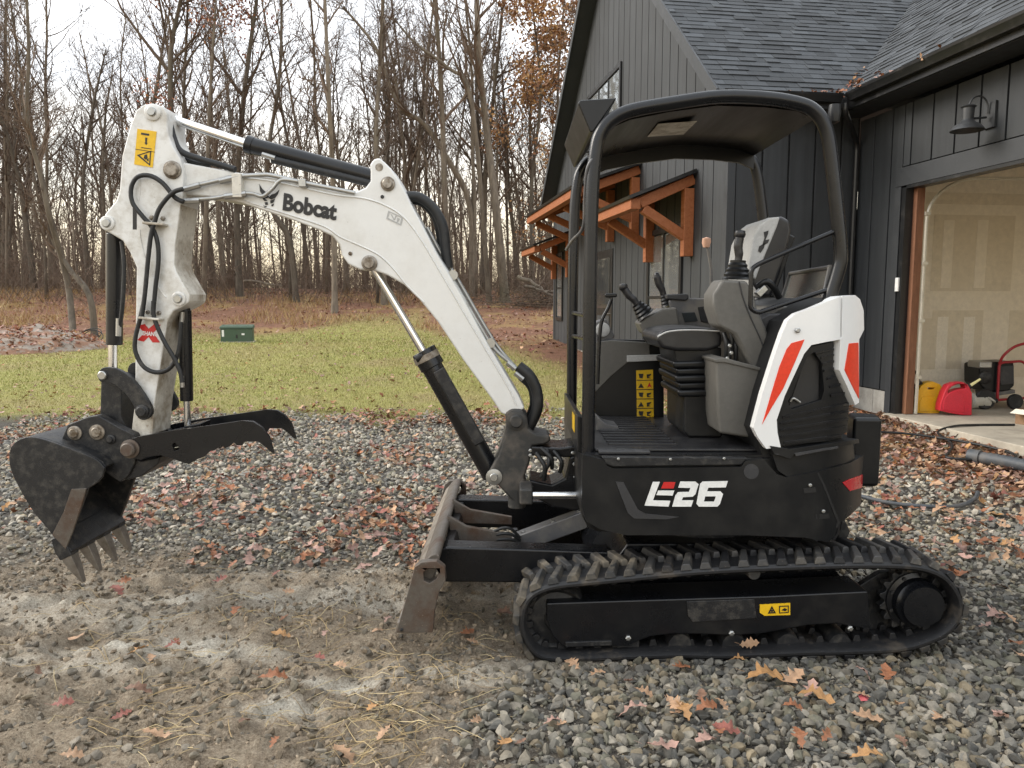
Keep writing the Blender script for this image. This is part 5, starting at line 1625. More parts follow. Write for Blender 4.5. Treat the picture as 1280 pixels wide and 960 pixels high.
# steel lines and hoses along the boom
z1 = lambda l: [(x/3.2, 100+y/3.2) for x, y in l]
def zpts(q, Y): return [(x, y, Y) for x, y in q]
hose('steel_line', zpts(z1([(770, 425), (860, 405), (930, 388), (1040, 380), (1090, 382), (1200, 408), (1300, 428), (1420, 452)]), 3.905), 0, 0.011, boom, 'zinc')
hose('steel_line', zpts(z1([(770, 478), (860, 472), (950, 455), (1010, 455), (1050, 465), (1090, 435), (1125, 400), (1190, 405)]), 3.90), 0, 0.010, boom, 'zinc')
for (ax, ay), (bx, by) in (((735, 437), (800, 420)), ((735, 485), (800, 482)), ((880, 405), (960, 385)), ((900, 466), (985, 455))):
    a, b = z1([(ax, ay), (bx, by)]); MB().cyl(P3(*a, 3.90), P3(*b, 3.90), 0.0155, seg=8).build('hose_fitting', M['zinc'], boom)
MB().box((P(291, 235, 3.9)[0], 3.885, P(291, 247, 3.9)[1]), (P(303, 235, 3.9)[0], 3.93, P(291, 217, 3.9)[1])).build('line_clamp', M['stick_dirty'], boom, bevel=0.004)
MB().box((P(374, 233, 3.9)[0], 3.885, P(374, 234, 3.9)[1]), (P(383, 228, 3.9)[0], 3.93, P(374, 224, 3.9)[1])).build('line_clamp', M['zinc'], boom, bevel=0.004)
for k, dx in enumerate((0, 6)):
    hose('steel_line', [(528+dx, 284), (545+dx, 316), (570+dx, 356), (600+dx, 408), (618+dx, 436), (640+dx, 455+dx)], 3.97+0.05*k, 0.010, boom, 'zinc')
for px, py in ((566, 344), (613, 429)):
    MB().lathe([(0, 0), (0.026, 0), (0.026, 0.06), (0, 0.06)], P3(px, py, 3.95), 'Y', 10).build('line_clamp', M['zinc'], boom)
for px, py in ((640, 458), (650, 471)):
    MB().cyl(P3(px-6, py-5, 3.96), P3(px+4, py+3, 3.96), 0.014, seg=8).build('hose_fitting', M['zinc'], boom)
hose('boom_hose', [(508, 246, 4.0), (525, 247, 4.0), (543, 262, 4.0), (554, 285, 4.0), (557, 312, 4.0), (560, 335, 4.0)], 4.0, 0.026, boom)
hose('boom_hose', [(510, 250, 4.06), (528, 254, 4.06), (544, 272, 4.06), (550, 296, 4.06), (552, 320, 4.06)], 4.0, 0.020, boom)
hose('boom_hose', [(648, 458, 3.98), (662, 470, 3.97), (671, 490, 3.97), (671, 512, 3.97), (661, 534, 3.98)], 4.0, 0.030, boom)
hose('boom_hose', [(652, 470, 4.05), (665, 484, 4.05), (668, 506, 4.05), (660, 528, 4.05)], 4.0, 0.026, boom)
# arm cylinder on top of the boom
ac = MB().cyl(P3(311, 181, YC), P3(466, 222, YC), 0.042, seg=24).build('arm_cylinder', M['black_paint'], EX, bevel=0.005)
MB().cyl(P3(206, 146, YC), P3(314, 182, YC), 0.023, seg=18).build('rod', M['chrome'], ac)
MB().cyl(P3(308, 180, YC), P3(317, 183, YC), 0.046, seg=24).build('gland', M['black_paint'], ac, bevel=0.004)
MB().cyl(P3(340, 199, 3.99), P3(470, 231, 3.99), 0.020, seg=12).build('feed_pipe', M['hose'], ac)
MB().cyl(P3(328, 193, 3.98), P3(344, 198, 3.98), 0.014, seg=8).build('hose_fitting', M['zinc'], ac)
hose('arm_hose', [(212, 150, 3.97), (217, 172, 3.96), (226, 189, 3.95), (248, 198, 3.94), (275, 206, 3.94), (294, 212, 3.93)], 3.95, 0.016, boom)
hose('arm_hose', [(209, 152, 4.03), (215, 178, 4.02), (224, 194, 4.0), (240, 203, 3.98), (262, 208, 3.97)], 3.95, 0.014, boom)
# boom cylinder
bc = MB().cyl(P3(534, 448, YC), P3(616, 594, YC), 0.056, seg=24).build('boom_cylinder', M['black_paint'], EX, bevel=0.006)
MB().cyl(P3(468, 336, YC), P3(534, 448, YC), 0.021, seg=18).build('rod', M['chrome'], bc)
MB().cyl(P3(529, 438, YC), P3(541, 459, YC), 0.066, seg=24).build('gland', M['black_paint'], bc, bevel=0.005)
MB().cyl(P3(531.5, 443, YC), P3(535, 450, YC), 0.070, seg=24).build('collar', M['pin'], bc)
MB().bar(P3(548, 462, 3.95), P3(600, 554, 3.95), 0.05, 0.06).build('hose_guard', M['black_worn'], bc, bevel=0.008)
MB().cyl(P3(520, 449, 3.97), P3(529, 444, 3.97), 0.02, seg=12).build('port', M['black_worn'], bc)
for px, py in ((553, 464), (558, 472)): MB().cyl(P3(px, py, 3.94), P3(px+4, py+6, 3.94), 0.013, seg=8).build('hose_fitting', M['zinc'], bc)

# ---------------- stick (dipper arm)
YS0, YS1 = 3.895, 4.115
STK = [(195, 130), (203, 133), (208, 140), (209, 152), (210, 167), (216, 183), (225, 198), (229, 215), (229, 240), (226, 256), (222, 285), (219, 308), (218, 330), (221, 340), (230, 356), (237, 368), (236, 378), (227, 384), (217, 389), (210, 400), (205, 430), (198, 475), (193, 505), (190, 545), (165, 545), (168, 500), (169, 400), (170, 334), (162, 316), (153, 301), (138, 292), (129, 287), (127, 279), (131, 267), (145, 250), (149, 237), (152, 195), (162, 157), (170, 137), (180, 130)]
stick = plate('stick', STK, YS0, YS1, 'white', bevel=0.010)
stick.data.materials.append(M['stick_dirty'])                  # caked face towards the machine
for p_ in stick.data.polygons:
    if p_.normal.x > 0.55 and p_.center.z < P(226, 250, YS0)[1]: p_.material_index = 1
MB().prism(pl([(168, 512), (193, 508), (190.5, 546), (164, 546)], YS0), YS0-0.003, YS0+0.02).build('worn_foot', M['stick_dirty'], stick, bevel=0.002)
for x, y, r, rg_, mt in ((191.5, 140.5, .022, .040, 'white'), (135, 279, .022, .036, 'white'), (224, 373.5, .022, .036, 'white'), (216, 212.5, .036, .044, 'pin')):
    pinhead('pin', x, y, YS0, r, 0.026, 'pin' if mt == 'pin' else 'zinc', stick)
    MB().lathe([(0, 0.001), (rg_, 0.001), (rg_, -0.010), (rg_*0.85, -0.014), (0, -0.014)], P3(x, y, YS0), 'Y', 24).build('boss', M[mt], stick)
MB().prism(pl([(172, 225), (175, 222), (176, 240), (174, 252), (171, 248)], YS0), YS0-0.004, YS0+0.004).build('reinforcing_pad', M['white'], stick, bevel=0.002)
MB().prism(pl([(166, 252), (171, 262), (171, 287), (166, 287)], YS0), YS0-0.001, YS0+0.006).build('slot', M['decal_black'], stick, smooth=0)
MB().tube(catmull([P3(x, y, YS0) for x, y in [(175, 287), (176, 300), (184, 330), (200, 362), (208, 372)]], 5), 0.004, 6).build('weld_seam', M['white'], stick)
yd = MB().prism(pl([(172, 161), (196, 164.5), (191, 209.5), (168, 205.5)], YS0), YS0-0.003, YS0-0.0005).build('warning_decal', M['yellow'], stick, smooth=0)
def yprint(px, holes=()):
    MB().prism(pl(px, YS0), YS0-0.0045, YS0-0.003, [pl(h, YS0) for h in holes]).build('decal_print', M['decal_black'], yd, smooth=0)
yprint([(171.5, 194), (189.5, 188.5), (188, 207.5)], [[(174.8, 194.3), (188, 190.3), (186.9, 204.8)]])
yprint([(181, 194), (184, 193), (185, 197), (183, 200), (180, 198)]); yprint([(184, 199), (186, 198), (186, 202), (184, 201)])
yprint([(177, 166), (187, 167.5), (186.6, 170), (176.7, 168.3)]); yprint([(182, 172), (184.5, 172.3), (184, 179), (185, 179), (183, 181.5), (181, 178.5), (182, 178.5)])
yprint([(177, 184), (190, 186), (189.8, 186.9), (177, 185)]); yprint([(169.5, 186.2), (194, 190), (193.9, 190.6), (169.4, 186.8)])
xs_ = MB().prism(pl([(172, 407), (181, 405), (186, 411), (193, 405), (201, 406), (192, 416), (200, 428), (191, 428), (186, 421), (180, 427), (172, 425), (181, 416)], YS0), YS0-0.003, YS0-0.0005).build('logo_decal', M['decal_red'], stick, smooth=0)
text_obj('CHANGE', ((176.5, 419), (200, 421), (176.8, 413.5)), YS0-0.005, M['decal_white'], xs_, 'lettering', bold=0.03)
YH = 3.865
hose('stick_hose', z1([(735, 487), (700, 470), (650, 412), (600, 383), (550, 388), (525, 430), (530, 490), (570, 545), (605, 585), (628, 640), (634, 720), (622, 830), (612, 940)]), YH, 0.0115, stick)
hose('stick_hose', zpts(z1([(732, 436), (690, 452), (640, 510), (618, 570), (604, 620), (592, 720), (580, 850), (568, 945)]), 3.845), YH, 0.0115, stick)
z2 = lambda l: [(x/2.6675, 380+y/2.6667) for x, y in l]
hose('stick_hose', z2([(480, -10), (468, 45), (452, 110), (452, 160), (480, 210), (525, 228), (570, 210), (597, 150), (604, 60)]), YH, 0.0115, stick)
hose('stick_hose', zpts(z2([(512, -10), (514, 45), (545, 120), (580, 180), (600, 225), (608, 262)]), 3.845), YH, 0.0115, stick)
for cx, cy in ((194, 279), (189, 397)):
    a, b = P3(cx-13, cy, 3.86), P3(cx+13, cy+2, 3.86)
    gd = MB().bar((a.x, 3.862, a.z), (b.x, 3.862, b.z), 0.066, 0.012).build('hose_guide', M['stick_dirty'], stick, bevel=0.004)
    bolt(cx-4, cy-7, 3.893, 0.012, gd, 'pin'); bolt(cx+10, cy-6, 3.893, 0.012, gd, 'pin')
# bucket cylinder
kc = MB().cyl(P3(143, 292, 4.0), P3(143, 431, 4.0), 0.040, seg=24).build('bucket_cylinder', M['black_paint'], EX, bevel=0.005)
MB().cyl(P3(141, 430, 4.0), P3(141, 468, 4.0), 0.0225, seg=18).build('rod', M['chrome'], kc)
MB().cyl(P3(140, 284, 4.0), P3(143, 300, 4.0), 0.035, seg=18).build('eye', M['black_paint'], kc)
hose('cylinder_hose', [(152, 302, 3.94), (155, 330, 3.93), (154, 370, 3.93), (151, 400, 3.94), (148, 412, 3.95)], 3.95, 0.011, kc)
MB().cyl(P3(148.5, 398, 3.945), P3(148, 420, 3.945), 0.014, seg=8).build('hose_fitting', M['zinc'], kc)
# thumb cylinder
tcx = MB().cyl(P3(231, 388, YC), P3(233.5, 501, YC), 0.033, seg=22).build('thumb_cylinder', M['black_paint'], EX, bevel=0.004)
MB().cyl(P3(233.5, 500, YC), P3(235, 540, YC), 0.017, seg=16).build('rod', M['chrome'], tcx)
MB().cyl(P3(228, 374, YC), P3(231, 392, YC), 0.03, seg=16).build('eye', M['black_paint'], tcx)
MB().cyl(P3(227, 470, 3.97), P3(228, 484, 3.97), 0.013, seg=8).build('hose_fitting', M['zinc'], tcx)
MB().cyl(P3(228, 390, 3.97), P3(227, 404, 3.97), 0.013, seg=8).build('hose_fitting', M['zinc'], tcx)
MB().prism(pl([(228, 350), (238, 362), (242, 370), (240, 380), (232, 376)], 4.0), 3.98, 4.12).build('cylinder_lug', M['black_worn'], tcx, bevel=0.006)

# ---------------- bucket linkage, coupler, bucket, thumb
for y0 in (3.85, 4.15):
    MB().prism(smooth2(pl([(122, 469), (126, 461), (134, 459), (148, 462), (164, 473), (178, 491), (188, 508), (189, 518), (181, 525), (172, 522), (167, 508), (158, 494), (146, 483), (134, 478), (125, 477)], 3.85), 3), y0, y0+0.03).build('tipping_link', M['black_worn'], EX, bevel=0.004)
pinhead('link_pin', 129, 469, 3.85, 0.022, 0.018, 'zinc'); pinhead('link_pin', 178, 514, 3.85, 0.026, 0.02, 'black_worn', ring=0.034)
MB().prism(pl([(126, 472), (136, 469), (146, 474), (152, 484), (151, 520), (158, 534), (160, 546), (122, 546), (125, 515)], 3.92), 3.92, 4.12).build('bucket_link', M['black_worn'], EX, bevel=0.006)
coup = [(74, 556), (84, 531), (110, 521), (122, 519), (131, 524), (150, 535), (168, 543), (172, 560), (168, 580), (160, 595), (150, 603), (142, 598), (130, 590), (128, 576), (100, 566), (78, 558)]
cp_ = MB().prism(pl(coup, 3.84), 3.84, 3.90)
cp_.prism(pl(coup, 3.84), 4.14, 4.20)
cp_.prism(pl([(78, 552), (86, 536), (120, 528), (160, 548), (150, 585), (128, 572)], 3.84), 3.901, 4.139)
coupler = cp_.build('coupler', M['black_worn'], EX, bevel=0.006)
for x, y, r in ((94, 541, .024), (122, 540, .026), (139, 549, .016)): pinhead('pin', x, y, 3.84, r, 0.022, 'pin' if r > .02 else 'black_worn', coupler, ring=r*1.5)
pinhead('pin', 163, 561, 3.80, 0.036, 0.04, 'rusty', coupler, ring=0.048)
YK0, YK1 = 3.74, 4.28
BK = [(130, 584), (118, 573), (80, 558), (46, 547), (27, 548), (14, 558), (11, 574), (15, 592), (27, 616), (43, 642), (60, 662), (78, 688)]
outer = [(v.x, v.y) for v in catmull([Vector((x, z, 0)) for x, z in pl(BK, YK0)], 3)]
inner = []
for i, (x, z) in enumerate(outer):
    a, b = outer[max(i-1, 0)], outer[min(i+1, len(outer)-1)]
    t = Vector((b[0]-a[0], b[1]-a[1])).normalized(); inner.append((x - t.y*0.018*1, z + t.x*0.018*1))
cxm = sum(p[0] for p in outer)/len(outer); czm = sum(p[1] for p in outer)/len(outer)
if (Vector(inner[6])-Vector((cxm, czm))).length > (Vector(outer[6])-Vector((cxm, czm))).length:
    inner = [(2*o[0]-q[0], 2*o[1]-q[1]) for o, q in zip(outer, inner)]
bucket = MB().prism(outer + inner[::-1], YK0+0.018, YK1-0.018).build('bucket', M['black_worn'], EX, bevel=0.003)
side = pl([(131, 585), (128, 596), (122, 603), (110, 611), (104, 628), (94, 655), (84, 682)], YK0)
sidepoly = outer + [side[i] for i in range(len(side)-1, -1, -1)]
for a, b in ((YK0, YK0+0.017), (YK1-0.017, YK1)):
    MB().prism(sidepoly, a, b).build('side_plate', M['black_worn'], bucket, bevel=0.004)
    sl_ = a-0.008 if a == YK0 else b-0.004
    MB().prism(pl([(90, 611), (109, 610), (104, 628), (92, 664), (83, 686), (66, 668), (80, 640)], YK0), sl_, sl_+0.012).build('side_cutter', M['rusty'], bucket, bevel=0.003)
MB().prism(pl([(66, 670), (71, 667), (90, 689), (86, 694)], YK0), YK0+0.001, YK1-0.001).build('cutting_edge', M['black_worn'], bucket, bevel=0.003)
for k in range(4):
    y = YK0 + 0.03 + (YK1-YK0-0.06)*k/3
    tb = P3(79, 690, YK0); tt = P3(101, 730, YK0)
    d = (tt-tb); s_ = Vector((0, 1, 0)); up_ = d.cross(s_).normalized()
    rings = []
    for t, w_, h_ in ((-0.15, .028, .022), (0.25, .032, .026), (0.6, .026, .018), (1.0, .015, .004)):
        c = Vector((tb.x+d.x*t, y, tb.z+d.z*t))
        rings.append([tuple(c + s_*(a*w_) + up_*(b*h_)) for a, b in ((-1, -1), (1, -1), (1, 1), (-1, 1))])
    th = MB(); th.loft(rings); to = th.build('tooth', M['bare_dark'], bucket, bevel=0.003)
    c = Vector((tb.x-d.x*0.1, y, tb.z-d.z*0.1))
    th = MB(); th.loft([[tuple(c + d*t + s_*(a*0.036) + up_*(b*h_)) for a, b in ((-1, -1), (1, -1), (1, 1), (-1, 1))] for t, h_ in ((-0.35, .020), (0.0, .036), (0.28, .032))])
    th.build('tooth_adapter', M['black_worn'], to, bevel=0.004)
# thumb
TH = [(163, 549), (172, 546), (210, 539), (262, 532), (302, 526), (316, 527), (327, 534), (336, 546), (342, 567), (337, 564), (330, 557), (322, 552), (312, 552), (305, 552), (302, 557), (297, 557), (292, 553), (287, 558), (282, 560), (276, 557), (268, 563), (262, 564), (255, 571), (247, 574), (236, 580), (228, 578), (214, 573), (200, 569), (184, 571), (176, 575), (166, 573), (159, 566), (158, 556)]
for i, (y0, dx) in enumerate(((3.80, 0), (4.20, 0))):
    tpl = MB().prism(pl(TH, 3.80), y0, y0+0.022, [pl([(215, 556), (218, 553), (223, 557), (224, 562), (217, 564)], 3.80)]).build('thumb_plate', M['black_paint'], EX, bevel=0.003)
    MB().lathe([(0, 0), (0.05, 0), (0.05, 0.05), (0, 0.05)], P3(163, 561, 3.80) + Vector((0, y0-3.80+(0.023 if i == 0 else -0.051), 0)), 'Y', 20).build('hinge_boss', M['black_worn'], tpl)
MB().prism(pl([(176, 552), (214, 544), (232, 546), (236, 556), (190, 566), (178, 564)], 3.80), 3.823, 4.199).build('thumb_crossplate', M['black_paint'], EX, bevel=0.006)
MB().prism(pl([(160, 566), (176, 577), (200, 571), (198, 580), (176, 596), (160, 600), (150, 600)], 3.86), 3.86, 4.18).build('thumb_mount', M['black_worn'], EX, bevel=0.008)
MB().prism(pl([(224, 535), (246, 531), (244, 546), (228, 550)], 3.9), 3.95, 4.09).build('thumb_rod_lug', M['black_paint'], EX, bevel=0.006)

# ---------------- upper body
def arc(R_, a0, a1, n=14, cx=TX, cy=YC):
    return [(cx+R_*math.cos(R(a0+(a1-a0)*i/n)), cy+R_*math.sin(R(a0+(a1-a0)*i/n))) for i in range(n+1)]
def plan_body(R_, yn, yf, xf):
    a = math.degrees(math.asin((YC-yn)/R_)); b = math.degrees(math.asin(min(0.999, (yf-YC)/R_)))
    return [(xf+0.03, yn), ] + arc(R_, -a, b) + [(xf+0.03, yf), (xf, yf-0.05), (xf, yn+0.05)]
xf = P(727, 620, YB)[0]
zf = P(850, 567, YB+0.05)[1]                      # cab floor
lo = plan_body(TR-0.025, YB+0.022, 4.66, xf+0.01)
lo2 = plan_body(TR-0.09, YB+0.085, 4.60, xf+0.05)
m = MB(); m.loft([[(x, y, zt-0.015) for x, y in lo2], [(x, y, zt+0.06) for x, y in lo], [(x, y, zf-0.012) for x, y in lo]])
body = m.build('lower_body', M['black_plastic'], EX, bevel=0.01)
SP_ = [(728, 568), (754, 574), (759, 582), (766, 585), (926, 583), (931, 576), (953, 573), (962, 583), (970, 592), (982, 596), (1023, 588), (1060, 578), (1076, 569), (1076, 600), (1073, 630), (1060, 643), (1046, 654), (1040, 670), (1032, 677), (1020, 674), (1005, 671), (930, 668), (782, 668), (750, 661), (732, 650), (727, 632)]
sidep = panel('side_panel', SP_, 0.012, 0.045, M['black_plastic'], EX, bevel=0.008, step=7)
panel('crease', [(769, 601), (779, 602), (797, 636), (806, 641), (848, 645), (832, 648), (792, 647), (784, 640)], 0.0155, 0.02, M['dark_grey'], sidep, bevel=0.003)
zs = lambda l: [(700+x/3.048, 520+y/3.048) for x, y in l]
panel('seam', zs([(975, 215), (982, 213), (1056, 402), (1046, 425), (1040, 420), (1046, 402)]), 0.0135, 0.012, M['decal_black'], sidep)
panel('round_plug', circ(938, 588.5, 9.5, 18), 0.0140, 0.012, M['dark_grey'], sidep)
GL = [('letter', 'decal_white', [(352, 248), (378, 248), (352, 318), (418, 320), (411, 342), (320, 338)]), ('letter', 'decal_white', [(372, 281), (433, 281), (426, 300), (365, 298)]),
      ('letter', 'decal_red', [(393, 249), (437, 249), (430, 273), (383, 273)]),
      ('letter', 'decal_white', [(456, 247), (513, 247), (525, 257), (513, 295), (503, 304), (466, 306), (461, 318), (505, 318), (497, 342), (425, 342), (437, 300), (447, 287), (489, 286), (494, 271), (448, 270)])]
for nm, mt, q in GL:
    panel(nm, zs(q), 0.0150, 0.003, M[mt], sidep, smooth=0)
panel('letter', zs([(540, 247), (636, 245), (628, 269), (562, 270), (557, 284), (608, 284), (618, 294), (606, 332), (596, 342), (526, 342), (517, 331), (531, 256)]), 0.0150, 0.003, M['decal_white'], sidep, holes=[zs([(550, 303), (591, 303), (584, 323), (545, 323)])], smooth=0)
panel('reflector', zs([(1065, 252), (1088, 240), (1140, 222), (1138, 272), (1092, 284)]), 0.016, 0.012, M['reflector'], sidep, bevel=0.002)
for px, py in ((1011, 605.5), (1026, 638)):
    p = PS(px, py, 0.012); bo = MB().lathe([(0, 0), (0.008, 0), (0.008, -0.007), (0.005, -0.009), (0, -0.009)], p, 'Y', 10).build('bolt', M['zinc'], sidep)
    panel('bolt_recess', [(px-8, py+4), (px+7, py+3), (px+8, py+9), (px-7, py+10)], 0.0135, 0.01, M['decal_black'], sidep)
# sill with bolts below the floor edge
MB().prism(pl([(752, 571), (934, 572), (927, 581), (766, 583), (757, 580)], YB+0.0), YB-0.002, YB+0.10).build('sill', M['black_worn'], EX, bevel=0.004)
for px, py in ((773, 573.5), (838, 574), (905, 573)): bolt(px, py, YB-0.003, 0.007, sidep)
# floor with ribbed mat
fx0, fx1 = P(738, 560, YB+0.03)[0], P(962, 560, YB+0.05)[0]
MB().box((xf+0.02, YB+0.03, zf-0.012), (1.24, 4.58, zf-0.002)).build('cab_floor', M['black_paint'], EX)
mat = MB().box((fx0+0.03, YB+0.10, zf-0.001), (fx1, 4.44, zf+0.012)).build('floor_mat', M['vinyl'], EX, bevel=0.004)
for k in range(13):
    y = YB + 0.20 + 0.075*k
    MB().bar((fx0+0.10, y, zf+0.015), (fx0+0.42, y, zf+0.015), 0.022, 0.010, up=(0, 0, 1)).build('mat_rib', M['vinyl'], mat, bevel=0.003, seg=1)
MB().box((fx0+0.04, YB+0.04, zf), (fx0+0.27, YB+0.09, zf+0.012)).build('tread_plate', M['dark_grey'], mat, bevel=0.003)
# engine hood: core clamped to the round tail
HD = [(940, 536), (951, 492), (965, 448), (982, 402), (1008, 388), (1046, 372), (1066, 372), (1074, 385), (1076, 560), (1076, 590), (960, 590)]
hp = pl(HD, YB+0.04)
rings = []
for k in range(13):
    y = YB + 0.035 + (4.60-YB-0.035)*k/12
    xm = TX + math.sqrt(max(0.01, (TR-0.03)**2-(y-YC)**2))
    rings.append([(min(x, xm), y, z) for x, z in hp])
hood = MB(); hood.loft(rings); hood = hood.build('engine_hood', M['black_plastic'], EX, smooth=30)
WHC = [(1046, 370.5), (1045, 424), (1012, 431), (1003, 442), (990, 470), (979, 494), (969, 524), (970, 540), (974, 558), (956, 560), (946, 546), (940, 534), (951, 492), (965, 448), (976, 416), (983, 400), (993, 392), (1010, 386)]
wc = panel('side_cover', WHC, 0.02, 0.05, M['white_clean'], EX, bevel=0.007, step=7)
WHR = [(1047.5, 370.3), (1063, 369), (1069, 374), (1073.5, 388), (1074, 412), (1068, 424), (1067.5, 503), (1063, 506), (1053, 482), (1043.5, 462), (1045, 424), (1047, 421)]
wr = panel('rear_cover', WHR, 0.022, 0.05, M['white_clean'], EX, bevel=0.006, step=4)
panel('red_insert', [(1003.5, 424), (987, 428.5), (981, 436), (972, 458), (962, 491), (950.5, 530), (963, 508), (977, 485), (990, 456)], 0.0225, 0.006, M['red'], wc, bevel=0.0015)
panel('red_insert', [(1055, 429), (1066.5, 428), (1067, 498), (1058, 480), (1049.5, 462)], 0.0245, 0.006, M['red'], wr, step=4, bevel=0.0015)
bolt(*[996.5, 413, YB-0.021], 0.012, wc)
# grille behind the C of the cover
gr = panel('grille_frame', [(1003, 442), (1014, 433), (1043, 427), (1042, 461), (1052, 484), (1062, 506), (1060, 540), (1040, 551), (976, 557), (970, 541), (970, 524), (980, 494)], -0.002, 0.03, M['black_plastic'], EX,
           holes=[[(1009, 447), (1018, 440), (1027, 453), (1031, 488), (1027, 500), (990, 512), (985, 503)]], bevel=0.003, step=8)
MB().prism(pl([(985, 512), (1009, 440), (1030, 445), (1034, 500)], YB+0.033), YB+0.031, YB+0.034).build('grille_dark', M['decal_black'], gr, smooth=0)
for (a, b) in (((1013, 441), (1042, 435)), ((1020, 447), (1042, 442)), ((1022, 455), (1042, 450)), ((1024, 463), (1042, 459)), ((1028, 473), (1044, 469)), ((1031, 483), (1050, 479)), ((1032, 494), (1055, 490)), ((978, 520), (1060, 503)), ((975, 528), (1060, 512)), ((975, 536), (1060, 522)), ((975, 545), (1058, 532)), ((980, 552), (1050, 543))):
    a = (a[0]+(6 if a[0] > 1010 else 0), a[1]-(1 if a[0] > 1010 else 0))
    panel('grille_slat', [a, b, (b[0], b[1]+3.2), (a[0], a[1]+3.2)], 0.004, 0.012, M['black_paint'], gr, step=8, bevel=0.002)
hose('cable', [(988, 502, 3.36), (992, 498, 3.355), (1000, 503, 3.36)], 3.36, 0.006, gr, 'zinc')
# ledge and belt below the grille
panel('ledge', [(960, 556), (985, 560), (1066, 548), (1067, 553), (990, 567), (985, 572), (965, 566)], 0.026, 0.05, M['black_plastic'], EX, step=6, bevel=0.006)
panel('belt', [(965, 566), (986, 568), (1066, 553), (1068, 575), (1050, 584), (1020, 590), (984, 596), (972, 588)], 0.002, 0.04, M['black_plastic'], EX, step=6, bevel=0.006)
panel('grab_slot', [(990, 565), (1040, 556.5), (1041, 559), (992, 568.5)], 0.030, 0.02, M['dark_grey'], EX, step=6, bevel=0.003)
# rear bumper
bx_, by_ = TX+0.97, YC-0.26
z0, z1_ = P(1090, 607, by_)[1], P(1090, 521, by_)[1]
bp = MB(); ang = math.atan2(by_-YC, bx_-TX)
er, et = Vector((math.cos(ang), math.sin(ang), 0)), Vector((-math.sin(ang), math.cos(ang), 0))
c = Vector((TX, YC, 0)) + er*(TR+0.005)
bp.add([tuple(c + er*a + et*b + Vector((0, 0, z))) for z in (z0, z1_) for a, b in ((-0.05, -0.10), (0.085, -0.075), (0.085, 0.075), (-0.05, 0.10))], [(0,1,2,3),(7,6,5,4),(0,4,5,1),(1,5,6,2),(2,6,7,3),(3,7,4,0)])
bp.build('rear_bumper', M['black_plastic'], EX, bevel=0.02, seg=3)

# ---------------- canopy
YN_, YF_ = 3.46, 4.44
CT = [(735, 570), (737, 400), (740, 250), (745, 188), (752, 165), (766, 149), (790, 138), (840, 129), (900, 121), (960, 123), (1000, 130), (1018, 139), (1030, 155), (1037, 182), (1046, 260), (1051, 316), (1048, 338), (1036, 376)]
xz = pl(CT, YN_)
near = [Vector((x, YN_, z)) for x, z in xz]; far_ = [Vector((x, YF_, z)) for x, z in xz]
cn_ = MB().tube(catmull(near, 4), 0.030, 14).build('canopy_frame', M['black_paint'], EX, smooth=60)
MB().tube(catmull(far_, 4), 0.030, 14).build('canopy_frame', M['black_paint'], EX, smooth=60)
RT = [(760, 144), (790, 132), (840, 122.5), (900, 114.5), (960, 116.5), (1002, 123), (1024, 134)]
RB = [(1024, 142), (1002, 132), (960, 127), (900, 125), (840, 133), (790, 143), (764, 154)]
rt = pl(RT, YN_); rb = pl(RB, YN_)
roofp = MB().prism(rt + rb, YN_+0.02, YF_-0.02).build('canopy_roof', M['black_paint'], EX, bevel=0.004)
MB().prism([(x, z-0.014) for x, z in rb] + [(x, z-0.085) for x, z in reversed(rb)], YF_-0.075, YF_-0.052).build('roof_header', M['black_plastic'], roofp)
lin = [(x, z-0.012) for x, z in rb]
M['liner'] = paint('roof_liner', (0.013, 0.012, 0.010), 0.30, spec=0.35, dirt=(0.007, 0.007, 0.007), dirt_amt=(0.42, 0.6), scale=1.3, bmp=0.03, stretch=(6, 0.5, 1))
MB().prism([(x, z) for x, z in lin] + [(x, z+0.008) for x, z in reversed(lin)], YN_+0.05, YF_-0.05).build('roof_liner', M['liner'], roofp)
q0, q1 = P(820, 163, 3.75), P(868, 151, 3.75)
zl = min(z for x, z in lin if q0[0]-0.1 < x < q1[0]+0.1) - 0.010
MB().prism([(q0[0], zl), (q1[0], zl+0.012), (q1[0], zl+0.014), (q0[0], zl+0.002)], 3.70, 3.98).build('roof_label', M['stick_dirty'], roofp, smooth=0)
MB().prism([(0.290, 2.432), (0.300, 2.445), (0.46, 2.455), (0.44, 2.425), (0.36, 2.31), (0.345, 2.308)], YN_+0.035, YF_-0.035).build('visor', M['black_plastic'], roofp, bevel=0.006)
hose('hand_rail', [(743, 196, 3.44), (734, 212, 3.45), (731, 250, 3.50), (729, 284, 3.55), (716, 300, 3.75), (708, 312, 4.0)], 3.5, 0.008, cn_, 'grey_guard')
for y in (395, 424):
    MB().cyl(P3(736, y, YN_), P3(716, y-4, YF_), 0.012, seg=10).build('cross_bar', M['black_paint'], cn_)
MB().lathe([(0, -0.05), (0.022, -0.04), (0.028, 0.0), (0.024, 0.035), (0, 0.04)], P3(1043, 141, YN_+0.1), 'Z', 14).build('beacon_socket', M['black_plastic'], cn_)
# side guard bar
gb = [P3(1046, 288, YN_), P3(950, 329, YN_-0.02), P3(939, 336, YN_-0.02), P3(938, 386, YN_-0.02), P3(947, 391, YN_-0.02), P3(1035, 362, YN_)]
MB().tube(fillet(gb, 0.05, 5), 0.0105, 10).build('side_guard_bar', M['black_paint'], EX, smooth=60)
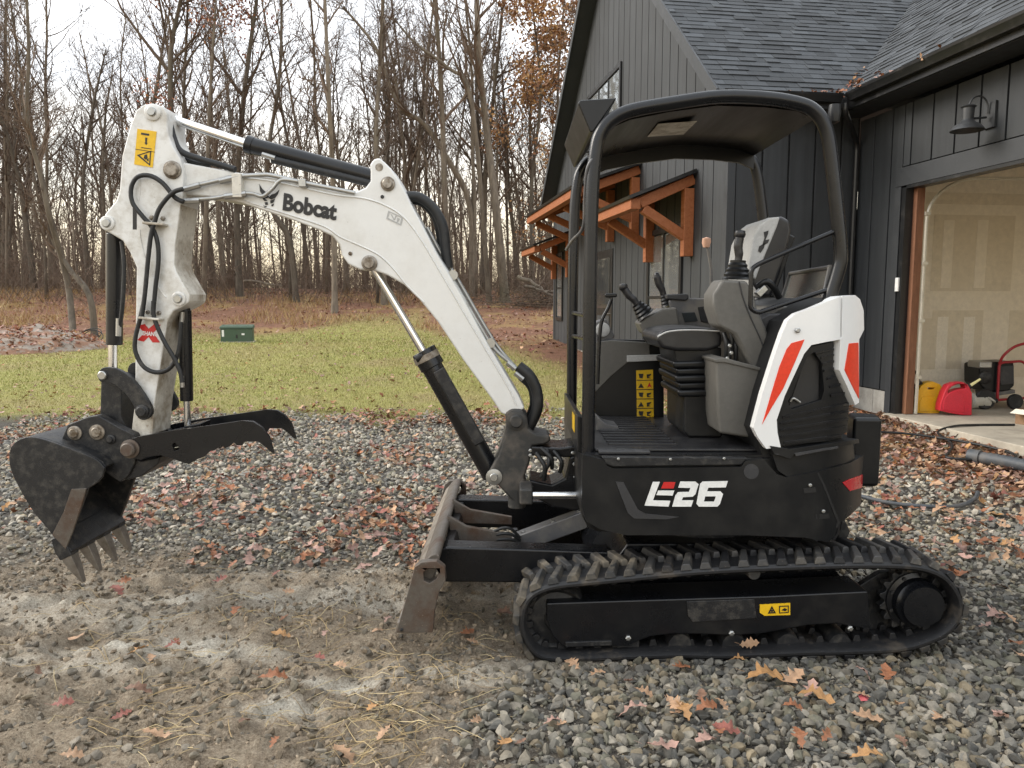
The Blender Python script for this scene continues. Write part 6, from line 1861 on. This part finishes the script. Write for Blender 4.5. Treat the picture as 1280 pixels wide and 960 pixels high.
# rear panel between the back posts
rp = [P3(988, 342, 4.40), P3(1038, 334, 3.52), P3(1030, 372, 3.52), P3(972, 392, 4.40)]
m = MB(); m.add([tuple(q) for q in rp] + [tuple(q+Vector((0.012, 0, 0))) for q in rp], [(0,1,2,3),(7,6,5,4),(0,4,5,1),(1,5,6,2),(2,6,7,3),(3,7,4,0)])
rpo = m.build('rear_screen', M['perspex'], EX, smooth=0)
MB().tube([rp[3], rp[0], rp[1], rp[2]], 0.012, 8).build('screen_frame', M['grey_guard'], rpo)

# ---------------- operator station
YW = 4.40
# far console wall
MB().prism(pl([(738, 430), (760, 424), (812, 425), (830, 428), (830, 530), (738, 530)], YW), YW, YW+0.05).build('side_wall', M['black_plastic'], EX, bevel=0.006)
wallp = MB().prism(pl([(738, 428), (765, 425), (812, 428), (812, 446), (788, 450), (764, 470), (742, 492), (738, 492)], YW), YW-0.012, YW-0.002).build('side_wall_trim', M['grey_plastic'], EX, bevel=0.005)
MB().prism(pl([(783, 444), (826, 443), (827, 450), (783, 452)], YW), YW-0.03, YW-0.013).build('label_strip', M['fabric'], wallp, bevel=0.002)
yd = MB().prism(pl([(795, 463), (816, 462), (817, 521), (796, 522)], YW), YW-0.006, YW-0.002).build('warning_decal', M['yellow'], EX, smooth=0)
def dl(px, mt='decal_black'):
    MB().prism(pl(px, YW), YW-0.0085, YW-0.0065).build('decal_print', M[mt], yd, smooth=0)
for i in range(1, 5):
    y = 463+11.7*i; dl([(795.4, y), (816.4, y-0.3), (816.4, y+0.6), (795.4, y+0.9)])
for i in range(5):
    y = 466+11.7*i
    dl([(797.5, y+7), (801, y+1), (804.5, y+6.8)]) if i % 2 else dl([(798, y+1), (804, y+1), (803, y+7), (799, y+6)])
    if i == 1: dl([(808.5, y+7), (811.5, y), (814.5, y+7), (811.5, y+5)], 'decal_red')
    else: dl([(808, y+2), (814, y+1), (813, y+3), (810, y+5), (813.5, y+6.5), (808.5, y+6.8)])
# right console with display and joystick
rc = MB().prism(pl([(799, 404), (806, 398), (828, 386), (846, 384), (852, 420), (820, 424), (804, 416)], 4.22), 4.22, 4.40).build('right_console', M['grey_plastic'], EX, bevel=0.012)
m = MB(); m.prism(pl([(836, 376), (842, 372), (884, 373), (886, 380), (890, 420), (848, 420)], 4.30), 4.30, 4.46)
dp = m.build('display_console', M['grey_guard'], EX, bevel=0.01)
MB().prism(pl([(852, 391), (868, 390), (872, 401), (856, 403)], 4.30), 4.292, 4.302).build('screen', M['glass'], dp, bevel=0.002)
MB().prism(pl([(833, 368), (860, 367), (862, 372), (858, 376), (834, 374)], 4.28), 4.28, 4.40).build('armrest_pad', M['dark_grey'], dp, bevel=0.008)
MB().prism(pl([(872, 384), (886, 382), (888, 404), (876, 402)], 4.30), 4.290, 4.302).build('switch_bank', M['decal_black'], dp, bevel=0.003)
def joystick(name, base, tip, Y, knob=0.022, boot=0.05):
    a, b = P3(*base, Y), P3(*tip, Y)
    d = (b-a)
    m = MB(); pts, rad = [], []
    for i in range(9):
        t = i/8; pts.append(a + d*(0.42*t)); rad.append(boot*(1-0.48*t)*(1.0 if i % 2 else 1.13))
    bt = m.tube(pts, 0.03, 16, rad).build(name, M['black_plastic'], EX, smooth=25)
    n_ = d.cross(Vector((0, 1, 0))).normalized()
    pts = [a + d*0.36, a + d*0.55 - n_*0.002, a + d*0.72 + n_*0.004, a + d*0.88 + n_*0.002, a + d*1.0]
    MB().tube(catmull(pts, 4), 0.02, 14, [0.018]*4 + [0.020]*4 + [0.021]*4 + [0.021]*4 + [0.019]).build('grip', M['vinyl'], bt, smooth=60)
    k = a + d*1.0
    MB().lathe([(0, -0.022), (knob*0.8, -0.016), (knob, 0), (knob*0.85, 0.016), (0, 0.022)], k, 'Z', 16).build('knob', M['vinyl'], bt, smooth=60)
    return bt
joystick('joystick', (807, 394), (779, 359), 4.24, 0.026)
joystick('blade_lever', (834, 382), (821, 345), 4.36, 0.016, 0.03)
joystick('joystick', (921, 349), (925, 293), 3.66, 0.027, 0.062)
# travel levers
for k, dy in enumerate((0, 0.07)):
    lv = MB().tube(catmull([P3(747, 480, 4.12+dy), P3(749, 430, 4.12+dy), P3(752, 402, 4.12+dy), P3(760, 385, 4.12+dy), P3(764, 374, 4.12+dy)], 5), 0.010, 8).build('travel_lever', M['black_paint'], EX, smooth=60)
    a = P3(764, 371, 4.12+dy)
    MB().bar((a.x-0.035, a.y, a.z+0.006), (a.x+0.03, a.y, a.z+0.008), 0.03, 0.022).build('handle', M['black_plastic'], lv, bevel=0.008)
pd = MB(); pd.prism(pl([(744, 535), (748, 522), (758, 530), (773, 533), (774, 538), (744, 540)], 3.95), 3.95, 4.12)
pd.build('pedal', M['grey_guard'], EX, bevel=0.004)
MB().lathe([(0, 0), (0.04, 0), (0.042, -0.015), (0.03, -0.022), (0, -0.022)], P3(753, 412, 4.497), 'Y', 18).build('glint_disc', M['fabric'], EX)  # pale disc whose colour stands in for white glints of light
MB().prism(pl([(744, 402), (757, 398), (768, 420), (764, 428), (744, 428)], 4.52), 4.50, 4.62).build('glint_backing', M['grey_guard'], EX, bevel=0.01)  # grey block added behind the pale glint disc
# far safety lever with tan knob
lv = MB().tube([P3(889, 400, 4.45), P3(889, 336, 4.45), P3(884, 306, 4.45)], 0.009, 8).build('lock_lever', M['grey_guard'], EX)
MB().lathe([(0, -0.03), (0.018, -0.028), (0.026, 0.0), (0.024, 0.022), (0, 0.03)], P3(883, 303, 4.45), 'Z', 14).build('knob', M['tan_knob'], lv, smooth=60)
# seat: pedestal, bellows, cushion, backrest
YS_, YE_ = 3.70, 4.16
MB().prism(pl([(856, 494), (905, 494), (905, 548), (862, 548), (856, 541)], YS_), YS_+0.02, YE_-0.02).build('seat_pedestal', M['black_plastic'], EX, bevel=0.012)
for i in range(5):
    y = 452 + 9*i; e = 3*(i % 2)
    MB().prism(pl([(841+e+i*1.5, y), (903, y-2), (903, y+8), (843+e+i*1.5, y+9)], YS_), YS_+0.005+0.008*(i % 2), YE_-0.005).build('seat_bellows', M['black_plastic'], EX, bevel=0.014, seg=3)
cu = [(820, 424), (825, 415), (838, 411), (864, 409), (898, 411), (904, 420), (902, 434), (884, 439), (846, 439), (828, 436)]
MB().prism(pl([(842, 434), (902, 434), (902, 456), (846, 456)], YS_+0.03), YS_+0.03, YE_-0.03).build('seat_base', M['black_plastic'], EX, bevel=0.008)
st = MB().prism(pl(cu, YS_), YS_, YE_).build('seat_cushion', M['vinyl'], EX, bevel=0.022, seg=4)
hose('piping', [(822, 421), (836, 414.5), (864, 412.5), (899, 414)], YS_-0.001, 0.004, st, 'fabric')
bk = pl([(937, 352), (936, 330), (941, 300), (950, 281), (962, 272), (978, 270), (988, 275), (990, 288), (984, 315), (972, 352), (964, 372), (950, 372)], YS_+0.06)
bko = MB().prism(bk, YS_+0.06, YE_-0.02).build('seat_back', M['vinyl'], EX, bevel=0.02, seg=4)
bko.data.materials.append(M['fabric'])
for p_ in bko.data.polygons:
    if p_.normal.x < -0.3: p_.material_index = 1
# pale face of the backrest, turned to the front
a, b, c_, d_ = P3(937, 322, YS_+0.10), P3(949, 282, YS_+0.10), P3(961, 273, YS_+0.10), P3(943, 345, YS_+0.10)
face = MB(); prof = pl([(937.5, 346), (935.5, 330), (940, 301), (949, 281.5), (961, 272), (976, 270.5), (972, 283), (960, 312), (949, 338), (945, 350)], YS_+0.035)
fo = MB().prism(prof, YS_+0.035, YS_+0.075).build('seat_face', M['fabric'], bko, bevel=0.012, seg=3)
for q in ([(955, 290), (961, 288), (960, 293), (957, 300), (962, 299), (960, 304), (953, 307), (956, 297)], [(949, 308), (957, 303), (955, 310), (951, 316), (948, 314)]):
    MB().prism(pl(q, YS_+0.03), YS_+0.032, YS_+0.0345).build('emblem', M['decal_black'], fo, smooth=0)
MB().prism(pl([(986, 292), (995, 296), (993, 300), (978, 345), (968, 372), (962, 372), (974, 340)], YS_+0.09), YS_+0.09, YE_-0.04).build('seat_shell', M['black_plastic'], bko, bevel=0.008)
MB().tube(catmull([P3(948, 358, 3.66), P3(958, 352, 3.64), P3(966, 358, 3.64), P3(974, 372, 3.66)], 5), 0.016, 10).build('seat_belt_reel', M['black_plastic'], bko, smooth=60)
MB().prism(pl([(944, 366), (955, 356), (960, 362), (950, 372)], 3.64), 3.63, 3.67).build('buckle', M['zinc'], bko, bevel=0.004)
# near console (grey)
nc = MB().prism(pl([(903, 349), (934, 351), (944, 372), (947, 386), (958, 410), (966, 436), (966, 452), (952, 464), (941, 461), (930, 440), (918, 418), (898, 408), (891, 386), (891, 368)], 3.56), 3.56, 3.74).build('left_console', M['grey_plastic'], EX, bevel=0.016, seg=3)
hose('moulding_line', [(924, 352), (929, 372), (938, 396), (952, 428), (957, 450)], 3.558, 0.003, nc, 'dark_grey')
lb = MB().prism(pl([(895, 449), (905, 449), (955, 462), (950, 492), (941, 520), (940, 548), (900, 542), (897, 520)], 3.50), 3.50, 3.74).build('lower_console', M['grey_plastic'], EX, bevel=0.014, seg=3)
MB().prism(pl([(893, 449), (905, 447), (957, 461), (956, 465), (905, 453), (894, 453)], 3.49), 3.49, 3.75).build('console_lip', M['grey_plastic'], lb, bevel=0.004)
for k, (x, y) in enumerate(((905, 430), (909, 438), (912, 424), (917, 436))):
    hose('console_hose', [(x, y-14, 3.64), (x+3, y, 3.62), (x+2, y+18, 3.64)], 3.64, 0.010, nc)
for x, y in ((912, 432), (914, 441), (909, 448)): bolt(x, y, 3.61, 0.010, nc)
MB().prism(pl([(946, 400), (962, 392), (990, 392), (984, 402), (968, 440), (962, 452)], 3.60), 3.60, 4.3).build('seat_rear_box', M['dark_grey'], EX, bevel=0.01)
MB().prism(pl([(948, 392), (960, 382), (1010, 384), (985, 396), (960, 404)], 3.70), 3.70, 4.35).build('rear_shelf', M['grey_plastic'], EX, bevel=0.01)
# front lower corner panel under the canopy post, with yellow decal
fpo = MB().prism(pl([(722, 520), (729, 522), (729, 568), (722, 564)], 3.50), 3.50, 4.40).build('front_panel', M['black_plastic'], EX, bevel=0.004)
xd = P(722, 540, 3.50)[0] - 0.002
MB().box((xd, 3.66, P(722, 548, 3.5)[1]), (xd+0.0015, 3.80, P(722, 526, 3.5)[1])).build('warning_decal', M['yellow'], fpo, smooth=0)
fp = [(xf-0.003, YB+0.08, P(728, 566, YB+0.08)[1]), (xf-0.003, YB+0.18, P(728, 566, YB+0.08)[1])]

# ================================================================== THINGS IN THE GARAGE AND ON THE GROUND
M['can_yellow'] = paint('yellow_plastic', (0.72, 0.40, 0.015), 0.42, dirt=(0.5, 0.3, 0.05), dirt_amt=(0.5, 0.85), scale=6, bmp=0.05)
M['can_red'] = paint('red_plastic', (0.62, 0.022, 0.045), 0.42, dirt=(0.45, 0.03, 0.05), dirt_amt=(0.5, 0.85), scale=6, bmp=0.05)
M['jug'] = paint('cloudy_white_plastic', (0.52, 0.50, 0.43), 0.4, dirt=(0.4, 0.38, 0.32), scale=6)
M['frame_red'] = paint('red_tube_paint', (0.34, 0.015, 0.022), 0.4, dirt=(0.2, 0.02, 0.02))
M['spout_pale'] = paint('pale_yellow_plastic', (0.78, 0.72, 0.36), 0.4)
M['cardboard'] = paint('cardboard', (0.25, 0.15, 0.085), 0.85, dirt=(0.19, 0.11, 0.06), scale=5)
M['pipe_grey'] = paint('grey_black_pipe', (0.055, 0.062, 0.07), 0.5, dirt=(0.13, 0.12, 0.11), dirt_amt=(0.45, 0.75))
SLZ = 0.152
zq = lambda l: [(1120+x/6, 440+y/6) for x, y in l]
def fuel_can(name, label, px_body, px_hole, Y, depth, mat, rib, spouts):
    pts = pl(zq(px_body), Y)
    dz = SLZ - min(z for _, z in pts)
    lift = lambda q: [(x, z+dz) for x, z in pl(zq(q), Y)]
    c = sum(x for x, _ in pts)/len(pts)
    t = empty(name, (c, Y+depth/2, SLZ), 0, label, 'fuel can')
    MB().prism(lift(px_body), Y, Y+depth, [lift(px_hole)]).build('body', M[mat], t, bevel=0.018, seg=3)
    MB().prism(lift(rib), Y-0.008, Y+depth+0.008).build('side_panel', M[mat], t, bevel=0.006)
    for a, b, r, mt in spouts:
        (x0, z0), (x1, z1) = lift([a, b])
        sp = MB().cyl((x0, Y+depth/2, z0), (x1, Y+depth/2, z1), r, r*0.6, 12).build('spout', M[mt], t)
        MB().cyl((x0-(x1-x0)*0.12, Y+depth/2, z0-(z1-z0)*0.12), (x0+(x1-x0)*0.12, Y+depth/2, z0+(z1-z0)*0.12), r*1.7, seg=14).build('cap', M['decal_black'], sp)
    return t
fuel_can('fuel_can', 'yellow plastic fuel can on the garage floor beside the door jamb', [(150, 430), (155, 340), (165, 270), (190, 230), (230, 205), (280, 195), (330, 215), (360, 255), (370, 300), (345, 350), (335, 400), (325, 434), (240, 434)],
         [(235, 240), (295, 240), (285, 255), (245, 255)], 9.62, 0.13, 'can_yellow', [(175, 420), (178, 345), (200, 310), (300, 310), (320, 345), (308, 420)], [((205, 215), (165, 118), 0.016, 'decal_black'), ((168, 240), (130, 172), 0.013, 'decal_black')])
fuel_can('fuel_can', 'red plastic fuel can leaning against the yellow can', [(330, 432), (335, 385), (365, 290), (395, 240), (440, 222), (500, 215), (540, 235), (555, 260), (572, 300), (570, 466), (500, 466), (400, 448)],
         [(390, 285), (420, 250), (470, 232), (520, 238), (525, 262), (480, 268), (430, 282), (395, 300)], 9.45, 0.12, 'can_red', [(352, 425), (360, 340), (400, 295), (460, 285), (505, 310), (515, 380), (510, 445), (420, 436)], [((565, 255), (655, 198), 0.022, 'spout_pale')])
# cloudy jug lying on its side
Yj = 9.95
jt = empty('plastic_jug', (P(1228, 510, Yj)[0], Yj+0.1, SLZ), 0, 'cloudy white plastic jug lying between the red can and the generator', 'jug')
c = P3(*zq([(640, 372)])[0], Yj+0.1); c.z = SLZ+0.105
m = MB(); m.lathe([(0, -0.16), (0.085, -0.16), (0.105, -0.14), (0.105, -0.02), (0.098, -0.01), (0.105, 0.0), (0.104, 0.07), (0.06, 0.13), (0.028, 0.155), (0.028, 0.185), (0, 0.185)], c, 'X', 24)
m.build('body', M['jug'], jt); MB().cyl(c+Vector((0.172, 0, 0)), c+Vector((0.20, 0, 0)), 0.034, seg=16).build('cap', M['decal_black'], jt)
MB().tube(catmull([c+Vector((0.03, -0.09, 0.05)), c+Vector((0.06, -0.135, 0.03)), c+Vector((0.10, -0.12, 0.0)), c+Vector((0.12, -0.06, 0.0))], 5), 0.014, 8).build('handle', M['jug'], jt)

# generator on wheels
Yg = 10.05
def gp_(x, y, dy=0.0): return P3(1120+x/6, 440+y/6, Yg+dy)
gb_ = gp_(780, 400)
gen = empty('generator', (gb_.x, Yg+0.2, SLZ), 0, 'black engine generator in a red tube frame with wheels in the garage', 'generator')
for dy in (0.0, 0.45):
    MB().tube(fillet([gp_(760, 360, dy), gp_(775, 80, dy), gp_(950, 68, dy), gp_(985, 110, dy), gp_(985, 345, dy), gp_(760, 360, dy)], 0.06, 4), 0.017, 10).build('frame', M['frame_red'], gen, smooth=60)
MB().tube(fillet([gp_(775, 90, 0), gp_(800, 30, -0.05), gp_(880, -40, -0.1), gp_(985, -70, -0.1)], 0.1, 5), 0.017, 10).build('handle', M['frame_red'], gen, smooth=60)
for x, y in ((760, 360), (985, 345), (775, 80), (975, 90)):
    MB().cyl(gp_(x, y, 0), gp_(x, y, 0.45), 0.015, seg=8).build('cross_tube', M['frame_red'], gen)
MB().prism([(q.x, q.z) for q in (gp_(640, 240), gp_(640, 100), (gp_(700, 78)), gp_(900, 72), gp_(905, 255), gp_(860, 300), gp_(690, 300))], Yg+0.04, Yg+0.40).build('engine_block', M['black_plastic'], gen, bevel=0.02)
MB().box((gp_(640, 0).x, Yg+0.02, gp_(0, 125).z), (gp_(740, 0).x, Yg+0.30, gp_(0, 72).z)).build('fuel_tank', M['zinc'], gen, bevel=0.02)
fc = gp_(670, 190, 0.03)
MB().lathe([(0, -0.03), (0.06, -0.028), (0.085, -0.01), (0.085, 0.02), (0, 0.02)], fc, 'Y', 20).build('recoil_cover', M['black_worn'], gen)
MB().prism([(q.x, q.z) for q in (gp_(780, 110), gp_(890, 100), gp_(892, 240), gp_(790, 250))], Yg+0.015, Yg+0.039).build('control_panel', M['dark_grey'], gen, bevel=0.006)
MB().prism([(q.x, q.z) for q in (gp_(730, 310), gp_(905, 285), gp_(905, 312), gp_(735, 335))], Yg+0.03, Yg+0.41).build('base_plate', M['grey_guard'], gen, bevel=0.004)
for (x, dy, r) in ((668, -0.06, 0.135), (895, -0.05, 0.10)):
    cc_ = gp_(x, 330, dy); cc_.z = SLZ + r
    w = MB().lathe([(r*0.62, -0.028), (r*0.9, -0.03), (r, -0.016), (r, 0.016), (r*0.9, 0.03), (r*0.62, 0.028)], cc_, 'Y', 28).build('wheel', M['hose'], gen)
    MB().lathe([(0, -0.02), (r*0.62, -0.02), (r*0.62, 0.02), (0, 0.02)], cc_, 'Y', 24).build('rim', M['grey_guard'] if x > 700 else M['jug'], w)
# box on the slab at the right edge of the door
bxp = HM @ Vector((0.95, -1.15, SLZ))
cb = empty('cardboard_box', bxp, HA+0.3, 'open brown cardboard box standing on the garage slab', 'box', world_children=False)
for lo_, hi_ in (((-.01, -.16, 0), (.34, -.152, .17)), ((-.01, .152, 0), (.34, .16, .17)), ((-.018, -.16, 0), (-.0105, .16, .17)), ((.3405, -.16, 0), (.348, .16, .17))):
    MB().box(lo_, hi_).build('side', M['cardboard'], cb)
MB().box((-.01, -.15, 0.001), (.34, .15, .008)).build('bottom', M['cardboard'], cb)
MB().add([(-.02, -.16, .172), (-.02, .16, .172), (-.13, .16, .13), (-.13, -.16, .13)], [(0, 1, 2, 3)]).build('flap', M['mud'], cb)

# hoses and pipe on the ground
def ground_hose(name, label, cat, pts, r, mat, lift=0.0, seg=8):
    q = []
    for p in pts:
        z = p[2] if len(p) > 2 else float(gz(p[0], p[1])) + r + lift
        q.append((p[0], p[1], z))
    o = MB().tube(catmull(q, 6), r, seg).build(name, M[mat], None, smooth=60)
    return tag(o, label, cat)
hw = lambda x, y: (HM @ Vector((x, y, 0)))[:2]
p_in = HM @ Vector((0.75, -1.15, SLZ+0.012)); p_in2 = HM @ Vector((0.30, -1.10, SLZ+0.012)); p_in3 = HM @ Vector((-0.02, -1.15, SLZ+0.012)); p_ed = HM @ Vector((-0.28, -1.25, 0.12))
ground_hose('cable', 'thin black cable running from the box over the slab edge into the leaves', 'cable',
            [tuple(p_in), tuple(p_in2), tuple(p_in3), tuple(p_ed), (4.55, 7.85), (4.30, 7.45), (4.15, 7.2), (4.5, 7.15), (4.82, 7.25), (4.9, 7.5), (4.75, 7.9), (4.45, 8.25), (4.2, 8.38), (3.9, 8.42), (3.55, 8.5), (3.3, 8.7)], 0.013, 'hose', 0.06)
ground_hose('drain_hose', 'grey hose curving through the leaves behind the digger tail', 'hose', [(2.35, 6.0), (2.62, 5.93), (2.85, 5.72), (3.1, 5.60), (3.35, 5.64), (3.55, 5.78), (3.68, 5.95)], 0.016, 'pipe_grey', 0.035)
ground_hose('cable', 'short black cable lying in the leaves against the house foundation', 'cable', [(3.4, 8.9), (3.75, 8.95), (4.0, 9.05), (4.2, 9.0), (4.45, 9.1)], 0.014, 'hose', 0.06)
a, b = Vector((4.36, 7.22, 0)), Vector((4.95, 6.35, 0))
dp_ = empty('drain_pipe', (a.x, a.y, 0), 0, 'stout grey black plastic pipe lying in the leaves before the slab', 'pipe')
m = MB(); pts = []; rads = []
for i in range(40):
    t = i/39; q = a.lerp(b, t); q.z = float(gz(q.x, q.y)) + 0.095; pts.append(q); rads.append(0.062 if i % 2 else 0.055)
m.tube(pts, 0.06, 16, rads).build('pipe', M['pipe_grey'], dp_, smooth=50)
MB().cyl(pts[0]+(a-b).normalized()*0.002, pts[0]-(a-b).normalized()*0.10, 0.068, seg=18).build('collar', M['pipe_grey'], dp_)
# small red wrapper on the stones
gx, gy = GP(1080, 882)
wz = float(gz(gx, gy))
wr_ = MB(); wr_.add([(gx-.018, gy-.012, wz+.022), (gx+.004, gy-.016, wz+.026), (gx+.02, gy+.006, wz+.024), (gx+.012, gy+.03, wz+.03), (gx-.012, gy+.028, wz+.022), (gx, gy+.005, wz+.032)], [(0, 1, 5), (1, 2, 5), (2, 3, 5), (3, 4, 5), (4, 0, 5)])
tag(wr_.build('wrapper', paint('faded_red_wrapper', (0.45, 0.10, 0.11), 0.5), None, fix=False), 'small torn red wrapper lying on the gravel', 'wrapper')
